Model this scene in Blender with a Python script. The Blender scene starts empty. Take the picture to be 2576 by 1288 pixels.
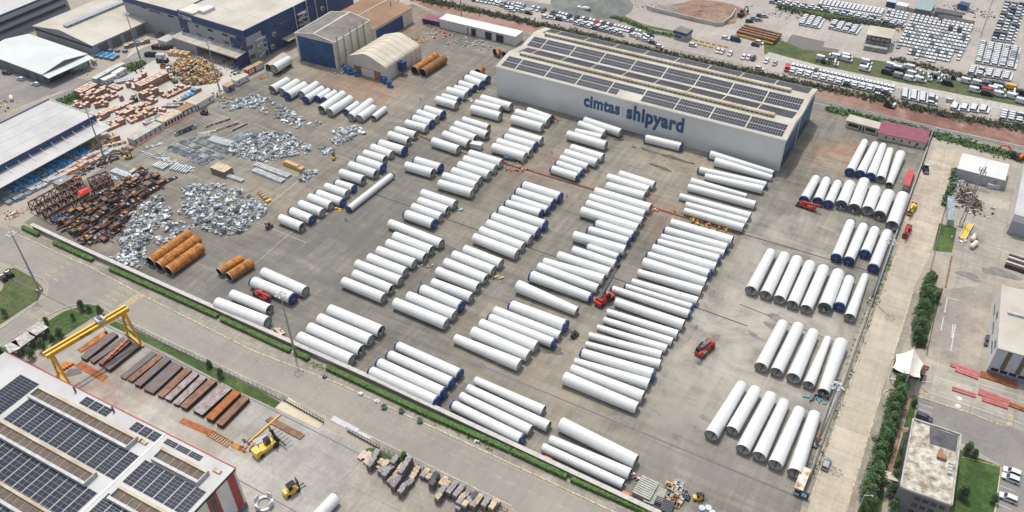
import bpy, bmesh, math, random
from mathutils import Vector, Matrix

C = bpy.context.scene.collection
HAZE = 0.00005
SC = bpy.context.scene

# ------------------------------------------------------------------ camera
FOC, PITCH, ROLL, YAW, HCAM = 2090.854, 0.683991514, -0.0157643366, -0.532796213, 200.0
cp, sp = math.cos(PITCH), math.sin(PITCH)
RZ = Matrix.Rotation(-YAW, 3, 'Z')
FW = RZ @ Vector((0, cp, -sp)); UP = RZ @ Vector((0, sp, cp)); RT = RZ @ Vector((1, 0, 0))
R2 = RT * math.cos(ROLL) + UP * math.sin(ROLL)
U2 = -RT * math.sin(ROLL) + UP * math.cos(ROLL)
CAM = Vector((0, 0, HCAM))
cam = bpy.data.cameras.new('camera')
cam.sensor_width = 36.0
cam.lens = FOC / 2576 * 36.0
cam.clip_start = 1.0
cam.clip_end = 6000.0
co = bpy.data.objects.new('camera', cam)
C.objects.link(co)
co.matrix_world = Matrix(((R2.x, U2.x, -FW.x, 0), (R2.y, U2.y, -FW.y, 0), (R2.z, U2.z, -FW.z, HCAM), (0, 0, 0, 1)))
SC.camera = co

# ------------------------------------------------------------------ light
SUN_EL, SUN_AZ = math.radians(68.8), math.radians(138.5)
SUNV = Vector((math.cos(SUN_EL) * math.cos(SUN_AZ), math.cos(SUN_EL) * math.sin(SUN_AZ), math.sin(SUN_EL)))
world = bpy.data.worlds.new("World")
SC.world = world
world.use_nodes = True
wn = world.node_tree.nodes; wl = world.node_tree.links
bg = wn['Background']
sky = wn.new('ShaderNodeTexSky'); sky.sky_type = 'NISHITA'; sky.sun_disc = False
sky.sun_elevation = SUN_EL; sky.sun_rotation = math.pi / 2 - SUN_AZ
sky.dust_density = 4.0; sky.air_density = 1.0; sky.altitude = 50
hs_ = wn.new('ShaderNodeHueSaturation'); hs_.inputs['Saturation'].default_value = 0.5   # thin veil of cloud: paler sky light
wl.new(sky.outputs['Color'], hs_.inputs['Color']); wl.new(hs_.outputs['Color'], bg.inputs['Color'])
bg.inputs['Strength'].default_value = 0.15
sl = bpy.data.lights.new('sun', 'SUN'); sl.energy = 2.05; sl.angle = math.radians(0.6); sl.color = (1.0, 0.955, 0.89)
so = bpy.data.objects.new('sun', sl); C.objects.link(so)
so.rotation_euler = SUNV.to_track_quat('Z', 'Y').to_euler(); so.location = (0, 200, 400)
SC.view_settings.view_transform = 'Standard'; SC.view_settings.look = 'None'
SC.view_settings.gamma = 1.0; SC.view_settings.exposure = 0.22
try: SC.view_settings.use_curve_mapping = False
except Exception: pass
SC.cycles.max_bounces = 5
SC.cycles.diffuse_bounces = 3

# ------------------------------------------------------------------ survey helpers (plan positions read off the photograph)
HALF = {'p': (966, 161), 'q': (966, 483), 'r': (966, 805), 's': (1610, 483), 't': (1610, 805), 'u': (1610, 161)}
def px(t, x, y):
    if t == 'D': return x, y
    if t in HALF: return HALF[t][0] + x / 4, HALF[t][1] + y / 4
    return 644 * int(t[0]) + x / 4, 322 * int(t[1]) + y / 4
def gnd(u, v, z=0.0):
    d = FW * FOC + R2 * (u - 1288) - U2 * (v - 644)
    return CAM + d * ((z - HCAM) / d.z)
def at(t, x, y, z=0.0):
    u, v = px(t, x, y)
    return gnd(u, v, z)
def depth(p): return (p - CAM).dot(FW)
def seen(p):
    q = p - CAM; z = q.dot(FW)
    return 1288 + FOC * q.dot(R2) / z, 644 - FOC * q.dot(U2) / z
def inview(p, m=12):
    u, v = seen(p)
    return -m < u < 2576 + m and -m < v < 1288 + m
def rng(s): return random.Random(s)
ORD = ('first second third fourth fifth sixth seventh eighth ninth tenth eleventh twelfth thirteenth fourteenth fifteenth '
       'sixteenth seventeenth eighteenth nineteenth twentieth').split()
TENS = ['', '', 'twenty', 'thirty', 'forty', 'fifty', 'sixty', 'seventy', 'eighty', 'ninety']
TENTH = ['', '', 'twentieth', 'thirtieth', 'fortieth', 'fiftieth', 'sixtieth', 'seventieth', 'eightieth', 'ninetieth']
def ordw(i):
    if i < 20: return ORD[i]
    n = i + 1
    return TENTH[n // 10] if n % 10 == 0 else TENS[n // 10] + '-' + ORD[n % 10 - 1]

# ------------------------------------------------------------------ materials
MATS = {}
def base_nodes(name):
    m = bpy.data.materials.new(name); m.use_nodes = True
    nt = m.node_tree; b = nt.nodes['Principled BSDF']
    return m, nt, b
def mat(name, col, rough=0.6, metal=0.0, var=0.12, scale=0.6, var2=0.0, spec=None, stripe=None, tint=None, bump=0.0, rand=0.0):
    """procedural paint / stone: noise in world position mottles the base colour"""
    if name in MATS: return MATS[name]
    m, nt, b = base_nodes(name); N = nt.nodes; L = nt.links
    b.inputs['Roughness'].default_value = rough; b.inputs['Metallic'].default_value = metal
    if spec is not None: b.inputs['Specular IOR Level'].default_value = spec
    geo = N.new('ShaderNodeNewGeometry')
    nz = N.new('ShaderNodeTexNoise'); nz.inputs['Scale'].default_value = scale; nz.inputs['Detail'].default_value = 5; nz.inputs['Roughness'].default_value = 0.62
    L.new(geo.outputs['Position'], nz.inputs['Vector'])
    mx = N.new('ShaderNodeMix'); mx.data_type = 'RGBA'
    c2 = tint if tint else tuple(max(0, c * (1 - var * 2.2)) for c in col)
    c1 = tuple(min(1, c * (1 + var)) for c in col)
    mx.inputs['A'].default_value = (*c2, 1); mx.inputs['B'].default_value = (*c1, 1)
    rp = N.new('ShaderNodeMapRange'); rp.inputs['From Min'].default_value = 0.3; rp.inputs['From Max'].default_value = 0.62
    L.new(nz.outputs['Fac'], rp.inputs['Value']); L.new(rp.outputs['Result'], mx.inputs['Factor'])
    out = mx.outputs['Result']
    if stripe:                       # ribbed sheet metal: (axis, period, depth)
        ax, per, dp = stripe
        tc = N.new('ShaderNodeTexCoord'); sx = N.new('ShaderNodeSeparateXYZ'); L.new(tc.outputs['Object'], sx.inputs[0])
        md = N.new('ShaderNodeMath'); md.operation = 'PINGPONG'; md.inputs[1].default_value = per / 2
        L.new(sx.outputs[ax], md.inputs[0])
        mr = N.new('ShaderNodeMapRange'); mr.inputs['From Max'].default_value = per * 0.12; mr.inputs['To Min'].default_value = 1 - dp
        L.new(md.outputs[0], mr.inputs['Value'])
        hs = N.new('ShaderNodeMix'); hs.data_type = 'RGBA'; hs.blend_type = 'MULTIPLY'; hs.inputs['Factor'].default_value = 1
        L.new(out, hs.inputs['A']); L.new(mr.outputs['Result'], hs.inputs['B']); out = hs.outputs['Result']
    if rand:                         # paint batches differ a little from piece to piece
        oi = N.new('ShaderNodeObjectInfo'); mr = N.new('ShaderNodeMapRange'); mr.inputs['To Min'].default_value = 1 - rand; L.new(oi.outputs['Random'], mr.inputs['Value'])
        hs = N.new('ShaderNodeMix'); hs.data_type = 'RGBA'; hs.blend_type = 'MULTIPLY'; hs.inputs['Factor'].default_value = 1
        L.new(out, hs.inputs['A']); L.new(mr.outputs['Result'], hs.inputs['B']); out = hs.outputs['Result']
    L.new(out, b.inputs['Base Color'])
    if bump:
        bp = N.new('ShaderNodeBump'); bp.inputs['Strength'].default_value = bump; bp.inputs['Distance'].default_value = 0.3
        L.new(nz.outputs['Fac'], bp.inputs['Height']); L.new(bp.outputs['Normal'], b.inputs['Normal'])
    MATS[name] = m
    return m
def ground_mat(name, colA, colB, scale=0.05, fine=0.12, slab=None, streak=0.0, stains=(), rough=0.85, blotch=None):
    """paving: two scales of mottling, tyre streaks, slab joints, stains with a place of their own"""
    m, nt, b = base_nodes(name); N = nt.nodes; L = nt.links
    b.inputs['Roughness'].default_value = rough; b.inputs['Specular IOR Level'].default_value = 0.25
    geo = N.new('ShaderNodeNewGeometry'); P = geo.outputs['Position']
    def noise(sc, det=6, vec=P, ro=0.6, dist=0.0):
        n = N.new('ShaderNodeTexNoise'); n.inputs['Scale'].default_value = sc; n.inputs['Detail'].default_value = det
        n.inputs['Roughness'].default_value = ro; n.inputs['Distortion'].default_value = dist
        L.new(vec, n.inputs['Vector']); return n.outputs['Fac']
    def mrange(v, a, bb, c=0.0, d=1.0):
        r = N.new('ShaderNodeMapRange'); r.inputs['From Min'].default_value = a; r.inputs['From Max'].default_value = bb
        r.inputs['To Min'].default_value = c; r.inputs['To Max'].default_value = d
        L.new(v, r.inputs['Value']); return r.outputs['Result']
    def mix(f, A, B, mode='MIX'):
        x = N.new('ShaderNodeMix'); x.data_type = 'RGBA'; x.blend_type = mode
        for k, v in (('Factor', f), ('A', A), ('B', B)):
            if isinstance(v, (int, float)): x.inputs[k].default_value = v
            elif isinstance(v, tuple): x.inputs[k].default_value = (*v, 1)
            else: L.new(v, x.inputs[k])
        return x.outputs['Result']
    def math_(op, a, bb):
        x = N.new('ShaderNodeMath'); x.operation = op
        for i, v in ((0, a), (1, bb)):
            if isinstance(v, (int, float)): x.inputs[i].default_value = v
            else: L.new(v, x.inputs[i])
        return x.outputs[0]
    col = mix(mrange(noise(scale, 7, dist=0.4), 0.36, 0.64), colA, colB)
    g = mrange(noise(0.9, 5, ro=0.7), 0.3, 0.7, 1 - fine, 1 + fine)
    col = mix(1.0, col, g, 'MULTIPLY')
    g2 = mrange(noise(0.16, 6, ro=0.7, dist=1.5), 0.35, 0.7, 1 - fine * 1.2, 1 + fine * 0.8)
    col = mix(1.0, col, g2, 'MULTIPLY')
    if streak:
        for sc3, sd in (((0.5, 0.035, 1), 0), ((0.03, 0.4, 1), 7)):
            mp = N.new('ShaderNodeMapping'); mp.inputs['Scale'].default_value = sc3; mp.inputs['Location'].default_value = (sd, sd, 0)
            mp.inputs['Rotation'].default_value = (0, 0, 0.12 if sd else -0.1)
            L.new(P, mp.inputs['Vector'])
            s = mrange(noise(1.0, 4, mp.outputs['Vector'], 0.65, 0.6), 0.4, 0.68, 1 - streak, 1 + streak * 0.5)
            col = mix(1.0, col, s, 'MULTIPLY')
    if slab:
        sxx, syy, dk = slab
        for bw, bh, dkk, c2, ms in ((sxx, syy, dk, .88, .15), (sxx * 3.7, syy * 1.3, .96, .87, .1)):
            br = N.new('ShaderNodeTexBrick'); br.offset = 0.0 if dkk == dk else .37; br.inputs['Scale'].default_value = 1.0
            br.inputs['Brick Width'].default_value = bw; br.inputs['Row Height'].default_value = bh
            br.inputs['Mortar Size'].default_value = ms; br.inputs['Mortar Smooth'].default_value = 0.4
            br.inputs['Color1'].default_value = (1.04, 1.04, 1.04, 1); br.inputs['Color2'].default_value = (c2, c2, c2 * .99, 1); br.inputs['Mortar'].default_value = (dkk, dkk, dkk, 1)
            L.new(P, br.inputs['Vector'])
            col = mix(1.0, col, br.outputs['Color'], 'MULTIPLY')
    for (x, y, r, c, amt) in stains:
        dn = N.new('ShaderNodeVectorMath'); dn.operation = 'DISTANCE'; dn.inputs[1].default_value = (x, y, 0)
        L.new(P, dn.inputs[0])
        f = mrange(dn.outputs['Value'], r, r * 0.25)
        f = math_('MULTIPLY', f, mrange(noise(3.2 / r, 6, dist=1.0, ro=0.68), 0.38, 0.62))
        f = math_('MULTIPLY', f, amt)
        col = mix(f, col, c)
    L.new(col, b.inputs['Base Color'])
    MATS[name] = m
    return m

M = {}
M['white'] = mat('tower_white_paint', (0.67, 0.685, 0.67), 0.32, var=0.025, scale=0.25, stripe=('X', 2.9, 0.05), rand=.07)
M['inner'] = mat('tower_inner_paint', (0.80, 0.78, 0.73), 0.6, var=0.06, scale=0.8)
M['flange'] = mat('bare_flange_steel', (0.22, 0.215, 0.20), 0.5, metal=0.4)
M['capblue'] = mat('blue_tarpaulin', (0.009, 0.042, 0.165), 0.42, var=0.25, scale=0.9, bump=0.25)
M['plat'] = mat('platform_grey', (0.11, 0.13, 0.125), 0.6, var=0.2, scale=1.5)
M['black'] = mat('black_rubber', (0.012, 0.012, 0.013), 0.75)
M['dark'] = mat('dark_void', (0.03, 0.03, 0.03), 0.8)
M['rust'] = mat('rusty_steel_orange', (0.40, 0.16, 0.025), 0.8, var=0.3, scale=0.5, tint=(0.15, 0.058, 0.016))
M['rustd'] = mat('rusty_steel_dark', (0.055, 0.025, 0.017), 0.8, var=0.4, scale=0.7, tint=(0.02, 0.013, 0.012))
M['rusto'] = mat('rust_plate_orange', (0.30, 0.095, 0.022), 0.8, var=0.3, scale=0.6, tint=(0.16, 0.055, 0.02))
M['mill'] = mat('mill_scale_steel', (0.085, 0.085, 0.095), 0.6, metal=0.1, var=0.35, scale=0.5, tint=(0.13, 0.062, 0.034))
M['mill2'] = mat('pale_mill_steel', (0.22, 0.205, 0.21), 0.55, metal=0.1, var=0.3, scale=0.6, tint=(0.14, 0.075, 0.05))
M['mill3'] = mat('brown_mill_steel', (0.19, 0.10, 0.055), 0.7, metal=0.1, var=0.35, scale=0.5, tint=(0.10, 0.045, 0.03))
M['galv'] = mat('galvanised_steel', (0.45, 0.49, 0.51), 0.45, metal=0.2, var=0.16, scale=0.6)
M['galv2'] = mat('dull_galvanised_steel', (0.28, 0.305, 0.32), 0.5, metal=0.2, var=0.2, scale=0.6)
M['yellow'] = mat('crane_yellow', (0.62, 0.33, 0.02), 0.4, var=0.08)
M['yel2'] = mat('machine_yellow', (0.72, 0.47, 0.05), 0.4, var=0.08)
M['red'] = mat('machine_red', (0.42, 0.022, 0.02), 0.4, var=0.1)
M['orange'] = mat('orange_plastic', (0.70, 0.17, 0.025), 0.5)
M['grey'] = mat('machine_grey', (0.10, 0.105, 0.11), 0.5)
M['lgrey'] = mat('light_grey_paint', (0.45, 0.46, 0.46), 0.5)
M['glass'] = mat('dark_glass', (0.02, 0.028, 0.035), 0.12, var=0.1)
M['conc'] = mat('cast_concrete', (0.40, 0.385, 0.35), 0.85, var=0.15, scale=0.5)
M['cap'] = mat('wall_coping_concrete', (0.47, 0.455, 0.42), 0.85, var=0.1, scale=0.7)
M['kerb'] = mat('kerb_stone', (0.40, 0.385, 0.34), 0.85, var=0.15)
M['kerby'] = mat('yellow_white_kerb', (0.50, 0.45, 0.31), 0.8, var=0.3, scale=1.2)
M['paint'] = mat('worn_road_paint_yellow', (0.42, 0.345, 0.20), 0.8, var=0.25, scale=1.4)
M['paintw'] = mat('white_road_paint', (0.56, 0.56, 0.54), 0.8, var=0.2, scale=1.4)
M['pole'] = mat('galvanised_pole', (0.30, 0.32, 0.33), 0.5, metal=0.2)
M['wood'] = mat('fresh_wood', (0.58, 0.42, 0.22), 0.8, var=0.25, scale=0.9)
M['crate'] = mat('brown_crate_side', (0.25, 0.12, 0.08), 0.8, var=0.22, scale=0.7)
M['cratet'] = mat('brown_crate_sunlit', (0.60, 0.45, 0.37), 0.8, var=0.22, scale=0.8)  # crate brown made paler: sun on the tops is put into the colour
M['tarpb'] = mat('blue_film', (0.07, 0.34, 0.62), 0.35, var=0.45, scale=0.8)
M['tarpg'] = mat('grey_film', (0.26, 0.30, 0.34), 0.4, var=0.3, scale=0.8)
M['wht'] = mat('white_sheet_metal', (0.60, 0.60, 0.585), 0.5, var=0.06, scale=0.15)
M['roofw'] = mat('white_roof_sheet', (0.45, 0.45, 0.44), 0.5, var=0.08, scale=0.08, stripe=('X', 1.0, 0.08))
M['roofcream'] = mat('cream_roof_sheet', (0.45, 0.43, 0.375), 0.55, var=0.08, scale=0.06, tint=(0.36, 0.325, 0.25))
M['roofgreen'] = mat('pale_green_roof_sheet', (0.54, 0.58, 0.565), 0.5, var=0.06, scale=0.06)
M['roofgrey'] = mat('dirty_grey_roof_sheet', (0.165, 0.15, 0.13), 0.7, var=0.22, scale=0.12)
M['roofbrown'] = mat('rust_dusted_roof', (0.25, 0.145, 0.075), 0.7, var=0.16, scale=0.06)
M['roofmaroon'] = mat('maroon_roof', (0.22, 0.05, 0.085), 0.6, var=0.1)
M['wallw'] = mat('off_white_wall_sheet', (0.60, 0.605, 0.59), 0.55, var=0.04, scale=0.08, stripe=('X', 1.0, 0.03))
M['wallcream'] = mat('cream_wall', (0.60, 0.56, 0.47), 0.7, var=0.08, scale=0.2)
M['wallgrey'] = mat('grey_cladding', (0.30, 0.32, 0.35), 0.5, var=0.05, scale=0.1, stripe=('X', 1.2, 0.05))
M['walldgrey'] = mat('dark_grey_wall', (0.13, 0.14, 0.155), 0.6, var=0.12, scale=0.2)
M['blue'] = mat('deep_blue_cladding', (0.014, 0.045, 0.15), 0.45, var=0.12, scale=0.15)
M['bluedoor'] = mat('blue_sliding_door', (0.012, 0.075, 0.21), 0.45, var=0.2, scale=0.4, stripe=('Z', 1.7, 0.35))
M['signblue'] = mat('sign_letter_blue', (0.018, 0.075, 0.185), 0.5)
M['tent'] = mat('cream_tent_fabric', (0.52, 0.465, 0.37), 0.6, var=0.08, scale=0.1)
M['tentw'] = mat('white_tent_fabric', (0.56, 0.54, 0.49), 0.6, var=0.06, scale=0.15)
M['canopy'] = mat('white_membrane', (0.74, 0.71, 0.63), 0.6, var=0.04)
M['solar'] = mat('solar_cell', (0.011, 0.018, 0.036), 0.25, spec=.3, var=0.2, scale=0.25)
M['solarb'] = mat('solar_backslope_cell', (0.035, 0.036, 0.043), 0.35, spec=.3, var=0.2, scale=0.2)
M['solarf'] = mat('solar_frame', (0.33, 0.33, 0.325), 0.5)
M['vent'] = mat('ridge_vent_sheet', (0.44, 0.40, 0.32), 0.6, var=0.16, scale=0.12, tint=(0.34, 0.27, 0.17))
M['louvre'] = mat('brown_louvre', (0.11, 0.08, 0.06), 0.7, var=0.2)
M['moss'] = mat('mossy_flat_roof', (0.50, 0.475, 0.41), 0.8, scale=0.55, tint=(0.15, 0.105, 0.06))
M['felt'] = mat('dark_roof_felt', (0.085, 0.085, 0.095), 0.85, var=0.2, scale=0.4)
M['gravel'] = mat('roof_gravel', (0.14, 0.12, 0.10), 0.9, var=0.3, scale=1.6)
M['redtrim'] = mat('red_trim', (0.34, 0.03, 0.04), 0.5)
M['leaf'] = mat('leaf_green', (0.11, 0.19, 0.06), 0.6, var=0.4, scale=0.7, tint=(0.022, 0.05, 0.014))
M['leafd'] = mat('leaf_dark_green', (0.065, 0.125, 0.042), 0.6, var=0.4, scale=0.7, tint=(0.022, 0.05, 0.018))
M['hedge'] = mat('hedge_leaf', (0.11, 0.20, 0.035), 0.6, var=0.35, scale=0.6, tint=(0.06, 0.12, 0.022))
M['scrub'] = mat('scrub_leaf', (0.07, 0.085, 0.04), 0.7, var=0.4, scale=0.25, tint=(0.035, 0.045, 0.022))
M['bark'] = mat('bark', (0.09, 0.065, 0.045), 0.9)
M['stone'] = mat('brick_grey', (0.27, 0.26, 0.26), 0.8, var=0.2, scale=0.8)
M['stonet'] = mat('brick_tan', (0.50, 0.40, 0.28), 0.8, var=0.2, scale=0.8)
M['stonep'] = mat('brick_pink', (0.55, 0.42, 0.36), 0.8, var=0.2, scale=0.8)
M['teal'] = mat('teal_tarpaulin', (0.02, 0.36, 0.38), 0.5)
M['skin'] = mat('skin', (0.45, 0.27, 0.18), 0.6)
M['hivis'] = mat('pale_workwear', (0.55, 0.52, 0.48), 0.8)
M['work'] = mat('dark_workwear', (0.035, 0.04, 0.06), 0.8)
M['red2'] = mat('red_tarpaulin', (0.62, 0.05, 0.04), 0.5)
M['pinkbar'] = mat('red_oxide_primer', (0.42, 0.13, 0.12), 0.6, var=0.12)
M['contr'] = mat('faded_container_red', (0.45, 0.06, 0.07), 0.6)
M['water'] = mat('wet_concrete', (0.10, 0.092, 0.08), 0.25, var=0.25, scale=0.4)
M['wetd'] = mat('oil_stain', (0.19, 0.175, 0.155), 0.6, var=0.2, scale=0.4)
CARCOL = {'w': mat('car_white', (0.62, 0.64, 0.65), 0.25, var=0.02), 's': mat('car_silver', (0.36, 0.38, 0.40), 0.3, metal=0.4, var=0.03),
          'g': mat('car_slate', (0.06, 0.075, 0.095), 0.25, var=0.05), 'k': mat('car_black', (0.015, 0.017, 0.02), 0.22, var=0.05),
          'b': mat('car_navy', (0.012, 0.03, 0.085), 0.25, var=0.05), 'r': mat('car_red', (0.5, 0.012, 0.015), 0.25, var=0.03), 'y': mat('car_yellow', (0.75, 0.43, 0.02), 0.3, var=0.03)}
COLNAME = {'w': 'white', 's': 'silver', 'g': 'slate grey', 'k': 'black', 'b': 'navy blue', 'r': 'red', 'y': 'yellow'}

# ------------------------------------------------------------------ mesh builder
class MB:
    def __init__(s): s.v = []; s.f = []; s.m = []; s.sm = []; s.mats = []
    def mi(s, m):
        if m not in s.mats: s.mats.append(m)
        return s.mats.index(m)
    def add(s, vs, fs, m, smooth=False):
        o = len(s.v); s.v += [tuple(v) for v in vs]; k = s.mi(m)
        for f in fs: s.f.append([i + o for i in f]); s.m.append(k); s.sm.append(smooth)
    def hexa(s, p, m):
        s.add(p, [(3, 2, 1, 0), (4, 5, 6, 7), (0, 1, 5, 4), (1, 2, 6, 5), (2, 3, 7, 6), (3, 0, 4, 7)], m)
    def box(s, cx, cy, z0, sx, sy, sz, m, rz=0, taper=1.0, sh=(0, 0)):
        c, n = math.cos(rz), math.sin(rz); P = []
        for z, k in ((z0, 1.0), (z0 + sz, taper)):
            for a, b in ((-1, -1), (1, -1), (1, 1), (-1, 1)):
                x, y = a * sx / 2 * k, b * sy / 2 * k
                if z > z0: x += sh[0]; y += sh[1]
                P.append((cx + x * c - y * n, cy + x * n + y * c, z))
        s.hexa(P, m)
    def beam(s, a, b, w, h, m, up=Vector((0, 0, 1))):
        a, b = Vector(a), Vector(b); d = (b - a).normalized()
        x = d.cross(up)
        if x.length < 1e-4: x = d.cross(Vector((0, 1, 0)))
        x.normalize(); y = x.cross(d).normalized(); x *= w / 2; y *= h / 2
        s.hexa([a - x - y, a + x - y, b + x - y, b - x - y, a - x + y, a + x + y, b + x + y, b - x + y], m)
    def prism(s, poly, z0, z1, m, top=None):
        n = len(poly)
        s.add([(p[0], p[1], z0) for p in poly] + [(p[0], p[1], z1) for p in poly],
              [[(i), (i + 1) % n, (i + 1) % n + n, i + n] for i in range(n)] + [list(range(n - 1, -1, -1))], m)
        s.add([(p[0], p[1], z1) for p in poly], [list(range(n))], top or m)
    def extr(s, prof, vec, m, taper=None):
        n = len(prof); vec = Vector(vec); A = [Vector(p) for p in prof]; B = [p + vec for p in (taper or A)] if taper is None else [Vector(p) for p in taper]
        s.add(A + B, [[i, (i + 1) % n, (i + 1) % n + n, i + n] for i in range(n)] + [list(range(n - 1, -1, -1)), list(range(n, 2 * n))], m)
    def tube(s, a, b, r0, r1, m, n=12, caps=True, smooth=True):
        a, b = Vector(a), Vector(b); d = (b - a).normalized()
        x = d.cross(Vector((0, 0, 1)))
        if x.length < 1e-4: x = Vector((1, 0, 0))
        x.normalize(); y = x.cross(d).normalized()
        ring = lambda c, r: [c + (x * math.cos(2 * math.pi * i / n) + y * math.sin(2 * math.pi * i / n)) * r for i in range(n)]
        s.add(ring(a, r0) + ring(b, r1), [[i, (i + 1) % n, (i + 1) % n + n, i + n] for i in range(n)], m, smooth)
        if caps:
            s.add(ring(a, r0), [list(range(n - 1, -1, -1))], m); s.add(ring(b, r1), [list(range(n))], m)
    def ring(s, a, b, r0, r1, q0, q1, m, n=36):
        """hollow tube: outer radii r0,r1, inner q0,q1"""
        a, b = Vector(a), Vector(b); d = (b - a).normalized()
        x = d.cross(Vector((0, 0, 1))); x.normalize(); y = x.cross(d).normalized()
        rg = lambda c, r: [c + (x * math.cos(2 * math.pi * i / n) + y * math.sin(2 * math.pi * i / n)) * r for i in range(n)]
        s.add(rg(a, r0) + rg(b, r1), [[i, (i + 1) % n, (i + 1) % n + n, i + n] for i in range(n)], m[0], True)
        s.add(rg(a, q0) + rg(b, q1), [[i + n, (i + 1) % n + n, (i + 1) % n, i] for i in range(n)], m[1], True)
        s.add(rg(a, r0) + rg(a, q0), [[i + n, (i + 1) % n + n, (i + 1) % n, i] for i in range(n)], m[2])
        s.add(rg(b, r1) + rg(b, q1), [[i, (i + 1) % n, (i + 1) % n + n, i + n] for i in range(n)], m[2])
    def mesh(s, name):
        me = bpy.data.meshes.new(name); me.from_pydata(s.v, [], s.f)
        for m in s.mats: me.materials.append(m)
        me.polygons.foreach_set('material_index', s.m); me.polygons.foreach_set('use_smooth', s.sm)
        me.update(); return me
    def obj(s, name, parent=None, loc=None, rz=0.0):
        o = bpy.data.objects.new(name, s.mesh(name)); C.objects.link(o)
        if parent: o.parent = parent
        if loc is not None: o.location = loc
        if rz: o.rotation_euler = (0, 0, rz)
        return o
def tag(o, label=None, cat=None, group=None, kind=None):
    if label: o['label'] = label
    if cat: o['category'] = cat
    if group: o['group'] = group
    if kind: o['kind'] = kind
    return o
def thing(name, label, cat, loc=(0, 0, 0), rz=0.0, group=None):
    o = bpy.data.objects.new(name, None); C.objects.link(o)
    o.location = loc; o.rotation_euler = (0, 0, rz); o.empty_display_size = 0.5
    return tag(o, label, cat, group)
def dup(root, loc, rz=0.0, label=None, group=None, scale=None):
    r = root.copy(); C.objects.link(r); r.location = loc; r.rotation_euler = (0, 0, rz)
    if scale: r.scale = scale
    if label: r['label'] = label
    if group: r['group'] = group
    for ch in root.children:
        c = ch.copy(); C.objects.link(c); c.parent = r
        for g in ch.children:
            d = g.copy(); C.objects.link(d); d.parent = c
    return r
SHN = [0]
def sheet(name, pts, z, m, kind='structure'):
    SHN[0] += 1; z += SHN[0] * .0004
    b = MB(); b.add([(p.x, p.y, z) for p in pts], [list(range(len(pts)))], m)
    o = b.obj(name); o['kind'] = kind; return o
def ccw(pts):
    a = sum(pts[i].x * pts[(i + 1) % len(pts)].y - pts[(i + 1) % len(pts)].x * pts[i].y for i in range(len(pts)))
    return pts if a > 0 else pts[::-1]
def D(*xy): return ccw([gnd(x, y) for x, y in xy])
def TT(t, *xy): return ccw([at(t, x, y) for x, y in xy])
def strip(b, pts, w, z0, h, m, close=False):
    """a band of width w along a polyline, mitred, height h"""
    n = len(pts); L_, R_ = [], []
    for i, p in enumerate(pts):
        a = pts[max(i - 1, 0)]; c = pts[min(i + 1, n - 1)]
        d = (c - a); d.z = 0; d.normalize(); nn = Vector((-d.y, d.x, 0)) * w / 2
        L_.append(p + nn); R_.append(p - nn)
    for i in range(n - 1):
        q = [R_[i], R_[i + 1], L_[i + 1], L_[i]]
        if h <= 0: b.add([(v.x, v.y, z0) for v in q], [(0, 1, 2, 3)], m)
        else: b.hexa([(v.x, v.y, z0) for v in q] + [(v.x, v.y, z0 + h) for v in q], m)
def lerp(a, b, t): return a + (b - a) * t
def inpoly(p, poly):
    r = False; n = len(poly)
    for i in range(n):
        a, b = poly[i], poly[(i + 1) % n]
        if (a.y > p.y) != (b.y > p.y) and p.x < (b.x - a.x) * (p.y - a.y) / (b.y - a.y) + a.x: r = not r
    return r
def scatter(poly, n, R):
    x0, x1 = min(p.x for p in poly), max(p.x for p in poly); y0, y1 = min(p.y for p in poly), max(p.y for p in poly)
    out = []
    while len(out) < n:
        p = Vector((R.uniform(x0, x1), R.uniform(y0, y1), 0))
        if inpoly(p, poly): out.append(p)
    return out
def leaves(b, R, centre, rad, n, size, m, shell=0.55):
    for _ in range(n):
        v = Vector((R.gauss(0, 1), R.gauss(0, 1), R.gauss(0, 1))); v.normalize()
        v *= R.uniform(shell, 1.0)
        p = centre + Vector((v.x * rad[0], v.y * rad[1], v.z * rad[2]))
        t = Vector((R.gauss(0, 1), R.gauss(0, 1), R.gauss(0, .7))).normalized(); w = t.cross(Vector((R.gauss(0, 1), R.gauss(0, 1), R.gauss(0, 1)))).normalized()
        k = size * R.uniform(.6, 1.3)
        b.add([p - t * k, p + w * k * .6, p + t * k, p - w * k * .6], [(0, 1, 2, 3)], m)
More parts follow.
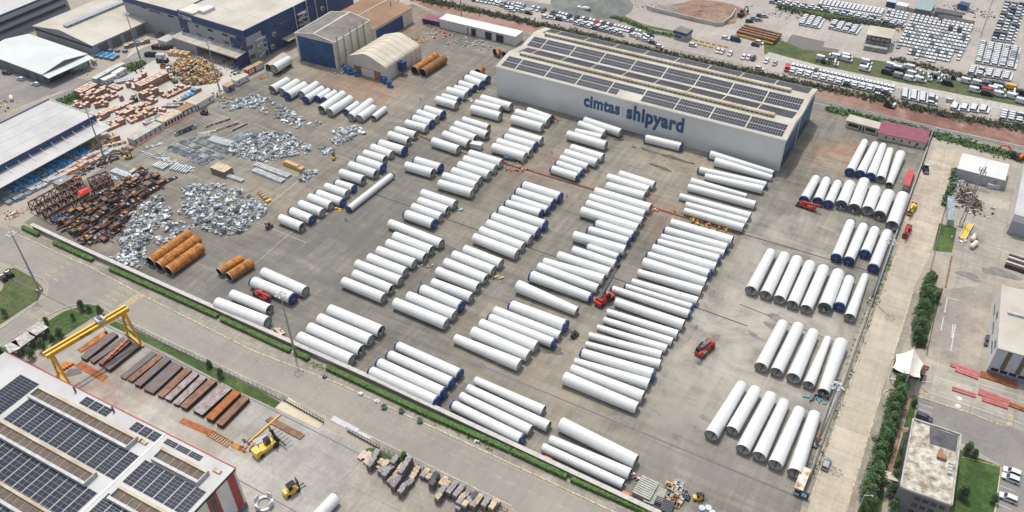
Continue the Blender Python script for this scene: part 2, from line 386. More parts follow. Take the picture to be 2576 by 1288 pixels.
# ------------------------------------------------------------------ ground
def dd(u, v): g = gnd(u, v); return g.x, g.y
TAN = (0.40, 0.32, 0.23); RUSTC = (0.27, 0.11, 0.045); DK = (0.125, 0.12, 0.115); PALE = (0.44, 0.41, 0.355)
st = []
for u, v, r, c, a in [(930, 640, 60, DK, .75), (560, 780, 45, DK, .8), (1010, 560, 45, DK, .5), (1560, 700, 40, DK, .3), (700, 700, 45, DK, .65),
                      (2130, 400, 26, TAN, .75), (2090, 390, 16, RUSTC, .5), (2150, 372, 12, RUSTC, .45), (870, 205, 30, RUSTC, .6), (960, 230, 22, RUSTC, .55), (800, 160, 30, TAN, .6),
                      (1080, 60, 35, RUSTC, .5), (1110, 90, 30, DK, .45), (1300, 330, 40, TAN, .3), (1720, 400, 30, TAN, .55), (1290, 850, 30, TAN, .5), (1500, 1010, 40, TAN, .45),
                      (1230, 580, 30, TAN, .35), (1850, 880, 60, PALE, .7), (2010, 820, 40, PALE, .6), (1780, 1030, 40, PALE, .5), (1990, 640, 50, PALE, .5), (420, 600, 30, DK, .8), (230, 570, 40, DK, .9), (330, 640, 34, (.10, .085, .07), .8), (400, 520, 34, (.13, .1, .075), .7), (150, 560, 24, (.17, .125, .09), .6),
                      (330, 580, 26, TAN, .5), (700, 470, 40, TAN, .4), (1350, 420, 25, RUSTC, .35), (1640, 540, 25, RUSTC, .35), (1700, 1170, 40, DK, .55), (1480, 470, 24, TAN, .4), (840, 300, 40, TAN, .3), (1170, 1000, 40, DK, .4)]:
    x, y = dd(u, v); st.append((x, y, r, c, a))
YARD = ground_mat('yard_concrete', (0.195, 0.184, 0.157), (0.31, 0.291, 0.243), 0.022, 0.10, (7.0, 5.2, 0.82), 0.2, st, 0.8)
ROAD = ground_mat('road_surface', (0.25, 0.237, 0.212), (0.315, 0.293, 0.25), 0.03, 0.05, None, 0.06)
ROADR = ground_mat('dusty_concrete_road', (0.42, 0.37, 0.30), (0.52, 0.46, 0.37), 0.05, 0.06, (40, 9, 0.8), 0.08)
GROUND = ground_mat('bare_ground', (0.30, 0.265, 0.22), (0.40, 0.355, 0.295), 0.02, 0.12)
LOT = ground_mat('lot_concrete', (0.31, 0.285, 0.245), (0.47, 0.43, 0.365), 0.03, 0.12, (12, 9, 0.8), 0.08)
LOT2 = ground_mat('gantry_yard_concrete', (0.34, 0.325, 0.295), (0.46, 0.44, 0.405), 0.06, 0.1, (14, 14, 0.85), 0.08,
                  [(*dd(250, 990), 22, RUSTC, .6), (*dd(330, 1080), 16, TAN, .5), (*dd(520, 1080), 12, TAN, .6)])
CRATEY = ground_mat('pale_crate_yard', (0.42, 0.395, 0.36), (0.52, 0.49, 0.45), 0.05, 0.08)
ASPH = ground_mat('grey_asphalt', (0.20, 0.19, 0.18), (0.27, 0.255, 0.235), 0.05, 0.10)
ASPHD = ground_mat('dark_asphalt', (0.13, 0.125, 0.12), (0.17, 0.16, 0.15), 0.05, 0.08)
CARY = ground_mat('car_yard_surface', (0.33, 0.305, 0.275), (0.43, 0.395, 0.35), 0.02, 0.08, None, 0.08)
REDE = ground_mat('red_earth', (0.27, 0.155, 0.12), (0.37, 0.24, 0.195), 0.04, 0.12, None, 0.15, [(*dd(2290, 315), 40, (0.16, 0.07, 0.05), .9), (*dd(2480, 350), 50, (0.17, 0.075, 0.055), .9)])
DIRT = ground_mat('dirt_track', (0.40, 0.34, 0.265), (0.52, 0.45, 0.36), 0.05, 0.12, None, 0.12)
GRASS = ground_mat('grass_green', (0.045, 0.095, 0.022), (0.085, 0.125, 0.035), 0.08, 0.35)
GRASSB = ground_mat('dry_grass', (0.06, 0.095, 0.03), (0.12, 0.125, 0.055), 0.08, 0.3)
PAVE = ground_mat('pavement_slabs', (0.27, 0.25, 0.215), (0.36, 0.325, 0.27), 0.08, 0.14, (2, 2, 0.8))
SAND = ground_mat('sandy_concrete', (0.52, 0.45, 0.32), (0.60, 0.53, 0.40), 0.1, 0.08)
BRICKP = ground_mat('pink_brick_paving', (0.36, 0.20, 0.16), (0.44, 0.26, 0.21), 0.2, 0.1, (1.2, 1.2, 0.7))
BALL = ground_mat('rail_ballast', (0.20, 0.185, 0.17), (0.27, 0.25, 0.225), 0.1, 0.15)
EXCAV = ground_mat('brown_spoil', (0.22, 0.13, 0.095), (0.32, 0.22, 0.165), 0.06, 0.25)

gb = MB(); gb.add([(-2600, -900, -0.05), (1800, -900, -0.05), (1800, 3200, -0.05), (-2600, 3200, -0.05)], [(0, 1, 2, 3)], GROUND)
gb.obj('ground')['kind'] = 'structure'
sheet('yard', D((60, 560), (330, 372), (600, 212), (735, 150), (900, 40), (1040, 10), (1110, 40), (1330, 75), (2060, 262), (2352, 330), (2010, 1310), (1720, 1330), (944, 967), (644, 832), (250, 651)), 0.0, YARD)
sheet('crate_yard', D((130, 240), (300, 170), (345, 105), (440, 95), (625, 172), (620, 190), (470, 282), (260, 400), (230, 380)), 0.02, CRATEY)
sheet('road', D((-60, 540), (24, 581), (87, 608), (160, 642), (225, 670), (262, 690), (357, 741), (642, 884), (856, 966), (1286, 1166), (1600, 1312), (1320, 1312), (1288, 1273), (936, 1098), (726, 997), (640, 960), (295, 795), (250, 768), (215, 764), (175, 770), (130, 789), (0, 872), (-60, 905), (-60, 872), (0, 828), (88, 765), (117, 745), (122, 718), (110, 702), (36, 668), (-60, 640)), 0.02, ROAD)
sheet('road', D((2330, 560), (2339, 644), (2298, 726), (2244, 904), (2217, 988), (2132, 1273), (2120, 1320), (2020, 1320), (2037, 1258), (2137, 966), (2252, 644), (2268, 590)), 0.02, ROADR)
sheet('dirt_track', D((2335, 385), (2350, 372), (2400, 380), (2422, 390), (2392, 450), (2375, 530), (2345, 620), (2330, 648), (2252, 648), (2275, 560), (2300, 470)), 0.03, DIRT)
sheet('pavement', D((20, 566), (70, 580), (1660, 1318), (1600, 1318), (1286, 1168), (856, 968), (642, 886), (357, 743), (262, 692), (225, 672), (160, 644), (24, 583)), 0.10, PAVE)
sheet('pavement', D((252, 772), (640, 962), (726, 1000), (713, 1012), (640, 975), (300, 812), (262, 800)), 0.10, PAVE)
sheet('pavement', D((940, 1101), (1290, 1276), (1320, 1312), (1270, 1312), (950, 1130)), 0.08, PAVE)
sheet('pavement', D((2234, 648), (2252, 648), (2137, 968), (2037, 1260), (2022, 1318), (2006, 1318), (2034, 1205), (2119, 968)), 0.08, PAVE)
sheet('pavement', D((2298, 728), (2320, 735), (2262, 900), (2245, 906)), 0.08, PAVE)
sheet('pavement', D((2220, 988), (2242, 984), (2222, 1060), (2195, 1130), (2160, 1240), (2140, 1310), (2126, 1310), (2134, 1275)), 0.08, PAVE)
sheet('gantry_yard', D((95, 935), (155, 880), (235, 803), (262, 806), (430, 895), (692, 1028), (780, 1055), (880, 1108), (925, 1128), (912, 1140), (905, 1160), (780, 1320), (380, 1320)), 0.01, LOT2)
sheet('pallet_yard', D((905, 1162), (935, 1140), (1290, 1318), (780, 1318)), 0.012, LOT)
sheet('sandy_ramp', D((723, 997), (815, 1063), (800, 1078), (692, 1026)), 0.03, SAND)
sheet('lot', D((2402, 440), (2420, 395), (2640, 420), (2640, 900), (2640, 1010), (2330, 935), (2325, 900), (2372, 728), (2375, 600)), 0.012, LOT)
sheet('lot', D((2372, 728), (2640, 700), (2640, 1010), (2330, 900)), 0.016, ground_mat('stained_lot', (0.28, 0.25, 0.225), (0.42, 0.37, 0.305), 0.05, 0.14, (18, 12, 0.85), 0.05))
sheet('access_road', D((2330, 905), (2640, 985), (2640, 1120), (2576, 1086), (2310, 1000), (2300, 985)), 0.02, LOT)
sheet('parking_lot', D((2308, 1000), (2576, 1086), (2640, 1110), (2640, 1320), (2500, 1320), (2520, 1170), (2425, 1115), (2300, 1085)), 0.024, ASPH)
sheet('red_earth_strip', D((1000, -12), (1290, 42), (1932, 190), (2254, 262), (2444, 305), (2640, 345), (2640, 385), (2572, 366), (2344, 316), (2047, 246), (1320, 82), (1110, 34)), 0.025, REDE)
sheet('car_yard', D((1040, -40), (1288, 30), (1932, 178), (2254, 244), (2444, 288), (2700, 340), (2700, -60), (1900, -60)), 0.01, CARY)
sheet('rail_bed', D((1030, 8), (1110, 34), (1320, 84), (2047, 247), (2344, 318), (2640, 384), (2640, 402), (2344, 328), (2047, 256), (1318, 90), (1104, 42)), 0.03, BALL)
b = MB()
for o_ in (0, 5):
    strip(b, [gnd(1110, 36 + o_ * .6), gnd(1320, 85.5 + o_ * .6), gnd(2047, 249 + o_ * .7), gnd(2344, 320 + o_ * .8), gnd(2640, 387 + o_)], 0.35, 0.05, 0.18, M['galv2'])
tag(b.obj('railway_track'), kind='structure')
sheet('street', TT('20', (-60, -30), (1100, 170), (1640, 330), (1640, 380), (1200, 320), (500, 150), (-60, 20)), 0.02, ASPH)
b = MB(); strip(b, [at('30', -20, 552), at('30', 500, 690), at('30', 1250, 850), at('30', 2000, 1000), at('30', 2600, 1120)], 7.5, 0.0, 0.12, M['conc'])
tag(b.obj('concrete_walkway'), kind='structure')
for t, pts in [('30', [(-40, 545), (-40, 390), (150, 410), (350, 500), (540, 512), (960, 592), (1200, 622), (2060, 850), (2620, 990), (2620, 1085), (1900, 960), (1200, 800), (500, 655)]),
               ('30', [(75, 50), (300, 60), (640, 130), (1280, 255), (1290, 290), (900, 235), (500, 155)]),
               ('20', [(1010, 180), (1060, 130), (1130, 160), (1330, 250), (1640, 310), (1640, 335), (1250, 260)])]:
    sheet('grass', TT(t, *pts), 0.035, GRASSB, 'stuff')
sheet('grass', D((272, 816), (296, 806), (540, 928), (644, 978), (705, 1012), (691, 1026), (600, 985), (430, 893)), 0.06, GRASS, 'stuff')
sheet('grass', TT('02', (60, 130), (150, 120), (300, 200), (400, 280), (440, 340), (380, 440), (0, 690), (-80, 720), (-80, 430), (30, 330)), 0.05, GRASSB, 'stuff')
sheet('grass', TT('02', (860, 490), (1000, 505), (1080, 560), (960, 600), (560, 860), (230, 1010), (100, 1030), (-60, 1100), (-60, 950), (150, 880), (430, 690), (640, 560)), 0.05, GRASS, 'stuff')
sheet('grass', TT('13', (1085, 680), (1130, 640), (1250, 660), (1420, 760), (1350, 810), (1200, 770)), 0.05, GRASS, 'stuff')
sheet('grass', TT('32', (1620, 290), (1755, 330), (1580, 930), (1480, 930)), 0.05, GRASSB, 'stuff')
sheet('grass', TT('33', (1300, 200), (1390, 160), (1190, 920), (1140, 1300), (900, 1300), (1000, 1000)), 0.05, GRASS, 'stuff')
sheet('grass', TT('33', (1455, 110), (1510, 130), (1450, 440), (1365, 430)), 0.05, GRASS, 'stuff')
sheet('grass', TT('33', (1365, 480), (1430, 480), (1340, 860), (1255, 850)), 0.05, GRASS, 'stuff')
sheet('grass', TT('33', (1930, 660), (2080, 730), (2345, 830), (2270, 1300), (1820, 1300)), 0.05, GRASS, 'stuff')
sheet('grass', TT('31', (1720, 960), (1900, 1010), (1850, 1255), (1660, 1230)), 0.05, GRASS, 'stuff')
sheet('grass', TT('00', (560, 1030), (860, 860), (1000, 850), (1130, 870), (1000, 930), (700, 1060)), 0.05, GRASS, 'stuff')
sheet('grass', TT('00', (1270, 640), (1430, 610), (1440, 680), (1290, 730)), 0.05, GRASS, 'stuff')
sheet('rail_verge', D((2075, 268), (2330, 330), (2640, 402), (2640, 420), (2420, 365), (2330, 340), (2075, 280)), 0.05, GRASSB)
sheet('footpath', TT('33', (1410, 110), (1450, 115), (1345, 440), (1440, 460), (1410, 490), (1340, 480), (1255, 850), (1250, 920), (1185, 920)), 0.06, BRICKP)
sheet('asphalt_patch', TT('30', (240, 345), (570, 420), (555, 470), (720, 500), (690, 540), (520, 520), (160, 470)), 0.02, ASPHD)
sheet('spoil_ground', TT('20', (1370, 90), (1700, 30), (2100, 30), (2260, 90), (2200, 200), (2090, 265)), 0.03, EXCAV)
sheet('gravel_ground', TT('20', (560, -20), (1040, -20), (1000, 110), (600, 60)), 0.02, ground_mat('green_grey_gravel', (0.14, 0.15, 0.14), (0.20, 0.21, 0.19), 0.08, 0.2))
sheet('side_street', D((-20, 320), (0, 300), (240, 195), (360, 120), (450, 90), (470, 108), (390, 150), (230, 240), (90, 312), (-20, 345)), 0.02, ASPH)
sheet('yard_floor', D((-40, 160), (60, 170), (240, 205), (120, 240), (-40, 300)), 0.015, ASPH)
# long asphalt joint band, drains and saw-cut joints across the yard
b = MB()
for a in ([(756.5, 643), (880, 541), (1014, 432), (1180, 296)],): strip(b, [gnd(*q) for q in a], 4.2, 0.012, 0, ASPHD)
tag(b.obj('asphalt_band'), kind='structure')
b = MB()
for a, w in (([(944, 489), (1199, 578), (1345, 628), (1480, 676), (1880, 820)], .45), ([(779, 738), (1284, 951), (1928, 1218), (2010, 1252)], .6), ([(1863, 587), (2230, 695)], .5), ([(1860, 765), (2130, 872)], .35)):
    strip(b, [gnd(*q) for q in a], w, 0.016, 0, M['dark'] if w < .6 else M['grey'])
for a, w in (([(785, 570), (1060, 330), (1250, 190)], .18), ([(600, 700), (760, 560), (860, 480)], .18), ([(750, 455), (640, 545), (565, 600)], .25), ([(640, 310), (760, 365)], .15), ([(830, 385), (1000, 450)], .15), ([(2005, 830), (1900, 1010)], .12), ([(645, 560), (770, 610)], .18), ([(1010, 380), (1085, 318)], .15)):
    strip(b, [gnd(*q) for q in a], w, 0.018, 0, M['cap'])
tag(b.obj('yard_joint'), kind='structure')
b = MB(); strip(b, [gnd(1045, 336), gnd(1130, 374), gnd(1335, 429), gnd(1488, 475), gnd(1640, 520), gnd(1863, 590)], 2.2, 0.014, 0, ground_mat('rusty_drain_edge', RUSTC, (0.33, 0.2, 0.12), 0.2, .2))
strip(b, [gnd(1045, 337.5), gnd(1130, 375.5), gnd(1335, 430.5), gnd(1488, 476.5), gnd(1640, 521.5), gnd(1863, 591.5)], 1.0, 0.02, 0, M['dark'])
tag(b.obj('drain_channel'), kind='structure')
def blob(name, u, v, rx, ry, m, ang=0.0, seed=1, z=0.022):
    R = rng(seed); c = gnd(u, v); pts = []
    for i in range(22):
        a = 2 * math.pi * i / 22; k = .8 + .16 * math.sin(2 * a + seed) + .14 * math.sin(3 * a + 2 * seed) + R.uniform(-.09, .09)
        x, y = math.cos(a) * rx * k * .75, math.sin(a) * ry * k * .7
        pts.append(Vector((c.x + x * math.cos(ang) - y * math.sin(ang), c.y + x * math.sin(ang) + y * math.cos(ang), 0)))
    return sheet(name, ccw(pts), z, m)
for i, (t, x, y, rx, ry, m, an) in enumerate([('21', 1400, 235, 9, 1.8, 'water', -.12), ('21', 1620, 300, 10, 2.8, 'water', -.1), ('21', 1500, 400, 8, 2.2, 'water', -.1), ('21', 1080, 120, 4, 1.6, 'water', .5), ('21', 1230, 195, 2.5, 1.2, 'water', 0), ('21', 1800, 355, 4, 1, 'water', 0),
        ('11', 1940, 1215, 8, 3.4, 'water', -.3), ('22', 370, 950, 7, 3.2, 'water', .1), ('r', 640, 810, 4.5, 4, 'water', 1), ('r', 1720, 280, 4, 1.6, 'water', .2), ('22', 2440, 800, 5, 1.4, 'wetd', -.3), ('32', 70, 620, 6, 2.5, 'wetd', -.3), ('32', 30, 700, 5, 2.2, 'wetd', -.2), ('23', 1960, 355, 4.5, 1.6, 'wetd', -.3),
        ('23', 1490, 1045, 3, 3, 'wetd', 0), ('12', 2170, 730, 4, 2, 'wetd', .6), ('31', 1415, 225, 7, 3, 'wetd', 0), ('31', 2150, 630, 5, 1.6, 'wetd', 0), ('31', 1990, 600, 4, 3, 'wetd', 0), ('12', 670, 110, 2, 1, 'wetd', 0), ('32', 2330, 170, 9, 5, 'wetd', 0), ('32', 2020, 200, 6, 4, 'wetd', 0)]):
    u, v = px(t, x, y); blob('puddle' if m == 'water' else 'oil_stain', u, v, rx, ry, M[m], an, i, 0.024 + .002 * i)
# kerbs
for nm, pts, m, w in [('kerb', [(24, 582), (87, 609), (160, 643), (225, 671), (262, 691)], 'kerby', .35), ('kerb', [(262, 691), (357, 742), (642, 885), (856, 967), (1286, 1167), (1600, 1314)], 'kerby', .35), ('kerb', [(640, 960), (726, 998)], 'kerb', .35),
                      ('kerb', [(250, 769), (295, 795), (640, 960)], 'kerb', .4), ('kerb', [(936, 1100), (1288, 1274)], 'kerb', .4), ('kerb', [(2252, 645), (2137, 967), (2037, 1259)], 'kerby', .3), ('kerb', [(2298, 727), (2244, 905)], 'kerby', .3),
                      ('kerb', [(2240, 980), (2217, 989), (2132, 1274)], 'kerby', .3), ('kerb', [(0, 872), (130, 789), (175, 770), (215, 764), (250, 768)], 'kerb', .35), ('kerb', [(0, 828), (88, 765), (117, 745), (122, 718), (110, 702), (36, 668)], 'kerb', .35),
                      ('kerb', [(2308, 998), (2440, 1040), (2534, 1076)], 'kerby', .3), ('kerb', [(2420, 1150), (2518, 1175), (2500, 1310)], 'kerby', .3)]:
    b = MB(); strip(b, [gnd(*q) for q in pts], w, 0.0, 0.16, M[m]); tag(b.obj(nm), kind='structure')
# road paint
b = MB()
def dash(p0, p1, n, fr, w, m, zz=0.03):
    for i in range(n):
        a = lerp(p0, p1, i / n); c = lerp(p0, p1, (i + fr) / n); strip(b, [a, c], w, zz, 0, m)
dash(gnd(90, 640), gnd(1440, 1288), 46, .45, .16, M['paint']); dash(gnd(130, 640), gnd(640, 898), 20, .5, .14, M['paint']); dash(gnd(650, 905), gnd(1500, 1288), 34, .35, .13, M['paint'])
dash(gnd(262, 700), gnd(1540, 1292), 1, 1, .13, M['paint']); dash(gnd(300, 790), gnd(930, 1092), 1, 1, .13, M['paint'])
for i in range(13):
    p = lerp(at('02', 1225, 515), at('02', 1425, 385), i / 12); q = Vector((1, 0.0, 0)) * 1.7; strip(b, [p - q, p + q], .55, 0.032, 0, M['paint'])
for (x, y) in [(1220, 320), (1285, 350), (1150, 360), (1080, 400), (1020, 450), (1150, 440), (1095, 485), (1210, 390), (680, 70), (620, 110), (540, 150), (480, 190), (560, 235), (390, 530), (460, 570), (380, 625), (310, 590), (620, 185)]:
    p = at('02', x, y); q = Vector((1.5, .0, 0)); strip(b, [p - q, p + q], .35, 0.034, 0, M['paint']); strip(b, [p + q * .4 + Vector((0, .7, 0)), p + q, p + q * .4 - Vector((0, .7, 0))], .25, 0.036, 0, M['paint'])
dash(at('33', 980, 0), at('33', 590, 1280), 22, .5, .14, M['paint'])
for (x, y) in [(540, 1160), (695, 1150), (860, 500), (925, 230)]:
    p = at('33', x, y); q = Vector((0, 1.8, 0)); strip(b, [p - q, p + q], .18, 0.036, 0, M['paint'])
    k = -1 if x < 600 else 1; strip(b, [p + q * k + Vector((-.5, -.9 * k, 0)), p + q * k, p + q * k + Vector((.5, -.9 * k, 0))], .16, 0.038, 0, M['paint'])
for a, c in [((1520, 195), (1665, 245)), ((1500, 245), (1650, 297)), ((1480, 295), (1530, 312)), ((2340, 900), (2500, 960)), ((2335, 955), (2495, 1018)), ((2325, 1018), (2490, 1082)), ((2315, 1078), (2480, 1145)), ((2305, 1140), (2470, 1208)), ((2295, 1200), (2460, 1270)), ((1615, 80), (2576, 405)), ((1730, -60), (2576, 190)), ((1760, -110), (2576, 130)), ((1620, 125), (1670, 140)), ((2300, 360), (2370, 382)), ((2320, 288), (2385, 305)), ((1730, 80), (1800, 102)),
             ((1505, 180), (1440, 440)), ((2345, 830), (2270, 1290))]:
    strip(b, [at('33', *a), at('33', *c)], .16, 0.036, 0, M['paintw'])
for a, c in [((1800, 415), (1920, 450)), ((1805, 420), (1740, 750)), ((1885, 690), (1840, 950)), ((1820, 945), (1860, 955)), ((1860, 690), (1850, 830)), ((1775, 570), (1760, 620))]:
    strip(b, [at('32', *a), at('32', *c)], .3, 0.036, 0, M['paintw'])
for x, y in ((1550, 85), (2440, 325), (2430, 400)):
    p = at('33', x, y); b.box(p.x, p.y, 0.03, 1.6, 1.6, .008, M['paint'])
for x, y in ((1925, 142), (1912, 220)):
    p = at('33', x, y); b.tube(p + Vector((0, 0, .026)), p + Vector((0, 0, .032)), .9, .9, M['paintw'], 20)
tag(b.obj('road_paint'), kind='structure')
# words painted on the right hand road
def text_mesh(body, size, extrude=0.0, bold=0.0):
    cu = bpy.data.curves.new('lettering', 'FONT'); cu.body = body; cu.size = size; cu.extrude = extrude; cu.offset = bold; cu.space_character = 1.0 + bold * 2; cu.align_x = 'CENTER'; cu.align_y = 'CENTER'
    cu.resolution_u = 3
    o = bpy.data.objects.new('lettering', cu); C.objects.link(o)
    dg = bpy.context.evaluated_depsgraph_get(); dg.update()
    me = bpy.data.meshes.new_from_object(o.evaluated_get(dg)); bpy.data.objects.remove(o); bpy.data.curves.remove(cu)
    return me
def lettering(name, body, size, m, parent=None, mw=None, extrude=0.0, kind=None):
    me = text_mesh(body, size, extrude); me.materials.clear(); me.materials.append(m)
    o = bpy.data.objects.new(name, me); C.objects.link(o)
    if parent: o.parent = parent
    if mw is not None: o.matrix_local = mw
    if kind: o['kind'] = kind
    return o
for s_, x, y, k, rz in (('YAVAŞ', 600, 1010, 1.9, math.pi), ('30', 578, 1075, 1.7, math.pi), ('30', 672, 1250, 1.7, 0)):
    p = at('33', x, y, .05); lettering('road_lettering', s_, k, M['paint'], None, Matrix.Translation(p) @ Matrix.Rotation(rz, 4, 'Z'), 0, 'structure')
# ------------------------------------------------------------------ buildings
class Bld:
    def __init__(s, name, label, cat, p0, p1, p2, h, L=None, W=None, group=None):
        a, b, c = at(*p0, z=h), at(*p1, z=h), at(*p2, z=h)
        d = b - a; s.L = L or d.length; d.normalize(); n = Vector((-d.y, d.x, 0))
        s.W = W or abs((c - a).dot(n)); s.h = h; s.a = Vector((a.x, a.y, 0)); s.d = d; s.n = n
        s.rz = math.atan2(d.y, d.x); s.root = thing(name, label, cat, s.a, s.rz, group)
    def loc(s, t, x, y, z=None):
        q = at(t, x, y, s.h if z is None else z) - s.a; return q.dot(s.d), q.dot(s.n)
    def onwall(s, face, t, x, y):
        u, v = px(t, x, y); r = FW * FOC + R2 * (u - 1288) - U2 * (v - 644)
        nn = s.n if face == 'f' else s.d; o = s.a if face == 'f' else s.a + s.d * s.L
        k = (o - CAM).dot(nn) / r.dot(nn); q = CAM + r * k - s.a
        return (q.dot(s.d) if face == 'f' else q.dot(s.n)), q.z
    def wallbox(s, name, face, u0, u1, z0, z1, m, proud=.08, parent=None, into=None):
        b = into or MB()
        if face == 'f': b.box((u0 + u1) / 2, -proud / 2, z0, abs(u1 - u0), proud, z1 - z0, m)
        elif face == 'r': b.box(s.L + proud / 2, (u0 + u1) / 2, z0, proud, abs(u1 - u0), z1 - z0, m)
        elif face == 'l': b.box(-proud / 2, (u0 + u1) / 2, z0, proud, abs(u1 - u0), z1 - z0, m)
        return b if into else b.obj(name, parent or s.root)
    def wpix(s, name, face, t, x0, y0, x1, y1, m, proud=.08, parent=None):
        """wall element between two picture corners (top left, bottom right) on a wall plane"""
        u0, za = s.onwall(face, t, x0, y0); u1, zb = s.onwall(face, t, x1, y1)
        return s.wallbox(name, face, u0, u1, min(za, zb), max(za, zb), m, proud, parent)
    def walls(s, m, rise=0.0, ridge='x', top=None):
        b = MB(); L, W, h = s.L, s.W, s.h
        if ridge == 'x': b.extr([(0, 0, 0), (0, W, 0), (0, W, h), (0, W / 2, h + rise), (0, 0, h)], (L, 0, 0), m)
        elif ridge == 'y': b.extr([(0, 0, 0), (L, 0, 0), (L, 0, h), (L / 2, 0, h + rise), (0, 0, h)], (0, W, 0), m)
        else: b.box(L / 2, W / 2, 0, L, W, h, m)
        return b.obj('wall', s.root)
    def roof(s, m, rise, ridge='x', over=.5, th=.22, at_=None, up=.02):
        b = MB(); L, W, h = s.L, s.W, s.h; o = over
        if ridge in 'xy':
            w = W if ridge == 'x' else L; k = rise / (w / 2); lo = h - o * k
            for sg in (0, 1):
                e = -o if sg == 0 else w + o; r_ = w / 2
                if ridge == 'x': P = [(-o, e, lo), (L + o, e, lo), (L + o, r_, h + rise), (-o, r_, h + rise)]
                else: P = [(e, -o, lo), (e, W + o, lo), (r_, W + o, h + rise), (r_, -o, h + rise)]
                b.hexa([(x, y, z + up) for x, y, z in P] + [(x, y, z + th + up) for x, y, z in P], m)
        else: b.box(L / 2, W / 2, h + up, L + 2 * o, W + 2 * o, th, m)
        return b.obj('roof', s.root)

def solar_block(s, x0, x1, y0, y1, zf, nx, ny, cell, name='solar_panel_array', sub=0, gap=.12):
    """panels of one array on a pale rail frame; zf(x, y) gives the roof height"""
    b = MB()
    P = [(x0, y0), (x1, y0), (x1, y1), (x0, y1)]
    b.hexa([(x, y, zf(x, y) + .03) for x, y in P] + [(x, y, zf(x, y) + .10) for x, y in P], M['solarf'])
    dx, dy = (x1 - x0) / nx, (y1 - y0) / ny
    for i in range(nx):
        for j in range(ny):
            a, c = x0 + i * dx + gap / 2, x0 + (i + 1) * dx - gap / 2; e, f = y0 + j * dy + gap / 2, y0 + (j + 1) * dy - gap / 2
            b.add([(x, y, zf(x, y) + .125) for x, y in ((a, e), (c, e), (c, f), (a, f))], [(0, 1, 2, 3)], cell)
    return b.obj(name, s.root)

# --- the long white shipyard hall with two gables and solar strips
w = Bld('shipyard_hall', 'long white hall with solar panels and blue lettering on its front wall', 'warehouse', ('p', 1130, 25), ('u', 1465, 768), ('u', 1775, 255), 15.6)
L, W, h = w.L, w.W, w.h; RI = 2.4; q = W / 4
b = MB(); b.extr([(0, 0, 0), (0, W, 0), (0, W, h), (0, 3 * q, h + RI), (0, 2 * q, h), (0, q, h + RI), (0, 0, h)], (L, 0, 0), M['wallw']); b.obj('wall', w.root)
b = MB()
def whz(x, y):
    k = y / q
    return h + RI * (k if k < 1 else 2 - k if k < 2 else k - 2 if k < 3 else 4 - k) + .22
for i in range(4):
    y0, y1 = i * q, (i + 1) * q
    z0, z1 = whz(0, y0 + 1e-6) - .2, whz(0, y1 - 1e-6) - .2
    b.hexa([(-.4, y0, z0), (L + .4, y0, z0), (L + .4, y1, z1), (-.4, y1, z1), (-.4, y0, z0 + .2), (L + .4, y0, z0 + .2), (L + .4, y1, z1 + .2), (-.4, y1, z1 + .2)], M['roofcream'])
b.obj('roof', w.root)
b = MB(); b.box(L / 2, -.18, h - .25, L + .8, .36, .3, M['wht']); b.obj('gutter', w.root)
for yr in (q, 3 * q):
    b = MB(); x0, x1 = 6.5, L - 9
    n = 60
    b.extr([(x0, yr - 1.2, h + RI + .1), (x0, yr - 1.2, h + RI + 1.0), (x0, yr - .9, h + RI + 1.45), (x0, yr + .9, h + RI + 1.45), (x0, yr + 1.2, h + RI + 1.0), (x0, yr + 1.2, h + RI + .1)], (x1 - x0, 0, 0), M['vent'])
    for i in range(n):
        xx = x0 + (i + .5) * (x1 - x0) / n
        b.box(xx, yr - 1.23, h + RI + .35, (x1 - x0) / n * .6, .06, .5, M['louvre'])
        b.box(xx, yr, h + RI + 1.45, .18, 1.9, .07, M['wht'])
    b.obj('ridge_vent', w.root)
bl = (L - 3.2) / 8.5
def spans(n0, half):
    x = 1.6
    for i in range(9):
        ln = bl * (.5 if (i == 0) == half and i in (0, 8) else 1)
        if x + ln > L - .5: ln = L - 1.6 - x
        yield i, x + .35, x + ln - .35; x += ln
for base in (0, 2 * q):
    for ya, yb in ((1.2, 5.0), (5.45, 9.3)):
        for i, xa, xb in spans(9, True):
            if base == 0 and ya < 2 and i == 4: xb = xa + (xb - xa) * .28
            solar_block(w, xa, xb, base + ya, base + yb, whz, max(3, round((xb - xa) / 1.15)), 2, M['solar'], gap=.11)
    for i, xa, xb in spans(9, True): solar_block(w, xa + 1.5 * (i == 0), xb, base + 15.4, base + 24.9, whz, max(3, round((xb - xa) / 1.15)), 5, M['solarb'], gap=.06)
for ya, yb in ((2.0, W / 2 - 1.4), (W / 2 + 1.4, W - 2.0)):
    d_ = w.wallbox('sliding_door', 'r', ya, yb, 6.2, h - 2.2, M['bluedoor'], .18)
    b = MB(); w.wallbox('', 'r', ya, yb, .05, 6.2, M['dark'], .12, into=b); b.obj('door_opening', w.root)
    b = MB()
    for i in range(3): w.wallbox('', 'r', yb - 3.2 - 2.9 * i, yb - .4 - 2.9 * i, .05, 6.2, M['blue'], .2, into=b)
    b.obj('door_leaf', w.root)
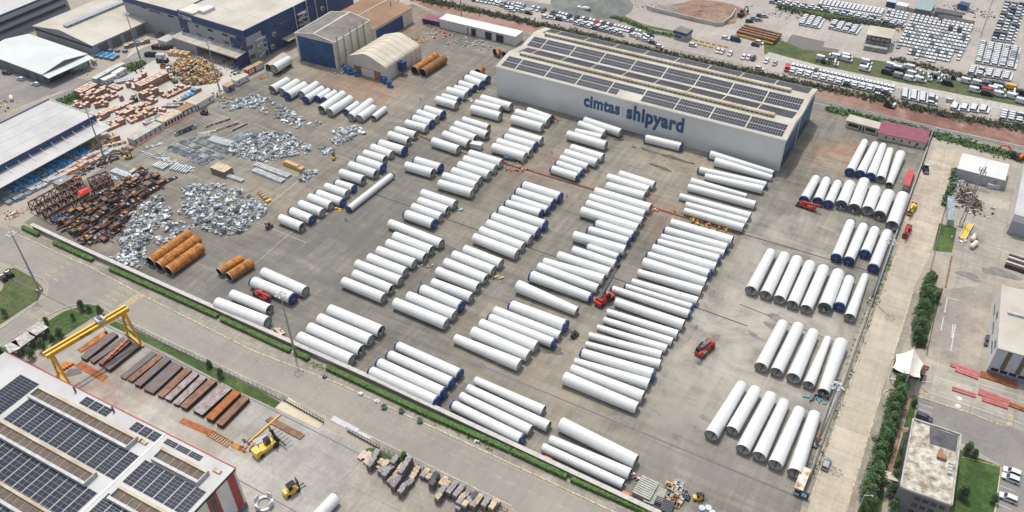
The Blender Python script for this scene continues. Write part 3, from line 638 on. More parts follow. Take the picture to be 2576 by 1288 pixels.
# lettering on the front wall
for body, xa, ya, xb, yb in (('cimtas', 2010, 410, 2372, 500), ('shipyard', 2438, 525, 3012, 675)):
    t1 = px('p', xa, ya)
    u0, z0 = w.onwall('f', 'p', xa, ya); u1, z1 = w.onwall('f', 'p', xb, yb)
    me = text_mesh(body, 1.0, 0.04, 0.042); xs = [v.co.x for v in me.vertices]; ys = [v.co.y for v in me.vertices]
    k = (u1 - u0) / (max(xs) - min(xs)); zc = 9.6 if body[0] == 'c' else 9.55
    me.materials.clear(); me.materials.append(M['signblue'])
    o = bpy.data.objects.new('sign_lettering', me); C.objects.link(o); o.parent = w.root
    cx = (max(xs) + min(xs)) / 2
    o.matrix_local = Matrix.Translation(((u0 + u1) / 2 - cx * k, -.1, zc)) @ Matrix.Rotation(math.pi / 2, 4, 'X') @ Matrix.Diagonal((k, k * 1.28, 2.0, 1))
ud, zd = w.onwall('f', 'p', 2402, 490); b = MB(); b.box(ud, -.06, zd - 2.6, .16, .1, 5.4, mat('sign_bar_red', (.35, .12, .11))); b.obj('sign_bar', w.root)

# --- grey roof hall with the blue door, and the rust dusted hall behind it
g = Bld('grey_roof_hall', 'cream hall with dirty grey gable roof and huge blue front door', 'hall', ('10', 388, 335), ('10', 787, 432), ('10', 1160, 212), 15)
g.walls(M['wallcream'], 2.2, 'y'); g.roof(M['roofgrey'], 2.2, 'y', .15)
b = MB(); b.beam((g.L / 2, -.2, g.h + 2.45), (g.L / 2, g.W + .2, g.h + 2.45), .9, .12, M['wallcream'])
for x in (0, g.L): b.beam((x, -.2, g.h + .22), (x, g.W + .2, g.h + .22), .45, .25, M['wht'])
for y in (0, g.W):
    b.beam((0, y, g.h + .25), (g.L / 2, y, g.h + 2.45), .45, .25, M['wht']); b.beam((g.L / 2, y, g.h + 2.45), (g.L, y, g.h + .25), .45, .25, M['wht'])
b.obj('roof_edge', g.root)
g.wallbox('blue_door', 'f', 1.6, g.L - 1.4, .1, g.h - .9, M['bluedoor'], .2)
for i in range(5):
    y = 1.5 + i * g.W / 5.4; b = MB(); b.tube((g.L + .7, y, .3), (g.L + .7, y, g.h + 3.2 - (i % 2) * 1.2), .32, .32, M['pole'], 10)
    b.tube((g.L + .7, y, g.h + 3.0 - (i % 2) * 1.2), (g.L + .7, y, g.h + 3.5 - (i % 2) * 1.2), .5, .2, M['pole'], 10); b.obj('exhaust_pipe', g.root)
br = Bld('rust_dusted_hall', 'low hall with orange brown rust dusted roof behind the grey roof hall', 'hall', ('10', 1180, 300), ('10', 1568, 78), ('10', 1150, -40), 8.6)
br.walls(M['wallcream'], 2.0, 'x'); br.roof(M['roofbrown'], 2.0, 'x', .4)
br.wallbox('blue_side_wall', 'f', 2, br.L * .74, .1, br.h - 1.2, M['blue'], .12)
b = MB(); b.beam((0, br.W / 2, br.h + 2.35), (br.L, br.W / 2, br.h + 2.35), .5, .12, M['wallcream']); b.obj('ridge_cap', br.root)
b = MB(); b.tube((br.L * .8, br.W * .3, br.h), (br.L * .8, br.W * .3, br.h + 4), .25, .25, M['grey'], 8); b.obj('flue', br.root)

# --- fabric tent hall with rounded shoulders
t = Bld('tent_hall', 'cream fabric tent hall with rounded shoulders beside the grey roof hall', 'tent hall', ('10', 908, 560), ('10', 1300, 672), ('10', 1645, 445), 8.6)
prof = [(0, 0), (0, 7.2), (.015, 8.0), (.05, 8.7), (.12, 9.4), (.40, 11.9), (.46, 12.25), (.5, 12.35), (.54, 12.25), (.60, 11.9), (.88, 9.4), (.95, 8.7), (.985, 8.0), (1, 7.2), (1, 0)]
b = MB(); n = len(prof); nseg = 7
for k in range(nseg):
    y0, y1 = k * t.W / nseg, (k + 1) * t.W / nseg
    for i in range(n - 1):
        (a, za), (c, zc) = prof[i], prof[i + 1]
        b.add([(a * t.L, y0, za), (c * t.L, y0, zc), (c * t.L, y1, zc), (a * t.L, y1, za)], [(0, 1, 2, 3)], M['tentw'] if zc < 7.5 and za < 7.5 else M['tent'], False)
for yy, s_ in ((0, 1), (t.W, -1)): b.add([(a * t.L, yy, z) for a, z in prof], [list(range(n))], M['tentw'])
b.obj('fabric_shell', t.root)
b = MB()
for k in range(nseg + 1):
    for i in range(n - 1):
        (a, za), (c, zc) = prof[i], prof[i + 1]; y = k * t.W / nseg
        b.beam((a * t.L, y, za + .03), (c * t.L, y, zc + .03), .22, .16, M['vent'])
for k in range(1, 6): b.box(t.L * k / 6, -.05, 4, .12, .1, 5.2 + (1.4 - abs(k - 3) * .6), M['vent'])
b.obj('shell_rib', t.root)
t.wallbox('door_surround', 'f', t.L * .17, t.L * .86, .05, 4.6, M['roofbrown'], .1)
for i in range(2): t.wallbox('door_leaf', 'f', t.L * (.36 + .17 * i), t.L * (.525 + .17 * i), .05, 4.3, M['wht'], .18)
# plant round the tent
def dust_filter(nm, label, p, k=1.0):
    r = thing(nm, label, 'dust filter', p)
    b = MB(); b.box(0, 0, 3 * k, 4 * k, 3.2 * k, 4.4 * k, M['blue']); b.box(0, 0, 1.2 * k, 1.2 * k, 1 * k, 1.8 * k, M['blue'], taper=1.0)
    b.hexa([(-.5 * k, -.5 * k, 1.2 * k), (.5 * k, -.5 * k, 1.2 * k), (.5 * k, .5 * k, 1.2 * k), (-.5 * k, .5 * k, 1.2 * k), (-2 * k, -1.6 * k, 3 * k), (2 * k, -1.6 * k, 3 * k), (2 * k, 1.6 * k, 3 * k), (-2 * k, 1.6 * k, 3 * k)], M['blue']); b.obj('housing', r)
    b = MB()
    for sx in (-1, 1):
        for sy in (-1, 1): b.box(sx * 1.7 * k, sy * 1.4 * k, 0, .2, .2, 3 * k, M['grey'])
    b.obj('stand', r); b = MB(); b.tube((0, 0, 7.4 * k), (0, 0, 8.2 * k), .7 * k, .7 * k, M['grey'], 12); b.obj('outlet', r)
dust_filter('dust_filter', 'tall blue dust filter against the side of the tent hall', at('10', 1475, 745))
def fan_unit(t_, x, y, lab, k=1.0):
    r = thing('blower', lab, 'blower', at(t_, x, y)); b = MB(); b.tube((0, 0, .2), (0, 0, 3.0 * k), 1.4 * k, 1.2 * k, mat('plant_blue', (.01, .11, .30), .4), 16); b.tube((0, 0, 3 * k), (0, 0, 3.6 * k), .5 * k, .5 * k, M['grey'], 10); b.obj('drum', r)
    b = MB(); b.box(1.6 * k, -.4, 0, 1.6 * k, 1.2 * k, 1.3 * k, mat('plant_blue', (.01, .11, .30))); b.obj('motor', r)
for i, (x, y, k, lab) in enumerate([(862, 660, 1, 'blue blower at the foot of the grey roof hall corner'), (912, 725, 1.1, 'blue blower left of the tent hall doors, beside the pale sacks'), (940, 740, 1, 'second blue blower left of the tent hall doors, nearer the doors'), (1010, 762, .9, 'dark blue drum unit just left of the tent hall doors'), (1300, 835, 1, 'blue blower at the front right corner of the tent hall'), (1345, 870, 1, 'lowest blue blower in front of the tent hall right corner'), (1270, 820, .8, 'small blue blower right of the tent hall doors')]):
    fan_unit('10', x, y, lab, k)

# --- blue and grey factory with a fascia sign
k = Bld('blue_factory', 'blue and grey factory with white fascia sign and pale roof', 'factory', ('00', 1775, 118), ('00', 2445, 322), ('10', 375, 0), 18.5)
k.W += 40; L, W, h = k.L, k.W, k.h
b = MB(); b.box(L / 2, W / 2, 0, L, W, h, M['blue']); b.obj('wall', k.root)
b = MB(); b.box(L / 2, W / 2, h + .02, L - 1.2, W - 1.2, .1, M['roofcream'])
for i in range(1, 4): b.beam((L * i / 4, .8, h + .14), (L * i / 4, W - 1, h + .14), .35, .08, M['lgrey'])
for i in range(1, 5): b.beam((1, W * i / 5, h + .14), (L - 1, W * i / 5, h + .14), .3, .08, M['lgrey'])
b.obj('roof', k.root)
b = MB()
for a, c in (((0, 0), (L, 0)), ((L, 0), (L, W)), ((0, 0), (0, W))): b.beam((*a, h + .3), (*c, h + .3), .5, .6, M['blue'])
b.obj('parapet', k.root)
k.wpix('grey_panel', 'f', '00', 1885, 225, 2375, 640, M['wallgrey'], .12)
u0, z0 = k.onwall('f', '00', 1870, 225); u1, _ = k.onwall('f', '00', 2385, 370)
k.wpix('grey_panel', 'f', '00', 1900, 240, 2370, 360, M['wallgrey'], .14)
u0, _ = k.onwall('r', '00', 2460, 380); u1, _ = k.onwall('r', '10', 50, 320)
k.wallbox('grey_panel', 'r', .5, u1, .1, h - 3.6, M['wallgrey'], .12)
for x, y, dx in [(1965, 245, 35), (2090, 285, 55), (2235, 330, 60), (1985, 330, 38), (2105, 365, 55), (2250, 405, 60), (2010, 408, 35), (2050, 425, 55), (2195, 465, 58), (2340, 508, 62), (2385, 380, 55), (2400, 455, 55), (2410, 530, 50)]:
    k.wpix('window', 'f', '00', x, y, x + dx, y + dx * .28 + 22, M['glass'], .22)
for x, y, dx, dy in [(40, 300, 55, 30), (145, 235, 68, 36), (245, 190, 45, 40), (310, 145, 65, 40), (440, 85, 40, 30), (500, 50, 42, 35), (560, 15, 62, 38), (180, 310, 45, 25), (260, 265, 40, 25), (325, 220, 60, 30), (515, 130, 38, 20), (575, 88, 45, 20), (685, 25, 60, 26), (180, 415, 65, 36), (345, 335, 35, 30)]:
    f = k.wpix('window', 'r', '10', x, y + dy + 12, x + dx, y + 18, M['lgrey'], .16); 
    k.wpix('pane', 'r', '10', x + 4, y + dy + 8, x + dx - 4, y + 20, M['glass'], .22, f)
for t_, x, y in (('00', 2490, 470), ('00', 2515, 560)): k.wpix('window', 'r', t_, x, y, x + 55, y + 12, M['glass'], .22)
# sign: emblem and word
u0, z0 = k.onwall('f', '00', 1835, 195); u1, z1 = k.onwall('f', '00', 1930, 205)
me = text_mesh('TEKSAN', 1.0, .05, .045); me.materials.clear(); me.materials.append(M['wht']); xs = [v.co.x for v in me.vertices]; kk = (u1 - u0) / (max(xs) - min(xs))
o = bpy.data.objects.new('sign_lettering', me); C.objects.link(o); o.parent = k.root
o.matrix_local = Matrix.Translation(((u0 + u1) / 2, -.18, h - 1.9)) @ Matrix.Rotation(math.pi / 2, 4, 'X') @ Matrix.Diagonal((kk, kk * 1.4, 1, 1))
b = MB(); ue = u0 - 1.3
for dx, dz, r in ((0, .9, .45), (-.6, .75, .3), (.6, .75, .3), (-.35, 1.3, .3), (.4, 1.25, .28)): b.tube((ue + dx, -.1, h - 2.0 + dz), (ue + dx, -.25, h - 2.0 + dz), r, r, M['wht'], 10)
b.box(ue, -.2, h - 2.9, .3, .15, 1.6, M['wht']); b.obj('sign_emblem', k.root)
# loading canopy along the front
xa, _ = k.onwall('f', '00', 1775, 400); b = MB(); b.hexa([(0, -7.5, 6.6), (L - .5, -7.5, 6.6), (L - .5, -.1, 7.2), (0, -.1, 7.2), (0, -7.5, 6.9), (L - .5, -7.5, 6.9), (L - .5, -.1, 7.5), (0, -.1, 7.5)], M['roofcream']); b.box(L / 2, -7.6, 6.2, L - .5, .2, .75, M['roofcream'])
b.obj('loading_canopy', k.root)
b = MB()
for i in range(8): b.beam((3 + i * (L - 6) / 7, -7.2, 6.9), (3 + i * (L - 6) / 7, 0, 10.0), .15, .15, M['wht'])
b.obj('canopy_stay', k.root)
b = MB(); b.box(L * .36 / 2 + .2, -3.5, 0, L * .36 - .4, 6.6, 6.1, M['wallgrey']); b.obj('loading_bay_wall', k.root)
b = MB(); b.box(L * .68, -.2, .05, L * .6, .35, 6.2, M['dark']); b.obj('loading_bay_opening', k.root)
b = MB(); b.box(L - .6, -3.8, 0, .5, 6.8, 6.4, M['blue']); b.obj('canopy_end_wall', k.root)
# stair wells on the side wall
def fire_stair(t_, x, y, zt, lv):
    u, _ = k.onwall('r', t_, x, y); b = MB(); m = mat('stair_white', (.55, .56, .52), .6)
    for i in range(lv):
        z = zt - i * 3.1; b.box(L + 1.1, u, z, 2.0, 6.2, .15, m); b.beam((L + 1.6, u + 3 - 6 * (i % 2), z), (L + 1.6, u - 3 + 6 * (i % 2), z - 3.0), 1.1, .25, m)
        for s_ in (-3, 3): b.box(L + 2.05, u + s_, z, .12, .12, 1.1, m)
        b.box(L + 2.1, u, z + .95, .08, 6.2, .1, m)
    for s_ in (-3, 3): b.box(L + 2.1, u + s_, .1, .15, .15, zt, m)
    b.obj('fire_stair', k.root)
fire_stair('10', 40, 450, 11.5, 3); fire_stair('10', 450, 180, 14, 3)
b = MB()
for t_, x, y in (('10', 405, 270), ('10', 525, 210), ('10', 605, 150), ('10', 710, 95)):
    u, z = k.onwall('r', t_, x, y); b.tube((L + .8, u, 2), (L + .8, u, h + 1), .3, .3, M['lgrey'], 8)
b.obj('duct', k.root)
b = MB()
for t_, x, y in (('10', 170, 340), ('10', 155, 465), ('10', 655, 80)):
    u, z = k.onwall('r', t_, x, y); b.box(L + .9, u, z - 1, 1.6, 2.0, 2.0, M['lgrey']); b.tube((L + 1.8, u, z), (L + 1.85, u, z), .8, .8, M['dark'], 12)
b.obj('ventilation_unit', k.root)
u, z = k.onwall('r', '10', 330, 400); b = MB(); b.hexa([(L, u - 5, 5), (L + 5, u - 5, 4.6), (L + 5, u + 5, 4.6), (L, u + 5, 5), (L, u - 5, 5.2), (L + 5, u - 5, 4.8), (L + 5, u + 5, 4.8), (L, u + 5, 5.2)], M['vent']); b.obj('side_canopy', k.root)
# penthouse on the roof
xa, ya = k.loc('00', 1785, 112); xb, yb = k.loc('00', 1985, 195); b = MB(); b.box(6.5, 6, h, 11, 10, 1.0, M['wallcream']); b.box(14, 9, h, 5, 8, 1.8, M['wht']); b.obj('roof_penthouse', k.root)
# west wing of the factory
kw = Bld('factory_wing', 'long grey wing with blue fascia and pale roof left of the blue factory', 'factory', ('00', 1225, -30), ('00', 1775, 118), ('00', 2300, -200), 17.5)
kw.L = (k.a - kw.a).dot(kw.d) - .3; kw.walls(M['wallgrey'], 0, 'n'); kw.W_ = kw.W
kw.roof(M['roofcream'], 0, 'n', 0); b = MB(); kw.wallbox('', 'f', 0, kw.L, kw.h - 2.6, kw.h + .5, M['blue'], .15, into=b); b.obj('fascia', kw.root)
for x, y in ((1420, 60), (1560, 110), (1690, 148), (1500, 95)): kw.wpix('window', 'f', '00', x, y, x + 55, y + 30, M['glass'], .2)

# --- other halls at the left
a1 = Bld('cream_roof_warehouse', 'low warehouse with cream gable roof and glazed ridge monitor', 'warehouse', ('00', 335, 262), ('00', 930, 458), ('00', 1590, 170), 6.0)
a1.walls(M['wallgrey'], 3.4, 'y'); a1.roof(M['roofcream'], 3.4, 'y', .6)
b = MB(); b.box(a1.L / 2, a1.W / 2 + 1, a1.h + 3.0, 3.4, a1.W - 5, 1.5, mat('monitor_glass', (.25, .34, .34), .3, var=.35, scale=.5)); b.box(a1.L / 2, a1.W / 2 + 1, a1.h + 4.5, 3.8, a1.W - 4.6, .15, M['wallgrey']); b.obj('ridge_monitor', a1.root)
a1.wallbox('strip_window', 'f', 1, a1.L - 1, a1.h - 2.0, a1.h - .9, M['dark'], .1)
for i in range(5): a1.wallbox('bay_door', 'r', 3 + i * a1.W / 5.2, 9 + i * a1.W / 5.2, .1, 4.8, M['walldgrey'], .1)
a2 = Bld('pale_green_roof_shed', 'shed with pale green roof and open end, white cars beside it', 'shed', ('00', -160, 530), ('00', 425, 748), ('00', 872, 548), 6.0)
a2.walls(M['walldgrey'], 2.2, 'x'); a2.roof(M['roofgreen'], 2.2, 'x', .5)
b = MB(); b.hexa([(a2.L + .1, -.3, 5.6), (a2.L + 5, -.3, 4.9), (a2.L + 5, a2.W + .3, 4.9), (a2.L + .1, a2.W + .3, 5.6), (a2.L + .1, -.3, 5.8), (a2.L + 5, -.3, 5.1), (a2.L + 5, a2.W + .3, 5.1), (a2.L + .1, a2.W + .3, 5.8)], M['roofgreen']); b.obj('lean_to_roof', a2.root)
a2.wallbox('end_opening', 'r', a2.W * .1, a2.W * .55, .1, 4.5, M['dark'], .1); a2.wallbox('end_door', 'r', a2.W * .62, a2.W * .95, .1, 4.5, M['lgrey'], .1)
for x in (a2.L - 16, a2.L - 8): a2.wallbox('door', 'f', x, x + 3, .1, 4.2, M['blue'], .1)
a3 = Bld('grey_factory', 'big dark grey factory with two strips of windows at the far left', 'factory', ('00', -320, 292), ('00', 640, -102), ('00', -330, -100), 13.5, W=70)
a3.walls(M['wallgrey'], 0, 'n'); a3.roof(M['roofw'], 0, 'n', -.4); b = MB(); a3.wallbox('', 'f', 0, a3.L, a3.h - .6, a3.h + .5, M['blue'], .2, into=b); b.obj('fascia', a3.root)
for z in (8.6, 4.0):
    n = 38
    for i in range(n): a3.wallbox('window', 'f', 2 + i * (a3.L - 4) / n, 2 + (i + .86) * (a3.L - 4) / n, z, z + 1.7, M['glass'], .14)
b = MB(); a3.wallbox('', 'f', 1, a3.L - 1, 7.9, 8.3, M['walldgrey'], .2, into=b); a3.wallbox('', 'f', 1, a3.L - 1, 3.3, 3.7, M['walldgrey'], .2, into=b); b.obj('sill_band', a3.root)
a4 = Bld('white_roof_factory', 'white roofed factory with blue fascia and white canopy at the left edge', 'factory', ('01', -420, 605), ('00', 952, 1168), ('00', 482, 1012), 10.0)
a4.walls(M['wallw'], 0, 'n'); a4.roof(M['roofw'], 0, 'n', 0)
b = MB()
for i in range(1, 4): b.beam((0, a4.W * i / 4, a4.h + .27), (a4.L, a4.W * i / 4, a4.h + .27), .25, .08, M['lgrey'])
for i in range(1, 12): b.beam((a4.L * i / 12, 0, a4.h + .27), (a4.L * i / 12, a4.W, a4.h + .27), .15, .06, M['wht'])
b.beam((0, a4.W - .1, a4.h + .4), (a4.L, a4.W - .1, a4.h + .4), .5, .5, M['blue']); b.beam((a4.L, 0, a4.h + .4), (a4.L, a4.W, a4.h + .4), .4, .4, M['lgrey']); b.obj('roof_rib', a4.root)
b = MB(); a4.wallbox('', 'f', 0, a4.L + .2, a4.h - 2.4, a4.h + .45, M['blue'], .25, into=b); b.obj('fascia', a4.root)
b = MB(); b.hexa([(0, -9, 6.1), (a4.L + 1, -9, 6.1), (a4.L + 1, -.2, 6.9), (0, -.2, 6.9), (0, -9, 6.4), (a4.L + 1, -9, 6.4), (a4.L + 1, -.2, 7.2), (0, -.2, 7.2)], M['roofw']); b.obj('loading_canopy', a4.root)
b = MB()
for i in range(12): b.beam((4 + i * (a4.L - 6) / 11, -5, 6.7), (4 + i * (a4.L - 6) / 11, -.3, 9), .14, .14, M['wht'])
b.obj('canopy_stay', a4.root)

# --- low white store along the railway, containers
c1 = Bld('white_store', 'long low white store with open doors beside the railway', 'store', ('10', 1845, 192), ('20', 35, 372), ('20', 108, 318), 5.2)
c1.walls(M['wallw'], 0, 'n'); c1.roof(M['wht'], 0, 'n', .25)
for x, y, w_ in ((2165, 275, 45), (2305, 315, 65), (2415, 345, 75), (2125, 262, 8)):
    u0, _ = c1.onwall('f', '10', x, y); u1, _ = c1.onwall('f', '10', x + w_, y + w_ * .28); c1.wallbox('door_opening', 'f', u0, u1, .1, 4.2, M['dark'], .1)
b = MB()
for i in range(16): c1.wallbox('', 'f', i * c1.L / 16, i * c1.L / 16 + .12, 0, 5.1, M['lgrey'], .06, into=b)
b.obj('wall_joint', c1.root)
def container(name, label, cat, p0, p1, p2, h, m, top=None, group=None, win=()):
    c = Bld(name, label, cat, p0, p1, p2, h, group=group)
    b = MB(); b.box(c.L / 2, c.W / 2, .15, c.L, c.W, h - .15, m)
    n = max(4, int(c.L / .9))
    for i in range(n): b.box((i + .5) * c.L / n, -.03, .3, .3, .06, h - .6, m)
    b.obj('body', c.root)
    b = MB(); b.box(c.L / 2, c.W / 2, h + .01, c.L + .1, c.W + .1, .12, top or m); b.obj('roof', c.root)
    for u0, u1, z0, z1, mm, nm in win: c.wallbox(nm, 'f', u0 * c.L, u1 * c.L, z0, z1, mm, .1)
    return c
WN = [(.15, .25, 1.2, 2.0, M['glass'], 'window'), (.45, .55, .3, 2.1, M['lgrey'], 'door'), (.75, .85, 1.2, 2.0, M['glass'], 'window')]
container('shipping_container', 'blue shipping container with maroon top behind the white store', 'container', ('10', 1672, 188), ('10', 1840, 222), ('10', 1862, 175), 2.9, M['blue'], M['roofmaroon'])
m1 = Bld('maroon_roof_building', 'low cream building with maroon mono pitch roof by the railway', 'building', ('31', 1112, 48), ('31', 1592, 152), ('31', 1640, 55), 3.2)
m1.walls(M['wallcream'], 0, 'n'); b = MB(); b.hexa([(-.3, -.4, 3.15), (m1.L + .3, -.4, 3.15), (m1.L + .3, m1.W + .3, 4.2), (-.3, m1.W + .3, 4.2), (-.3, -.4, 3.35), (m1.L + .3, -.4, 3.35), (m1.L + .3, m1.W + .3, 4.4), (-.3, m1.W + .3, 4.4)], M['roofmaroon']); b.obj('roof', m1.root)
for i in range(5): m1.wallbox('window', 'f', m1.L * (.16 + .165 * i), m1.L * (.2 + .165 * i), 1.3, 2.2, M['glass'], .1)
m1.wallbox('door', 'f', m1.L * .8, m1.L * .83, .1, 2.2, M['walldgrey'], .1)
m2 = Bld('cream_open_building', 'low cream building with open bays left of the maroon roof building', 'building', ('u', 2080, 568), ('u', 2402, 655), ('u', 2440, 602), 3.4)
m2.walls(M['wallcream'], 0, 'n'); m2.roof(M['roofcream'], 0, 'n', .4)
for a, c, n_ in ((.08, .40, 'opening'), (.43, .49, 'doorway'), (.53, .58, 'doorway'), (.62, .92, 'opening')): m2.wallbox(n_, 'f', m2.L * a, m2.L * c, .4 if n_ == 'doorway' else 1.0, 2.6, M['dark'], .1)
x1 = Bld('white_box_building', 'plain white box building with flat white roof in the right hand lot', 'building', ('31', 1912, 408), ('31', 2380, 528), ('31', 2418, 372), 4.6)
x1.walls(mat('grey_sandwich_panel', (.40, .41, .42), .5, var=.04), 0, 'n'); x1.roof(M['wht'], 0, 'n', .3)
x1.wpix('wall_emblem', 'f', '31', 2268, 530, 2300, 548, M['redtrim'], .06)
# --- right hand buildings
y1 = Bld('striped_building', 'cream roofed building with brown striped grey wall at the right edge', 'building', ('32', 2315, 930), ('32', 2900, 1095), ('32', 2422, 315), 11.0)
y1.walls(mat('pale_blue_cladding', (.44, .49, .55), .5, var=.04), 0, 'n'); y1.roof(M['roofcream'], 0, 'n', .2)
for i in range(12): y1.wallbox('brown_pier', 'f', 3.0 + i * 4.4, 4.3 + i * 4.4, 3.0, 10.7, mat('brown_stripe', (.13, .10, .07)), .15)
for i in range(16): y1.wallbox('window', 'f', .8 + i * 2.6, 2.9 + i * 2.6, 1.6, 2.8, M['glass'], .12)
b = MB(); y1.wallbox('', 'f', 0, y1.L, .1, 1.3, mat('lilac_band', (.22, .23, .33)), .2, into=b); b.obj('plinth', y1.root)
b = MB(); y1.wallbox('', 'l', 0, y1.W, 0, 11, M['wht'], .12, into=b); b.obj('white_side_wall', y1.root)
for a, c, z0, z1 in ((.12, .3, 4.5, 5.6), (.42, .6, 4.5, 5.6), (.72, .9, 4.5, 5.6), (.1, .2, 7.6, 9), (.55, .65, 7.6, 9)): y1.wallbox('window', 'l', y1.W * a, y1.W * c, z0, z1, M['glass'] if z0 < 6 else M['bluedoor'], .2)
xs_, ys_ = y1.loc('32', 2400, 590); b = MB(); b.box(16, y1.W * .56, 11.2, 28, 1.1, .8, M['lgrey']); b.obj('roof_light', y1.root)
z1 = Bld('right_edge_building', 'white building cut by the right edge behind the lot', 'building', ('31', 2480, 930 - 60), ('31', 2800, 955), ('31', 2640, 300), 9)
z1.walls(M['wht'], 0, 'n'); z1.roof(M['roofw'], 0, 'n', .2); z1.wallbox('grey_band', 'f', .3, 20, .1, 6, M['wallgrey'], .1)
o1 = Bld('mossy_roof_block', 'office block with moss stained white flat roof among trees', 'office', ('33', 1330, 1042), ('33', 1842, 1228), ('33', 1968, 530), 9.6)
L, W, h = o1.L, o1.W, o1.h
o1.walls(M['walldgrey'], 0, 'n'); b = MB(); b.box(L / 2, W / 2, h + .02, L - .4, W - .4, .1, M['moss']); b.obj('roof', o1.root)
b = MB()
for a, c in (((0, 0), (L, 0)), ((L, 0), (L, W)), ((L, W), (0, W)), ((0, W), (0, 0))): b.beam((*a, h + .35), (*c, h + .35), .45, .7, M['conc'])
b.obj('parapet', o1.root)
b = MB(); b.prism([(L * .36, W - .6), (L * .42, W * .73), (L - .5, W * .74), (L - .5, W - .6)], h + .13, h + .17, M['felt']); b.obj('felt_patch', o1.root)
b = MB(); b.box(L * .68, W * .58, h + .12, 2.2, 1.6, 1.1, M['roofbrown']); b.box(L * .66, W * .64, h + .12, .9, 2.2, 1.0, M['roofbrown']); b.box(L * .74, W * .58, h + .12, 1.2, 1.2, .8, M['grey']); b.obj('chimney_stack', o1.root)
b = MB()
for i in range(4): b.box(L * .88, W * (.40 + .045 * i), h + .12, 1.0, .8, .9, M['lgrey'])
b.obj('air_conditioner', o1.root)
for i in range(4):
    for z in (1.2, 4.2, 7.0): o1.wallbox('window', 'f', L * (.33 + .16 * i), L * (.44 + .16 * i), z, z + 1.3, M['glass'], .12)
for i in range(7):
    for z in (1.4, 4.4, 7.2): o1.wallbox('window', 'l', W * (.06 + .13 * i), W * (.14 + .13 * i), z, z + 1.3, M['glass'], .12)
b = MB(); b.hexa([(-4, W * .28, 2.7), (0, W * .28, 3.0), (0, W * .38, 3.0), (-4, W * .38, 2.7), (-4, W * .28, 2.9), (0, W * .28, 3.2), (0, W * .38, 3.2), (-4, W * .38, 2.9)], M['tent']); b.obj('entrance_canopy', o1.root)
# --- membrane canopy over the gate
c0 = gnd(2285, 930); tc = thing('membrane_canopy', 'white peaked membrane canopy over the gate beside the right road', 'canopy', c0)
K = [gnd(2255, 892, 6) - c0, gnd(2246, 924, 6) - c0, gnd(2287, 941, 8.5) - c0, gnd(2315, 949, 6) - c0, gnd(2324, 915, 6) - c0, gnd(2300, 877, 9) - c0]
b = MB(); N = 8
def sag(a, c, k): return [lerp(a, c, i / N) + Vector((0, 0, -k * math.sin(math.pi * i / N))) for i in range(N + 1)]
ridge = sag(K[5], K[2], .4)
for side in ((K[0], K[1]), (K[4], K[3])):
    edge = sag(side[0], side[1], .3); mid = (K[0] + K[3]) / 2
    edge = [e + (Vector((mid.x, mid.y, e.z)) - e) * .10 * math.sin(math.pi * i / N) for i, e in enumerate(edge)]
    rows = []
    for j in range(N + 1):
        s_ = j / N; rows.append([lerp(ridge[i], edge[i], s_) + Vector((0, 0, -.5 * math.sin(math.pi * s_))) for i in range(N + 1)])
    for j in range(N):
        for i in range(N): b.add([rows[j][i], rows[j][i + 1], rows[j + 1][i + 1], rows[j + 1][i]], [(0, 1, 2, 3)], M['canopy'], True)
b.obj('membrane', tc)
b = MB()
for p in (K[0], K[1], K[3], K[4]): b.tube((p.x * .9, p.y * .9, 0), (p.x, p.y, p.z), .18, .15, M['wht'], 8)
for p in (K[2], K[5]): b.tube((p.x, p.y, 0), (p.x, p.y, p.z + .5), .22, .18, M['wht'], 8)
b.obj('mast', tc)
gh = thing('gate_booth', 'dark gate booth under the white membrane canopy', 'booth', gnd(2283, 936)); b = MB(); b.box(0, 0, 0, 9, 4, 3, M['dark']); b.obj('wall', gh); b = MB(); b.box(0, 0, 3.02, 9.6, 4.6, .2, M['felt']); b.obj('roof', gh); b = MB()
for i in range(5): b.box(-3.6 + i * 1.8, -2.05, 1, 1.3, .1, 1.4, M['glass'])
b.obj('window', gh)
# --- guard house, covered rack, far yard sheds
v1 = Bld('guard_house', 'grey guard house with blue fascia beside the car yard road', 'guard house', ('20', 1630, 310), ('20', 1757, 345), ('20', 1797, 297), 4.4)
v1.walls(M['wallgrey'], 0, 'n'); b = MB(); b.box(v1.L / 2, v1.W / 2, 3.2, v1.L + .6, v1.W + .6, 1.5, M['blue']); b.obj('fascia', v1.root); b = MB(); b.box(v1.L / 2, v1.W / 2, 4.72, v1.L + .2, v1.W + .2, .06, M['roofgrey']); b.obj('roof', v1.root)
v1.wallbox('window', 'f', v1.L * .1, v1.L * .6, 1.2, 2.4, M['glass'], .1)
v2 = Bld('covered_storage_rack', 'cream roofed storage rack stacked with pale bundles in the car yard', 'storage rack', ('30', 1002, 345), ('30', 1235, 385), ('30', 1270, 300), 7.2)
v2.roof(M['roofcream'], 1.2, 'x', .6); b = MB()
for i in range(6):
    for y in (0, v2.W): b.box(i * v2.L / 5, y, 0, .25, .25, 7.2, M['grey'])
for z in (2.2, 4.4): b.box(v2.L / 2, v2.W / 2, z, v2.L, v2.W, .12, M['grey'])
b.obj('frame', v2.root)
R = rng(5)
b = MB()
for z in (.15, 2.35, 4.55):
    for i in range(9): b.box((i + .5) * v2.L / 9, v2.W * .42, z, v2.L / 10.5, v2.W * .8, R.uniform(1.2, 1.7), M['conc'])
b.obj('stored_bundle', v2.root)
b = MB()
for z in (.4, 1.6):
    for i in range(9): b.box((i + .5) * v2.L / 9, -2.6, z, v2.L / 10.5, 3.4, .9, M['conc'])
b.box(v2.L / 2, -2.6, .05, v2.L, 3.8, .3, M['grey']); b.obj('front_stack', v2.root)
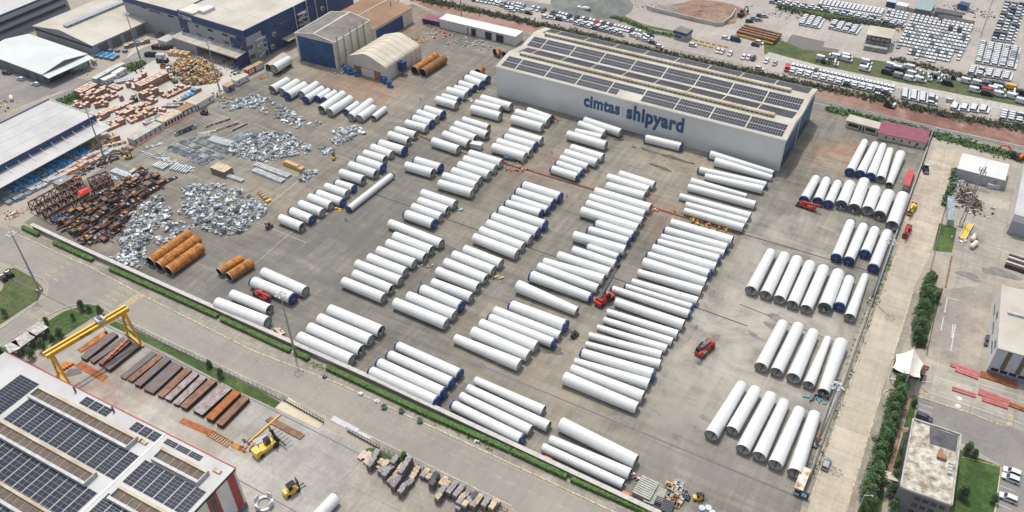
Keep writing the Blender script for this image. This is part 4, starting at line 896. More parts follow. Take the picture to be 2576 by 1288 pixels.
for i, (p0, p1, p2, m_, tp, lab) in enumerate([(('30', 1195, 15), ('30', 1290, 32), ('30', 1300, 5), M['blue'], M['lgrey'], 'blue site container at the top edge of the car yard'), (('30', 1285, 48), ('30', 1400, 72), ('30', 1408, 38), M['lgrey'], M['wht'], 'white site container right of the blue one at the top edge'),
        (('30', 1480, 85), ('30', 1640, 115), ('30', 1670, 20), M['walldgrey'], mat('teal_grey_roof', (.24, .31, .32)), 'grey flat roofed site shed with teal roof panels'), (('30', 1915, 40), ('30', 2010, 62), ('30', 2025, 30), M['bluedoor'], M['bluedoor'], 'bright blue tarpaulin shelter in the far builders yard'),
        (('30', 1680, 115), ('30', 1960, 165), ('30', 1990, 130), M['walldgrey'], M['felt'], 'long dark ruined shed beside the far car rows')]):
    container('site_shed', lab, 'shed', p0, p1, p2, 3.2, m_, tp)
# --- left foreground: solar roof factory
s1 = Bld('solar_roof_factory', 'big white roofed factory covered in solar arrays at the lower left', 'factory', ('03', 2362, 858), ('D', 112, 938), ('03', 1960, 1288), 16.8, W=74)
L, W, h = s1.L, s1.W, s1.h
s1.L += 18; L2 = s1.L
b = MB(); b.box(L2 / 2, W / 2, 0, L2, W, h, M['wht']); b.obj('wall', s1.root)
b = MB(); b.box(L2 / 2, W / 2, h + .02, L2 + .4, W + .4, .25, M['roofw'])
xj, _ = s1.loc('03', 1700, 475); b.box(xj, W / 2, h + .27, .7, W, .12, M['wht']); b.obj('roof', s1.root)
b = MB(); b.beam((-.2, -.25, h + .2), (L2, -.25, h + .2), .3, .4, M['redtrim']); b.obj('eaves_trim', s1.root)
b = MB(); b.beam((-.25, 0, h + .1), (-.25, W, h + .1), .25, .6, M['dark']); b.obj('roof_edge', s1.root)
zr = lambda x, y: h + .27
def rect_local(t_, pts):
    q_ = [s1.loc(t_, *p) for p in pts]; return min(a for a, _ in q_), max(a for a, _ in q_), min(c for _, c in q_), max(c for _, c in q_)
def arr(t_, c0_, c1_, c2_, c3_, blocks, nx, ny):
    x0, x1, y0, y1 = rect_local(t_, (c0_, c1_, c2_, c3_)); xa, ya = s1.loc(t_, *c0_); xb, yb = s1.loc(t_, *c2_)
    x0, x1 = min(xa, xb), max(xa, xb); y0, y1 = min(ya, yb), max(ya, yb)
    for i in range(blocks):
        a = x0 + (x1 - x0) * i / blocks; c = x0 + (x1 - x0) * (i + 1) / blocks - .35
        solar_block(s1, a, c, y0, y1, zr, nx, ny, M['solar'], gap=.075)
arr('03', (1405, 735), (310, 155), (30, 355), (1130, 970), 12, 2, 9)
arr('03', (985, 1105), (0, 560), (-560, 850), (600, 1390), 12, 2, 9)
arr('03', (2080, 1095), (1490, 740), (1225, 985), (1830, 1370), 6, 2, 8)
arr('03', (1145, 270), (860, 138), (790, 195), (1085, 345), 3, 2, 3)
arr('03', (1640, 520), (1370, 392), (1290, 455), (1570, 595), 3, 2, 3)
arr('03', (2052, 740), (1700, 540), (1635, 595), (1985, 812), 3, 2, 3)
arr('03', (1500, 1330), (1065, 1120), (890, 1288), (1330, 1500), 4, 2, 8)
arr('03', (520, 1420), (0, 1240), (-300, 1400), (300, 1560), 6, 2, 6)
arr('03', (400, 10), (330, -40), (-250, 250), (-160, 300), 1, 3, 16)
def monitor(c0_, c1_, wd):
    xa, ya = s1.loc('03', *c0_, z=h + 1); xb, yb = s1.loc('03', *c1_, z=h + 1); x0, x1 = min(xa, xb), max(xa, xb); y = (ya + yb) / 2
    b = MB(); n = max(6, int((x1 - x0) / 2.6))
    for s_, m_ in ((-1, M['vent']), (1, M['lgrey'])): b.box((x0 + x1) / 2, y + s_ * wd * .42, h + .27, x1 - x0, wd * .2, 1.5, m_)
    for x in (x0 + .15, x1 - .15): b.box(x, y, h + .275, .3, wd * .62, 1.45, M['lgrey'])
    b.box((x0 + x1) / 2, y, h + .27, x1 - x0 - .6, wd * .64, .9, M['louvre'])
    for i in range(1, n): b.box(x0 + (x1 - x0) * i / n, y, h + 1.17, .12, wd * .62, .15, M['vent'])
    b.obj('roof_monitor', s1.root)
monitor((340, 85), (1330, 600), 4.2); monitor((-160, 360), (910, 965), 4.2); monitor((-300, 960), (560, 1380), 4.2); monitor((1590, 695), (2035, 960), 4.2); monitor((1165, 1080), (1640, 1400), 4.2)
b = MB()
for x, y in ((1400, 570), (1450, 595), (2190, 885), (480, 90)): xx, yy = s1.loc('03', x, y); b.box(xx, yy, h + .27, 2.4, 1.1, .5, M['stonet'])
b.obj('roof_crate', s1.root)
b = MB()
for x, y in ((1150, 285), (765, 85)): xx, yy = s1.loc('03', x, y); b.tube((xx, yy, h + .2), (xx, yy, h + 2.4), .3, .3, M['grey'], 8)
b.obj('roof_flue', s1.root)
for u0, u1, m_ in ((.8, 3.2, M['redtrim']), (7.4, 8.2, M['redtrim']), (8.2, 10.0, M['louvre']), (10.0, 10.8, M['redtrim']), (18.5, 19.3, M['redtrim']), (19.3, 21.1, M['louvre']), (21.1, 21.9, M['redtrim'])):
    s1.wallbox('wall_stripe', 'l', u0, u1, 2.2, h - .5, m_, .14)
b = MB(); s1.wallbox('', 'l', 0, W, .1, 2.2, M['walldgrey'], .12, into=b); b.obj('plinth', s1.root)
an = Bld('flat_roof_annex', 'grey annex with gravel flat roof and white parapet beside the gantry crane', 'annex', ('D', 0, 1010), ('D', 75, 1060), ('D', 155, 998), 9.5)
an.L = 17; an.root.name = 'flat_roof_annex'
an.a = gnd(77, 1062, 9.5); an.a.z = 0
P = [gnd(77, 1060, 9.5), gnd(159, 1002, 9.5), gnd(65, 953, 9.5), gnd(-25, 1006, 9.5)]
for p in P: p.z = 0
an.root.location = (0, 0, 0); an.root.rotation_euler = (0, 0, 0)
P = ccw(P); b = MB(); b.prism([(p.x, p.y) for p in P], 0, 9.5, M['lgrey'], M['gravel']); b.obj('wall', an.root)
b = MB()
for i in range(4): a, c = P[i], P[(i + 1) % 4]; b.beam((a.x, a.y, 9.8), (c.x, c.y, 9.8), .9, .7, M['wht'])
b.obj('parapet', an.root)
b = MB(); mm = (P[0] + P[1] + P[2] + P[3]) / 4; b.box(mm.x + 4, mm.y - 2, 9.5, 3.5, .7, .7, M['wht'], .3); b.box(mm.x + 6, mm.y - 4, 9.5, 1, 3, .6, M['wht'], .3); b.obj('roof_unit', an.root)
# ------------------------------------------------------------------ wind tower sections
ROWS = '''
#upper left row in front of the tent hall|B
10 162,905 322,812 90,82 io|10 262,928 420,827 88,80 oo|10 310,970 505,852 92,84 bb|10 458,955 615,852 88,80 oo|10 497,1010 678,890 82,74 bb|10 614,997 742,910 72,66 bb|10 684,1012 808,928 72,66 bb|10 657,1104 880,950 92,84 io|10 742,1134 955,997 94,86 oo|10 902,1132 1022,1048 72,66 bo|10 952,1182 1158,1024 92,84 oo|10 1040,1197 1185,1088 90,82 oo|10 1180,1190 1300,1095 68,62 ioh
#row beside the near left corner of the shipyard hall|A
p 870,102 1050,162 84,86 bb|p 820,145 994,212 86,88 bb|p 755,195 917,247 74,76 bb|p 705,240 870,283 66,70 bb|p 640,270 828,322 86,90 oo|p 590,325 757,372 66,70 ob|p 532,362 730,420 84,86 ooh
#group of three left of the hall's front wall|A
p 985,350 1280,435 90,94 oo|p 925,395 1175,460 80,82 oo|p 885,455 1172,532 92,94 oo
#long diagonal row facing the scrap field|A
p 410,452 600,514 84,88 bb|p 345,495 535,560 82,86 oo|p 292,548 485,607 84,90 bb|p 225,598 432,655 84,86 ooh|p 125,665 322,722 84,86 oi|p 55,715 252,780 86,88 oi|11 1240,155 1500,234 92,98 bb|11 1170,200 1370,272 88,90 oo|11 1095,258 1300,322 84,88 oi|11 1025,318 1284,407 94,98 bb|11 950,378 1210,467 94,96 oi|11 855,455 1085,527 94,98 oi|11 805,552 993,612 78,82 bb|11 705,592 920,667 86,92 oo|11 615,657 880,752 86,92 bb|11 540,700 757,785 92,96 oo|11 448,768 672,855 94,98 ooh|11 352,837 572,927 94,100 bbh|11 248,912 468,1000 96,102 oi
#single long section lying across the end of the diagonal row|B
11 927,822 1370,475 72,64 bb
#group of five left of the blue trailer|A
p 800,565 1055,645 76,80 oi|p 722,612 1042,720 88,92 oi|p 678,665 925,757 86,92 oi|p 605,712 857,807 90,96 oo|p 495,782 752,868 94,98 oo
#group of three below the wall lettering's left side|A
p 1440,465 1690,555 70,78 bb|p 1330,492 1654,587 88,94 oi|p 1290,557 1597,644 94,98 oo
#group of four left of the walking worker|A
p 1268,682 1587,777 88,92 oo|p 1215,737 1530,832 90,96 bb|p 1145,787 1480,892 90,96 oi|p 1100,840 1422,940 96,102 oo
#group of four below the wall lettering's right side|A
p 2018,572 2382,694 86,92 oo|p 1965,607 2224,702 80,84 oo|p 1930,682 2190,745 74,80 oo|p 1850,714 2234,822 92,98 oo
#group of five above the drain channel|A
p 1885,847 2202,947 90,94 oo|p 1825,897 2147,999 90,96 oo|p 1780,952 2052,1042 80,84 oi|p 1735,1002 2002,1094 76,84 bb|p 1685,1057 1957,1144 82,88 bb
#pair right of the diagonal row|A
p 312,970 577,1052 90,98 bb|p 225,1027 492,1102 96,100 oi
#group of six beside the pair|A
p 865,907 1182,1004 96,100 oo|p 810,964 1122,1062 94,98 oo|p 755,1022 1062,1122 96,102 oo|p 695,1082 972,1177 94,98 oo|p 602,1132 930,1234 96,102 oo|p 558,1207 890,1303 98,106 oo
#group of four below the group of six|A
q 387,17 718,132 100,104 oo|q 357,94 642,192 96,100 oi|q 292,157 577,260 98,102 oo|q 217,224 510,327 102,108 bb
#left group of eight behind the lamp post|A
q 62,318 580,525 96,106 oo|q 107,447 482,592 102,108 oi|q 37,520 417,662 102,108 oi|q -58,592 310,727 104,110 oo|12 1138,20 1507,167 104,110 oo|12 1015,84 1457,254 104,110 oo|12 990,184 1367,340 104,110 oi|12 882,260 1289,427 108,116 oo
#middle group of eight beside the painted yard joint|A
q 815,580 1180,727 100,108 oo|q 700,637 1105,797 106,112 oo|q 618,712 1030,880 106,112 oi|q 538,802 952,964 108,116 oi|q 490,914 882,1064 100,110 oo|q 372,977 784,1157 112,122 bb|q 245,1050 712,1245 110,122 oo|q 112,1117 630,1330 114,126 oo
#group of nine left of the brown drain|A
21 110,577 492,702 98,108 bb|21 45,640 422,764 92,100 bb|q 1282,62 1660,188 80,90 bb|q 1225,114 1587,222 86,94 bb|q 1160,182 1627,340 100,112 bb|q 1085,250 1557,417 102,112 bb|q 1045,324 1477,484 102,108 oo|q 975,392 1402,557 100,108 oo|q 910,462 1342,630 104,116 oo
#long middle row above the red lifting crane|A
21 840,642 1392,812 98,108 oo|21 785,702 1337,874 92,98 oo|21 755,767 1310,947 94,102 oo|21 700,840 1264,1017 106,114 oo|21 840,962 1230,1087 86,96 bb|21 765,1024 1182,1152 88,98 bb|21 625,1087 1137,1237 108,118 oo|q 2040,550 2367,662 74,82 bb|q 1905,587 2327,737 94,106 oo|q 1755,642 2272,817 100,112 oo|q 1610,702 2212,887 88,116 oo|q 1555,757 2152,977 104,100 oo|q 1475,842 2087,1067 118,100 bb|q 1345,947 1942,1202 132,98 oo
#group of three above the drain's right half|A
21 1085,467 1432,582 88,94 oo|21 965,502 1374,630 96,100 oo|21 955,587 1334,692 98,102 oo
#single section lying along the hall's front wall|A
u 50,747 420,837 84,90 bb
#long thin group at the right corner of the hall|A
u 695,907 1352,1102 88,60 bb|u 755,982 1327,1147 92,64 oo|u 585,1064 1280,1222 70,74 bb|u 655,1132 1238,1267 72,88 oo|21 1800,537 2360,687 80,52 oo|21 1775,597 2447,777 78,88 oo|s 400,44 1110,247 68,88 oo|s 462,130 1077,305 70,88 oo|s 448,190 1042,364 70,92 oo
#long right hand row left of the red crane|A
s 315,310 927,494 88,108 oo|s 245,382 887,567 82,98 bb|s 215,450 847,620 66,78 oo|s 170,497 807,682 72,100 bb|s 130,567 760,765 96,116 oo|s 70,632 707,832 80,102 bb|s 35,712 662,917 114,112 oo|22 1270,167 1910,356 78,106 oo|22 1210,257 1867,457 68,94 oo|22 1135,302 1822,517 58,70 bb|22 1000,327 1797,592 70,94 bb|22 1045,462 1727,697 92,114 oo|22 960,562 1667,792 70,94 oo|22 925,642 1614,867 66,92 oo|22 860,717 1557,937 60,94 oo|22 775,797 1504,1002 68,100 oo|22 745,887 1492,1092 62,98 oo|22 695,972 1432,1202 98,132 bb|22 632,1057 1378,1294 74,122 oo|22 600,1137 1320,1419 104,130 oo|r 1815,582 2547,887 134,126 oo
#group of six below the loose long section|A
r 1272,-150 1834,67 112,134 bb|r 1115,-91 1770,162 104,102 oo|r 1055,-26 1714,237 94,104 bb|r 975,37 1537,274 108,128 oo|r 895,122 1457,364 124,128 oo|r 720,187 1367,457 98,132 oo
#blue capped group of four by the front wall|A
r 130,257 772,550 98,114 bb|r 45,347 692,637 102,116 bb|r -58,428 607,737 108,120 bb|r -138,513 537,824 110,122 bb
#group of four in the middle of the front wall|A
r 920,607 1607,914 84,110 oo|r 845,687 1657,1074 92,118 oo|r 775,767 1477,1114 92,114 oo|r 690,852 1397,1207 104,120 bb
#last group of three by the front wall, beside the steel racks|A
23 492,402 1247,782 148,150 oo|23 385,557 1187,907 94,122 oo|23 312,637 1122,1012 94,102 oo
#group of four right of the lamp post at the front wall|A
12 745,542 1260,760 118,128 oi|12 640,632 1157,852 118,128 oo|12 540,724 1062,954 120,128 oi|12 440,817 967,1052 120,130 oo
#left group of four beside the red truck crane|A
12 75,167 500,360 110,118 oo|12 -32,257 380,432 116,124 bb|12 -238,387 138,544 104,114 oi|12 -388,474 118,670 122,128 oo
#top right row of five by the maroon roof|B
u 2108,1092 2265,778 92,70 bb|u 2212,1114 2368,803 94,70 bb|u 2318,1139 2448,818 94,70 bb|31 1130,520 1228,225 92,68 oo|31 1218,574 1335,265 70,96 io
#second right row of eight|B
31 360,730 482,508 96,82 bo|31 498,744 592,518 98,86 bb|31 605,772 705,548 96,84 bb|31 738,777 825,568 118,104 io|31 865,812 968,543 120,108 io|31 1000,835 1080,625 118,112 oo|31 1122,882 1215,663 120,112 io|31 1247,987 1355,684 124,112 oo
#third right row of four|B
s 1972,670 2122,303 106,92 bb|s 2098,700 2252,338 106,92 bb|s 2262,630 2368,373 106,94 bb|s 2345,774 2492,405 110,96 bb
#fourth right row of eight|B
s 1115,997 1318,608 124,98 oo|s 1262,1042 1455,643 122,108 oo|s 1400,1087 1582,681 120,112 oo|s 1532,1139 1712,731 120,112 oo|s 1670,1184 1848,773 122,112 oo|s 1858,1167 1995,818 138,120 io|s 2005,1160 2112,865 110,98 bb|s 2108,1269 2265,845 114,70 oo
#fifth right row of five|B
t 1215,480 1438,40 134,112 oo|t 1370,530 1595,64 130,116 oo|t 1540,590 1745,128 144,112 oo|t 1695,659 1890,188 116,74 oo|t 1845,735 2025,228 120,136 io
#lowest right row of six|B
t 715,1167 1025,654 146,110 oo|t 925,1120 1165,705 134,122 oo|t 1032,1309 1320,764 144,126 oo|t 1197,1379 1452,829 144,112 oo|33 70,820 318,265 152,118 oo|33 268,904 470,308 154,120 oo
#single section cut by the lower edge beside the pallet yard|B
13 560,1400 800,1145 134,128 oo
'''
def make_section(t0, x0, y0, x1, y1, w0, w1, caps, lab, group, z_extra=0.0, t1=None):
    """tower section between two picture points; end 1 faces the viewer"""
    def solve(x, y, w):
        z = 2.0
        for _ in range(6):
            p = at(t0, x, y, z); r = w / 4 * depth(p) / FOC / 2; z = r + z_extra
        return p, r
    p0, r0 = solve(x0, y0, w0); p1, r1 = solve(x1, y1, w1)
    d = p1 - p0; rz = math.atan2(d.y, d.x); base = (p0 + p1) / 2; base.z = 0
    root = thing('tower_section', lab, 'tower section', base, rz, group)
    Lh = Vector((d.x, d.y, 0)).length / 2
    a, c = Vector((-Lh, 0, p0.z)), Vector((Lh, 0, p1.z)); ax = (c - a).normalized()
    th = .10
    b = MB(); b.ring(a, c, r0, r1, r0 - th, r1 - th, (M['white'], M['inner'], M['flange'] if caps[1] in 'oi' else M['white']), 44)
    b.obj('shell', root)
    # bolting flange inside both rims
    for e, (p, r, s_) in enumerate(((a, r0, 1), (c, r1, -1))):
        k = caps[e]
        if k in 'oi':
            b = MB(); b.ring(p + ax * s_ * .02, p + ax * s_ * .3, r - th, r - th, r - .28, r - .28, (M['flange'],) * 3, 36); b.obj('flange', root)
        if k == 'i':
            q_ = p + ax * s_ * 1.1; b = MB(); b.tube(q_ - ax * .05, q_ + ax * .05, r - .14, r - .14, M['plat'], 36, True, False)
            side = ax.cross(Vector((0, 0, 1))).normalized()
            o = q_ - ax * s_ * .08 + Vector((0, 0, -r * .35)); b.beam(o, o - ax * s_ * .1, r * .5, r * .55, M['black']); b.beam(o + side * r * .1, o - ax * s_ * .9 + Vector((0, 0, -r * .45)), r * .3, .12, M['lgrey'])
            b.obj('platform', root)
        if k == 'o' and e == 1:
            b = MB(); zz = p.z - r + th + .12
            b.beam(Vector((a.x + 2, 0, a.z - r0 + .25)), Vector((c.x - .6, 0, c.z - r1 + .2)), .22, .1, M['flange']); b.obj('cable_ladder', root)
        if k == 'b':
            b = MB(); n = 44; rr = r + .05; side = ax.cross(Vector((0, 0, 1))).normalized(); up_ = side.cross(ax).normalized()
            R = rng(int(abs(base.x * 13 + base.y * 7)) + e); out = -ax * s_
            rings = []
            for (dd_, kr) in ((.55, 1.0), (0, 1.008), (-.10, .985), (-.06, .7), (-.12, .35), (-.10, .0)):
                rings.append([p - out * dd_ + (side * math.cos(2 * math.pi * i / n) + up_ * math.sin(2 * math.pi * i / n)) * (rr * kr + (R.uniform(-.03, .03) if 0 < kr < 1 else R.uniform(0, .03) if dd_ > .3 else 0)) for i in range(n)])
            for j in range(len(rings) - 1):
                b.add(rings[j] + rings[j + 1], [[i, (i + 1) % n, (i + 1) % n + n, i + n] for i in range(n)], M['capblue'], True)
            cp_ = b.obj('end_cap', root)
            if e == 1:
                b = MB(); f = p + out * .14
                for (u_, v_, du, dv) in ((-.12, .06, .30, .04), (.10, .0, .22, .04), (-.2, -.03, .06, .1)): b.beam(f + side * u_ * r * 1.2 + up_ * v_ * r, f + side * (u_ + du) * r * 1.2 + up_ * (v_ - .03) * r, .05, dv * r, M['wht'])
                b.beam(f + up_ * -.72 * r - side * .1 * r, f + up_ * -.72 * r + side * .06 * r, .08, .1 * r, M['wht'])
                b.obj('cap_print', cp_)
    if 'h' in caps:
        e = .74; p = a.lerp(c, e); r = r0 + (r1 - r0) * e; ang = math.radians(-28) 
        side = ax.cross(Vector((0, 0, 1))).normalized(); nrm = None
        nrm = (side * math.cos(math.radians(22)) + Vector((0, 0, 1)) * math.sin(math.radians(22))).normalized(); tang = ax.cross(nrm).normalized()
        b = MB(); n = 24
        for kk, of, m_ in ((1.0, .03, M['flange']), (.82, .06, M['wht'])):
            q_ = p + nrm * (r + of)
            el = [q_ + ax * math.cos(2 * math.pi * i / n) * 1.6 * kk + tang * math.sin(2 * math.pi * i / n) * .62 * kk - nrm * (.62 * kk * math.sin(2 * math.pi * i / n)) ** 2 / (2 * r) for i in range(n)]
            b.add(el + [v - nrm * .25 for v in el], [list(range(n))] + [[i + n, (i + 1) % n + n, (i + 1) % n, i] for i in range(n)], m_)
        b.obj('door_hatch', root)
    return root
cur = None
for line in ROWS.strip().split('\n'):
    if line[0] == '#': cur = line[1:].split('|'); continue
    ents = line.split('|'); n = len(ents)
    for i, e in enumerate(ents):
        tt, s0, s1_, ww, caps = e.split()
        x0, y0 = map(float, s0.split(',')); x1, y1 = map(float, s1_.split(',')); w0, w1 = map(float, ww.split(','))
        near = caps[0] if cur[1] == 'B' else caps[1]
        desc = {'b': 'blue capped white tower section', 'o': 'open white tower section', 'i': 'white tower section with inner platform'}[near]
        if 'h' in caps: desc = desc.replace('section', 'section with oval hatch', 1)
        if n == 1: lab = f'{cur[0].replace("single", "lone white tower", 1)}'; lab = lab if 'tower' in lab else 'white tower ' + lab
        else: lab = f'{desc}, {ordw(i)} {"from the left" if cur[1] == "B" else "from the top"}, {cur[0]}'
        lw = lab.split()
        if len(lw) > 16: lab = ' '.join(lab.replace(' white tower section', ' tower section').replace('from the ', 'from ').replace(' the ', ' ').split()[:16])
        if cur[1] == 'B': make_section(tt, x1, y1, x0, y0, w1, w0, caps[1] + caps[0] + caps[2:], lab, 'white tower sections stored in the yard')
        else: make_section(tt, x0, y0, x1, y1, w0, w1, caps, lab, 'white tower sections stored in the yard')
make_section('10', 335, 600, 180, 695, 84, 96, 'oo', 'open white tower section on a low trailer beside the grey roof hall', 'white tower sections stored in the yard', 1.1)
def trailer_bogie(name, label, t_, x, y, rz):
    r = thing(name, label, 'trailer', at(t_, x, y), rz); b = MB(); b.box(0, 0, .7, 4.5, 2.6, .35, M['grey']); b.box(0, 0, 1.05, 1.2, 2.4, .3, M['grey']); b.obj('deck', r)
    for i in (-1.2, 0, 1.2):
        for s_ in (-1.1, 1.1): b = MB(); b.tube((i, s_ - .25, .5), (i, s_ + .25, .5), .5, .5, M['black'], 14); b.obj('wheel', r)
trailer_bogie('trailer_bogie', 'front wheeled bogie under the tower section by the grey roof hall', '10', 215, 738, math.radians(88)); trailer_bogie('trailer_bogie', 'rear wheeled bogie under the tower section by the grey roof hall', '10', 320, 668, math.radians(88))

# ------------------------------------------------------------------ rust brown pipe sections
def rust_pipe(t_, x0, y0, x1, y1, w, lab, m=None, group='rusty bare steel tower pipes'):
    def solve(x, y):
        z = 2.0
        for _ in range(6): p = at(t_, x, y, z); r = w / 4 * depth(p) / FOC / 2; z = r
        return p, r
    (p0, r0), (p1, r1) = solve(x0, y0), solve(x1, y1); r = (r0 + r1) / 2
    d = p1 - p0; Lh = Vector((d.x, d.y, 0)).length / 2; base = (p0 + p1) / 2; base.z = 0
    root = thing('rusty_pipe', lab, 'pipe', base, math.atan2(d.y, d.x), group)
    b = MB(); b.ring((-Lh, 0, r), (Lh, 0, r), r, r, r - .08, r - .08, (m or M['rust'], M['rustd'], M['galv2']), 40); b.obj('shell', root)
    b = MB(); n = max(1, int(2 * Lh / 3.0))
    for i in range(1, n): x = -Lh + 2 * Lh * i / n; b.ring((x - .05, 0, r), (x + .05, 0, r), r + .02, r + .02, r, r, (M['rustd'],) * 3, 40)
    b.obj('weld_seam', root)
    b = MB(); R = rng(int(x0))
    for i in range(n):
        a = math.radians(R.choice((50, 75, 100, 125))); x = -Lh + 2 * Lh * (i + .5) / n
        q_ = Vector((x, -math.cos(a) * (r + .03), r + math.sin(a) * (r + .03))); b.beam(q_ - Vector((.0, .0, .5 * abs(math.cos(a)))) - Vector((0, .35, 0)) * math.sin(a), q_ + Vector((0, 0, .5 * abs(math.cos(a)))) + Vector((0, .35, 0)) * math.sin(a), .1, .05, M['wht'])
    b.obj('chalk_mark', root)
    b = MB(); b.ring((Lh - .12, 0, r), (Lh + .03, 0, r), r + .03, r + .03, r - .1, r - .1, (M['galv'],) * 3, 40); b.obj('bright_rim', root)
rust_pipe('10', 1810, 562, 1592, 710, 86, 'rusty pipe beside the tent hall, touching its blue dust filter')
rust_pipe('10', 1893, 590, 1677, 732, 88, 'rusty pipe beside the tent hall, outer one of the pair', mat('rust_olive', (.24, .115, .03), .8, var=.25, scale=.5))
rust_pipe('02', 1905, -222, 1512, 62, 112, 'long rusty pipe next to the galvanised scrap, rearmost of three')
rust_pipe('02', 1990, -176, 1598, 109, 112, 'long rusty pipe, middle one of the three beside the scrap')
rust_pipe('02', 2025, -85, 1694, 154, 114, 'long rusty pipe, front one of the three, brightest orange')
rust_pipe('02', 2430, 28, 2208, 166, 100, 'short rusty pipe with chalk marks, rear one of the pair')
rust_pipe('02', 2530, 65, 2302, 213, 104, 'short rusty pipe with chalk marks, front one of the pair')
rust_pipe('10', 2445, 517, 2410, 532, 88, 'single rusty ring standing left of the shipyard hall'); rust_pipe('10', 2545, 540, 2500, 558, 86, 'grey steel ring behind the corner of the shipyard hall', M['mill'])
rust_pipe('10', 2280, 690, 2235, 725, 70, 'rusty ring lying behind the blue capped sections near the hall corner', M['rust'])

# ------------------------------------------------------------------ cars
WH = M['black']
def car_meshes(kind, col):
    """lower body with bonnet, glazed cabin band, roof; x forward"""
    m = CARCOL[col]; body, gl = MB(), MB()
    if kind == 'van':        # panel van
        prof = [(-2.75, .45), (2.75, .45), (2.8, .95), (2.65, 1.2), (1.95, 1.35), (1.25, 2.35), (.95, 2.5), (-2.7, 2.5), (-2.78, 1.2)]; w = .98
        body.extr([(x, -w, z) for x, z in prof], (0, 2 * w, 0), m)
        gl.hexa([(1.98, -.85, 1.42), (1.98, .85, 1.42), (1.34, .85, 2.28), (1.34, -.85, 2.28), (2.06, -.85, 1.42), (2.06, .85, 1.42), (1.42, .85, 2.3), (1.42, -.85, 2.3)], M['glass'])
        for s_ in (-1, 1): gl.extr([(1.75, s_ * (w + .005), 1.42), (1.2, s_ * (w + .005), 2.2), (.5, s_ * (w + .005), 2.2), (.5, s_ * (w + .005), 1.42)], (0, s_ * .02, 0), M['glass'])
        wx, wr = (1.75, -1.7), .36
    elif kind == 'cab':      # chassis cab
        prof = [(.4, .45), (2.75, .45), (2.8, .95), (2.65, 1.2), (1.95, 1.35), (1.25, 2.25), (.45, 2.3), (.4, 1.0)]; w = .95
        body.extr([(x, -w, z) for x, z in prof], (0, 2 * w, 0), m)
        for s_ in (-.45, .45): body.box(-1.1, s_, .6, 3.2, .16, .2, M['black'])
        for x in (-2.5, -1.4, -.3): body.box(x, 0, .62, .18, 1.0, .16, M['lgrey'])
        gl.hexa([(1.98, -.85, 1.42), (1.98, .85, 1.42), (1.34, .85, 2.2), (1.34, -.85, 2.2), (2.06, -.85, 1.42), (2.06, .85, 1.42), (1.42, .85, 2.2), (1.42, -.85, 2.2)], M['glass'])
        wx, wr = (1.75, -1.7), .36
    else:                    # small family car / van
        w = .9; lo = [(-2.15, .35), (2.1, .35), (2.18, .7), (2.05, .88), (1.15, 1.02), (-2.12, 1.02), (-2.2, .7)]
        body.extr([(x, -w, z) for x, z in lo], (0, 2 * w, 0), m)
        ca = [(-2.05, 1.02), (1.1, 1.02), (.35, 1.62), (.0, 1.72), (-1.75, 1.72), (-1.95, 1.55)]
        k = .80
        A = [(x, -(w - .02) * (1 if z < 1.1 else k), z) for x, z in ca]; B = [(x, (w - .02) * (1 if z < 1.1 else k), z) for x, z in ca]
        n = len(A); body.add(A + B, [[i, (i + 1) % n, (i + 1) % n + n, i + n] for i in range(n)] + [list(range(n - 1, -1, -1)), list(range(n, 2 * n))], m)
        gl.hexa([(1.04, -.72, 1.09), (1.04, .72, 1.09), (.42, .62, 1.6), (.42, -.62, 1.6), (1.10, -.72, 1.09), (1.10, .72, 1.09), (.48, .62, 1.62), (.48, -.62, 1.62)], M['glass'])
        gl.hexa([(-2.06, -.68, 1.12), (-2.06, .68, 1.12), (-1.9, .6, 1.56), (-1.9, -.6, 1.56), (-2.12, -.68, 1.12), (-2.12, .68, 1.12), (-1.97, .6, 1.58), (-1.97, -.6, 1.58)], M['glass'])
        for s_ in (-1, 1):
            P = [(.92, s_ * .875, 1.08), (.3, s_ * .742, 1.56), (-1.8, s_ * .742, 1.56), (-1.95, s_ * .875, 1.08)]
            gl.add(P + [(x, y + s_ * .03, z) for x, y, z in P], [(0, 1, 2, 3), (4, 5, 6, 7), (0, 1, 5, 4), (1, 2, 6, 5), (2, 3, 7, 6), (3, 0, 4, 7)], M['glass'])
        wx, wr = (1.35, -1.35), .32
    wh = MB()
    for x in wx:
        for s_ in (-1, 1): wh.tube((x, s_ * (w - .18), wr), (x, s_ * (w + .02), wr), wr, wr, WH, 12)
    one = [];
    for x in wx:
        for s_ in (-1, 1): q_ = MB(); q_.tube((x, s_ * (w - .2), wr), (x, s_ * (w + .02), wr), wr, wr, WH, 12); one.append(q_)
    return body, gl, wh, one
CARMESH = {}
def car_mesh(kind, col):
    if (kind, col) not in CARMESH:
        b, g_, wh, one = car_meshes(kind, col)
        CARMESH[(kind, col)] = (b.mesh('car_body'), g_.mesh('car_glass'), wh, b, g_, [q_.mesh('car_wheel') for q_ in one])
    return CARMESH[(kind, col)]
CARS = []
# colour mixes: mostly white
def addrow(t_, x0, y0, x1, y1, n, hd, desc, kind='car', mix='wwwwwwsswwsgwk', seed=0, colr=None):
    R = rng(int(x0 * 3 + y0 * 7 + n + seed))
    for i in range(n):
        f = i / max(1, n - 1); x, y = x0 + (x1 - x0) * f, y0 + (y1 - y0) * f
        c = colr[i % len(colr)] if colr else R.choice(mix)
        p = at(t_, x, y, .6); p.z = 0
        if not inview(p): continue
        CARS.append((p, hd + R.uniform(-.03, .03), kind, c, desc, i, n))
AX, BX = 0.0, math.pi / 2
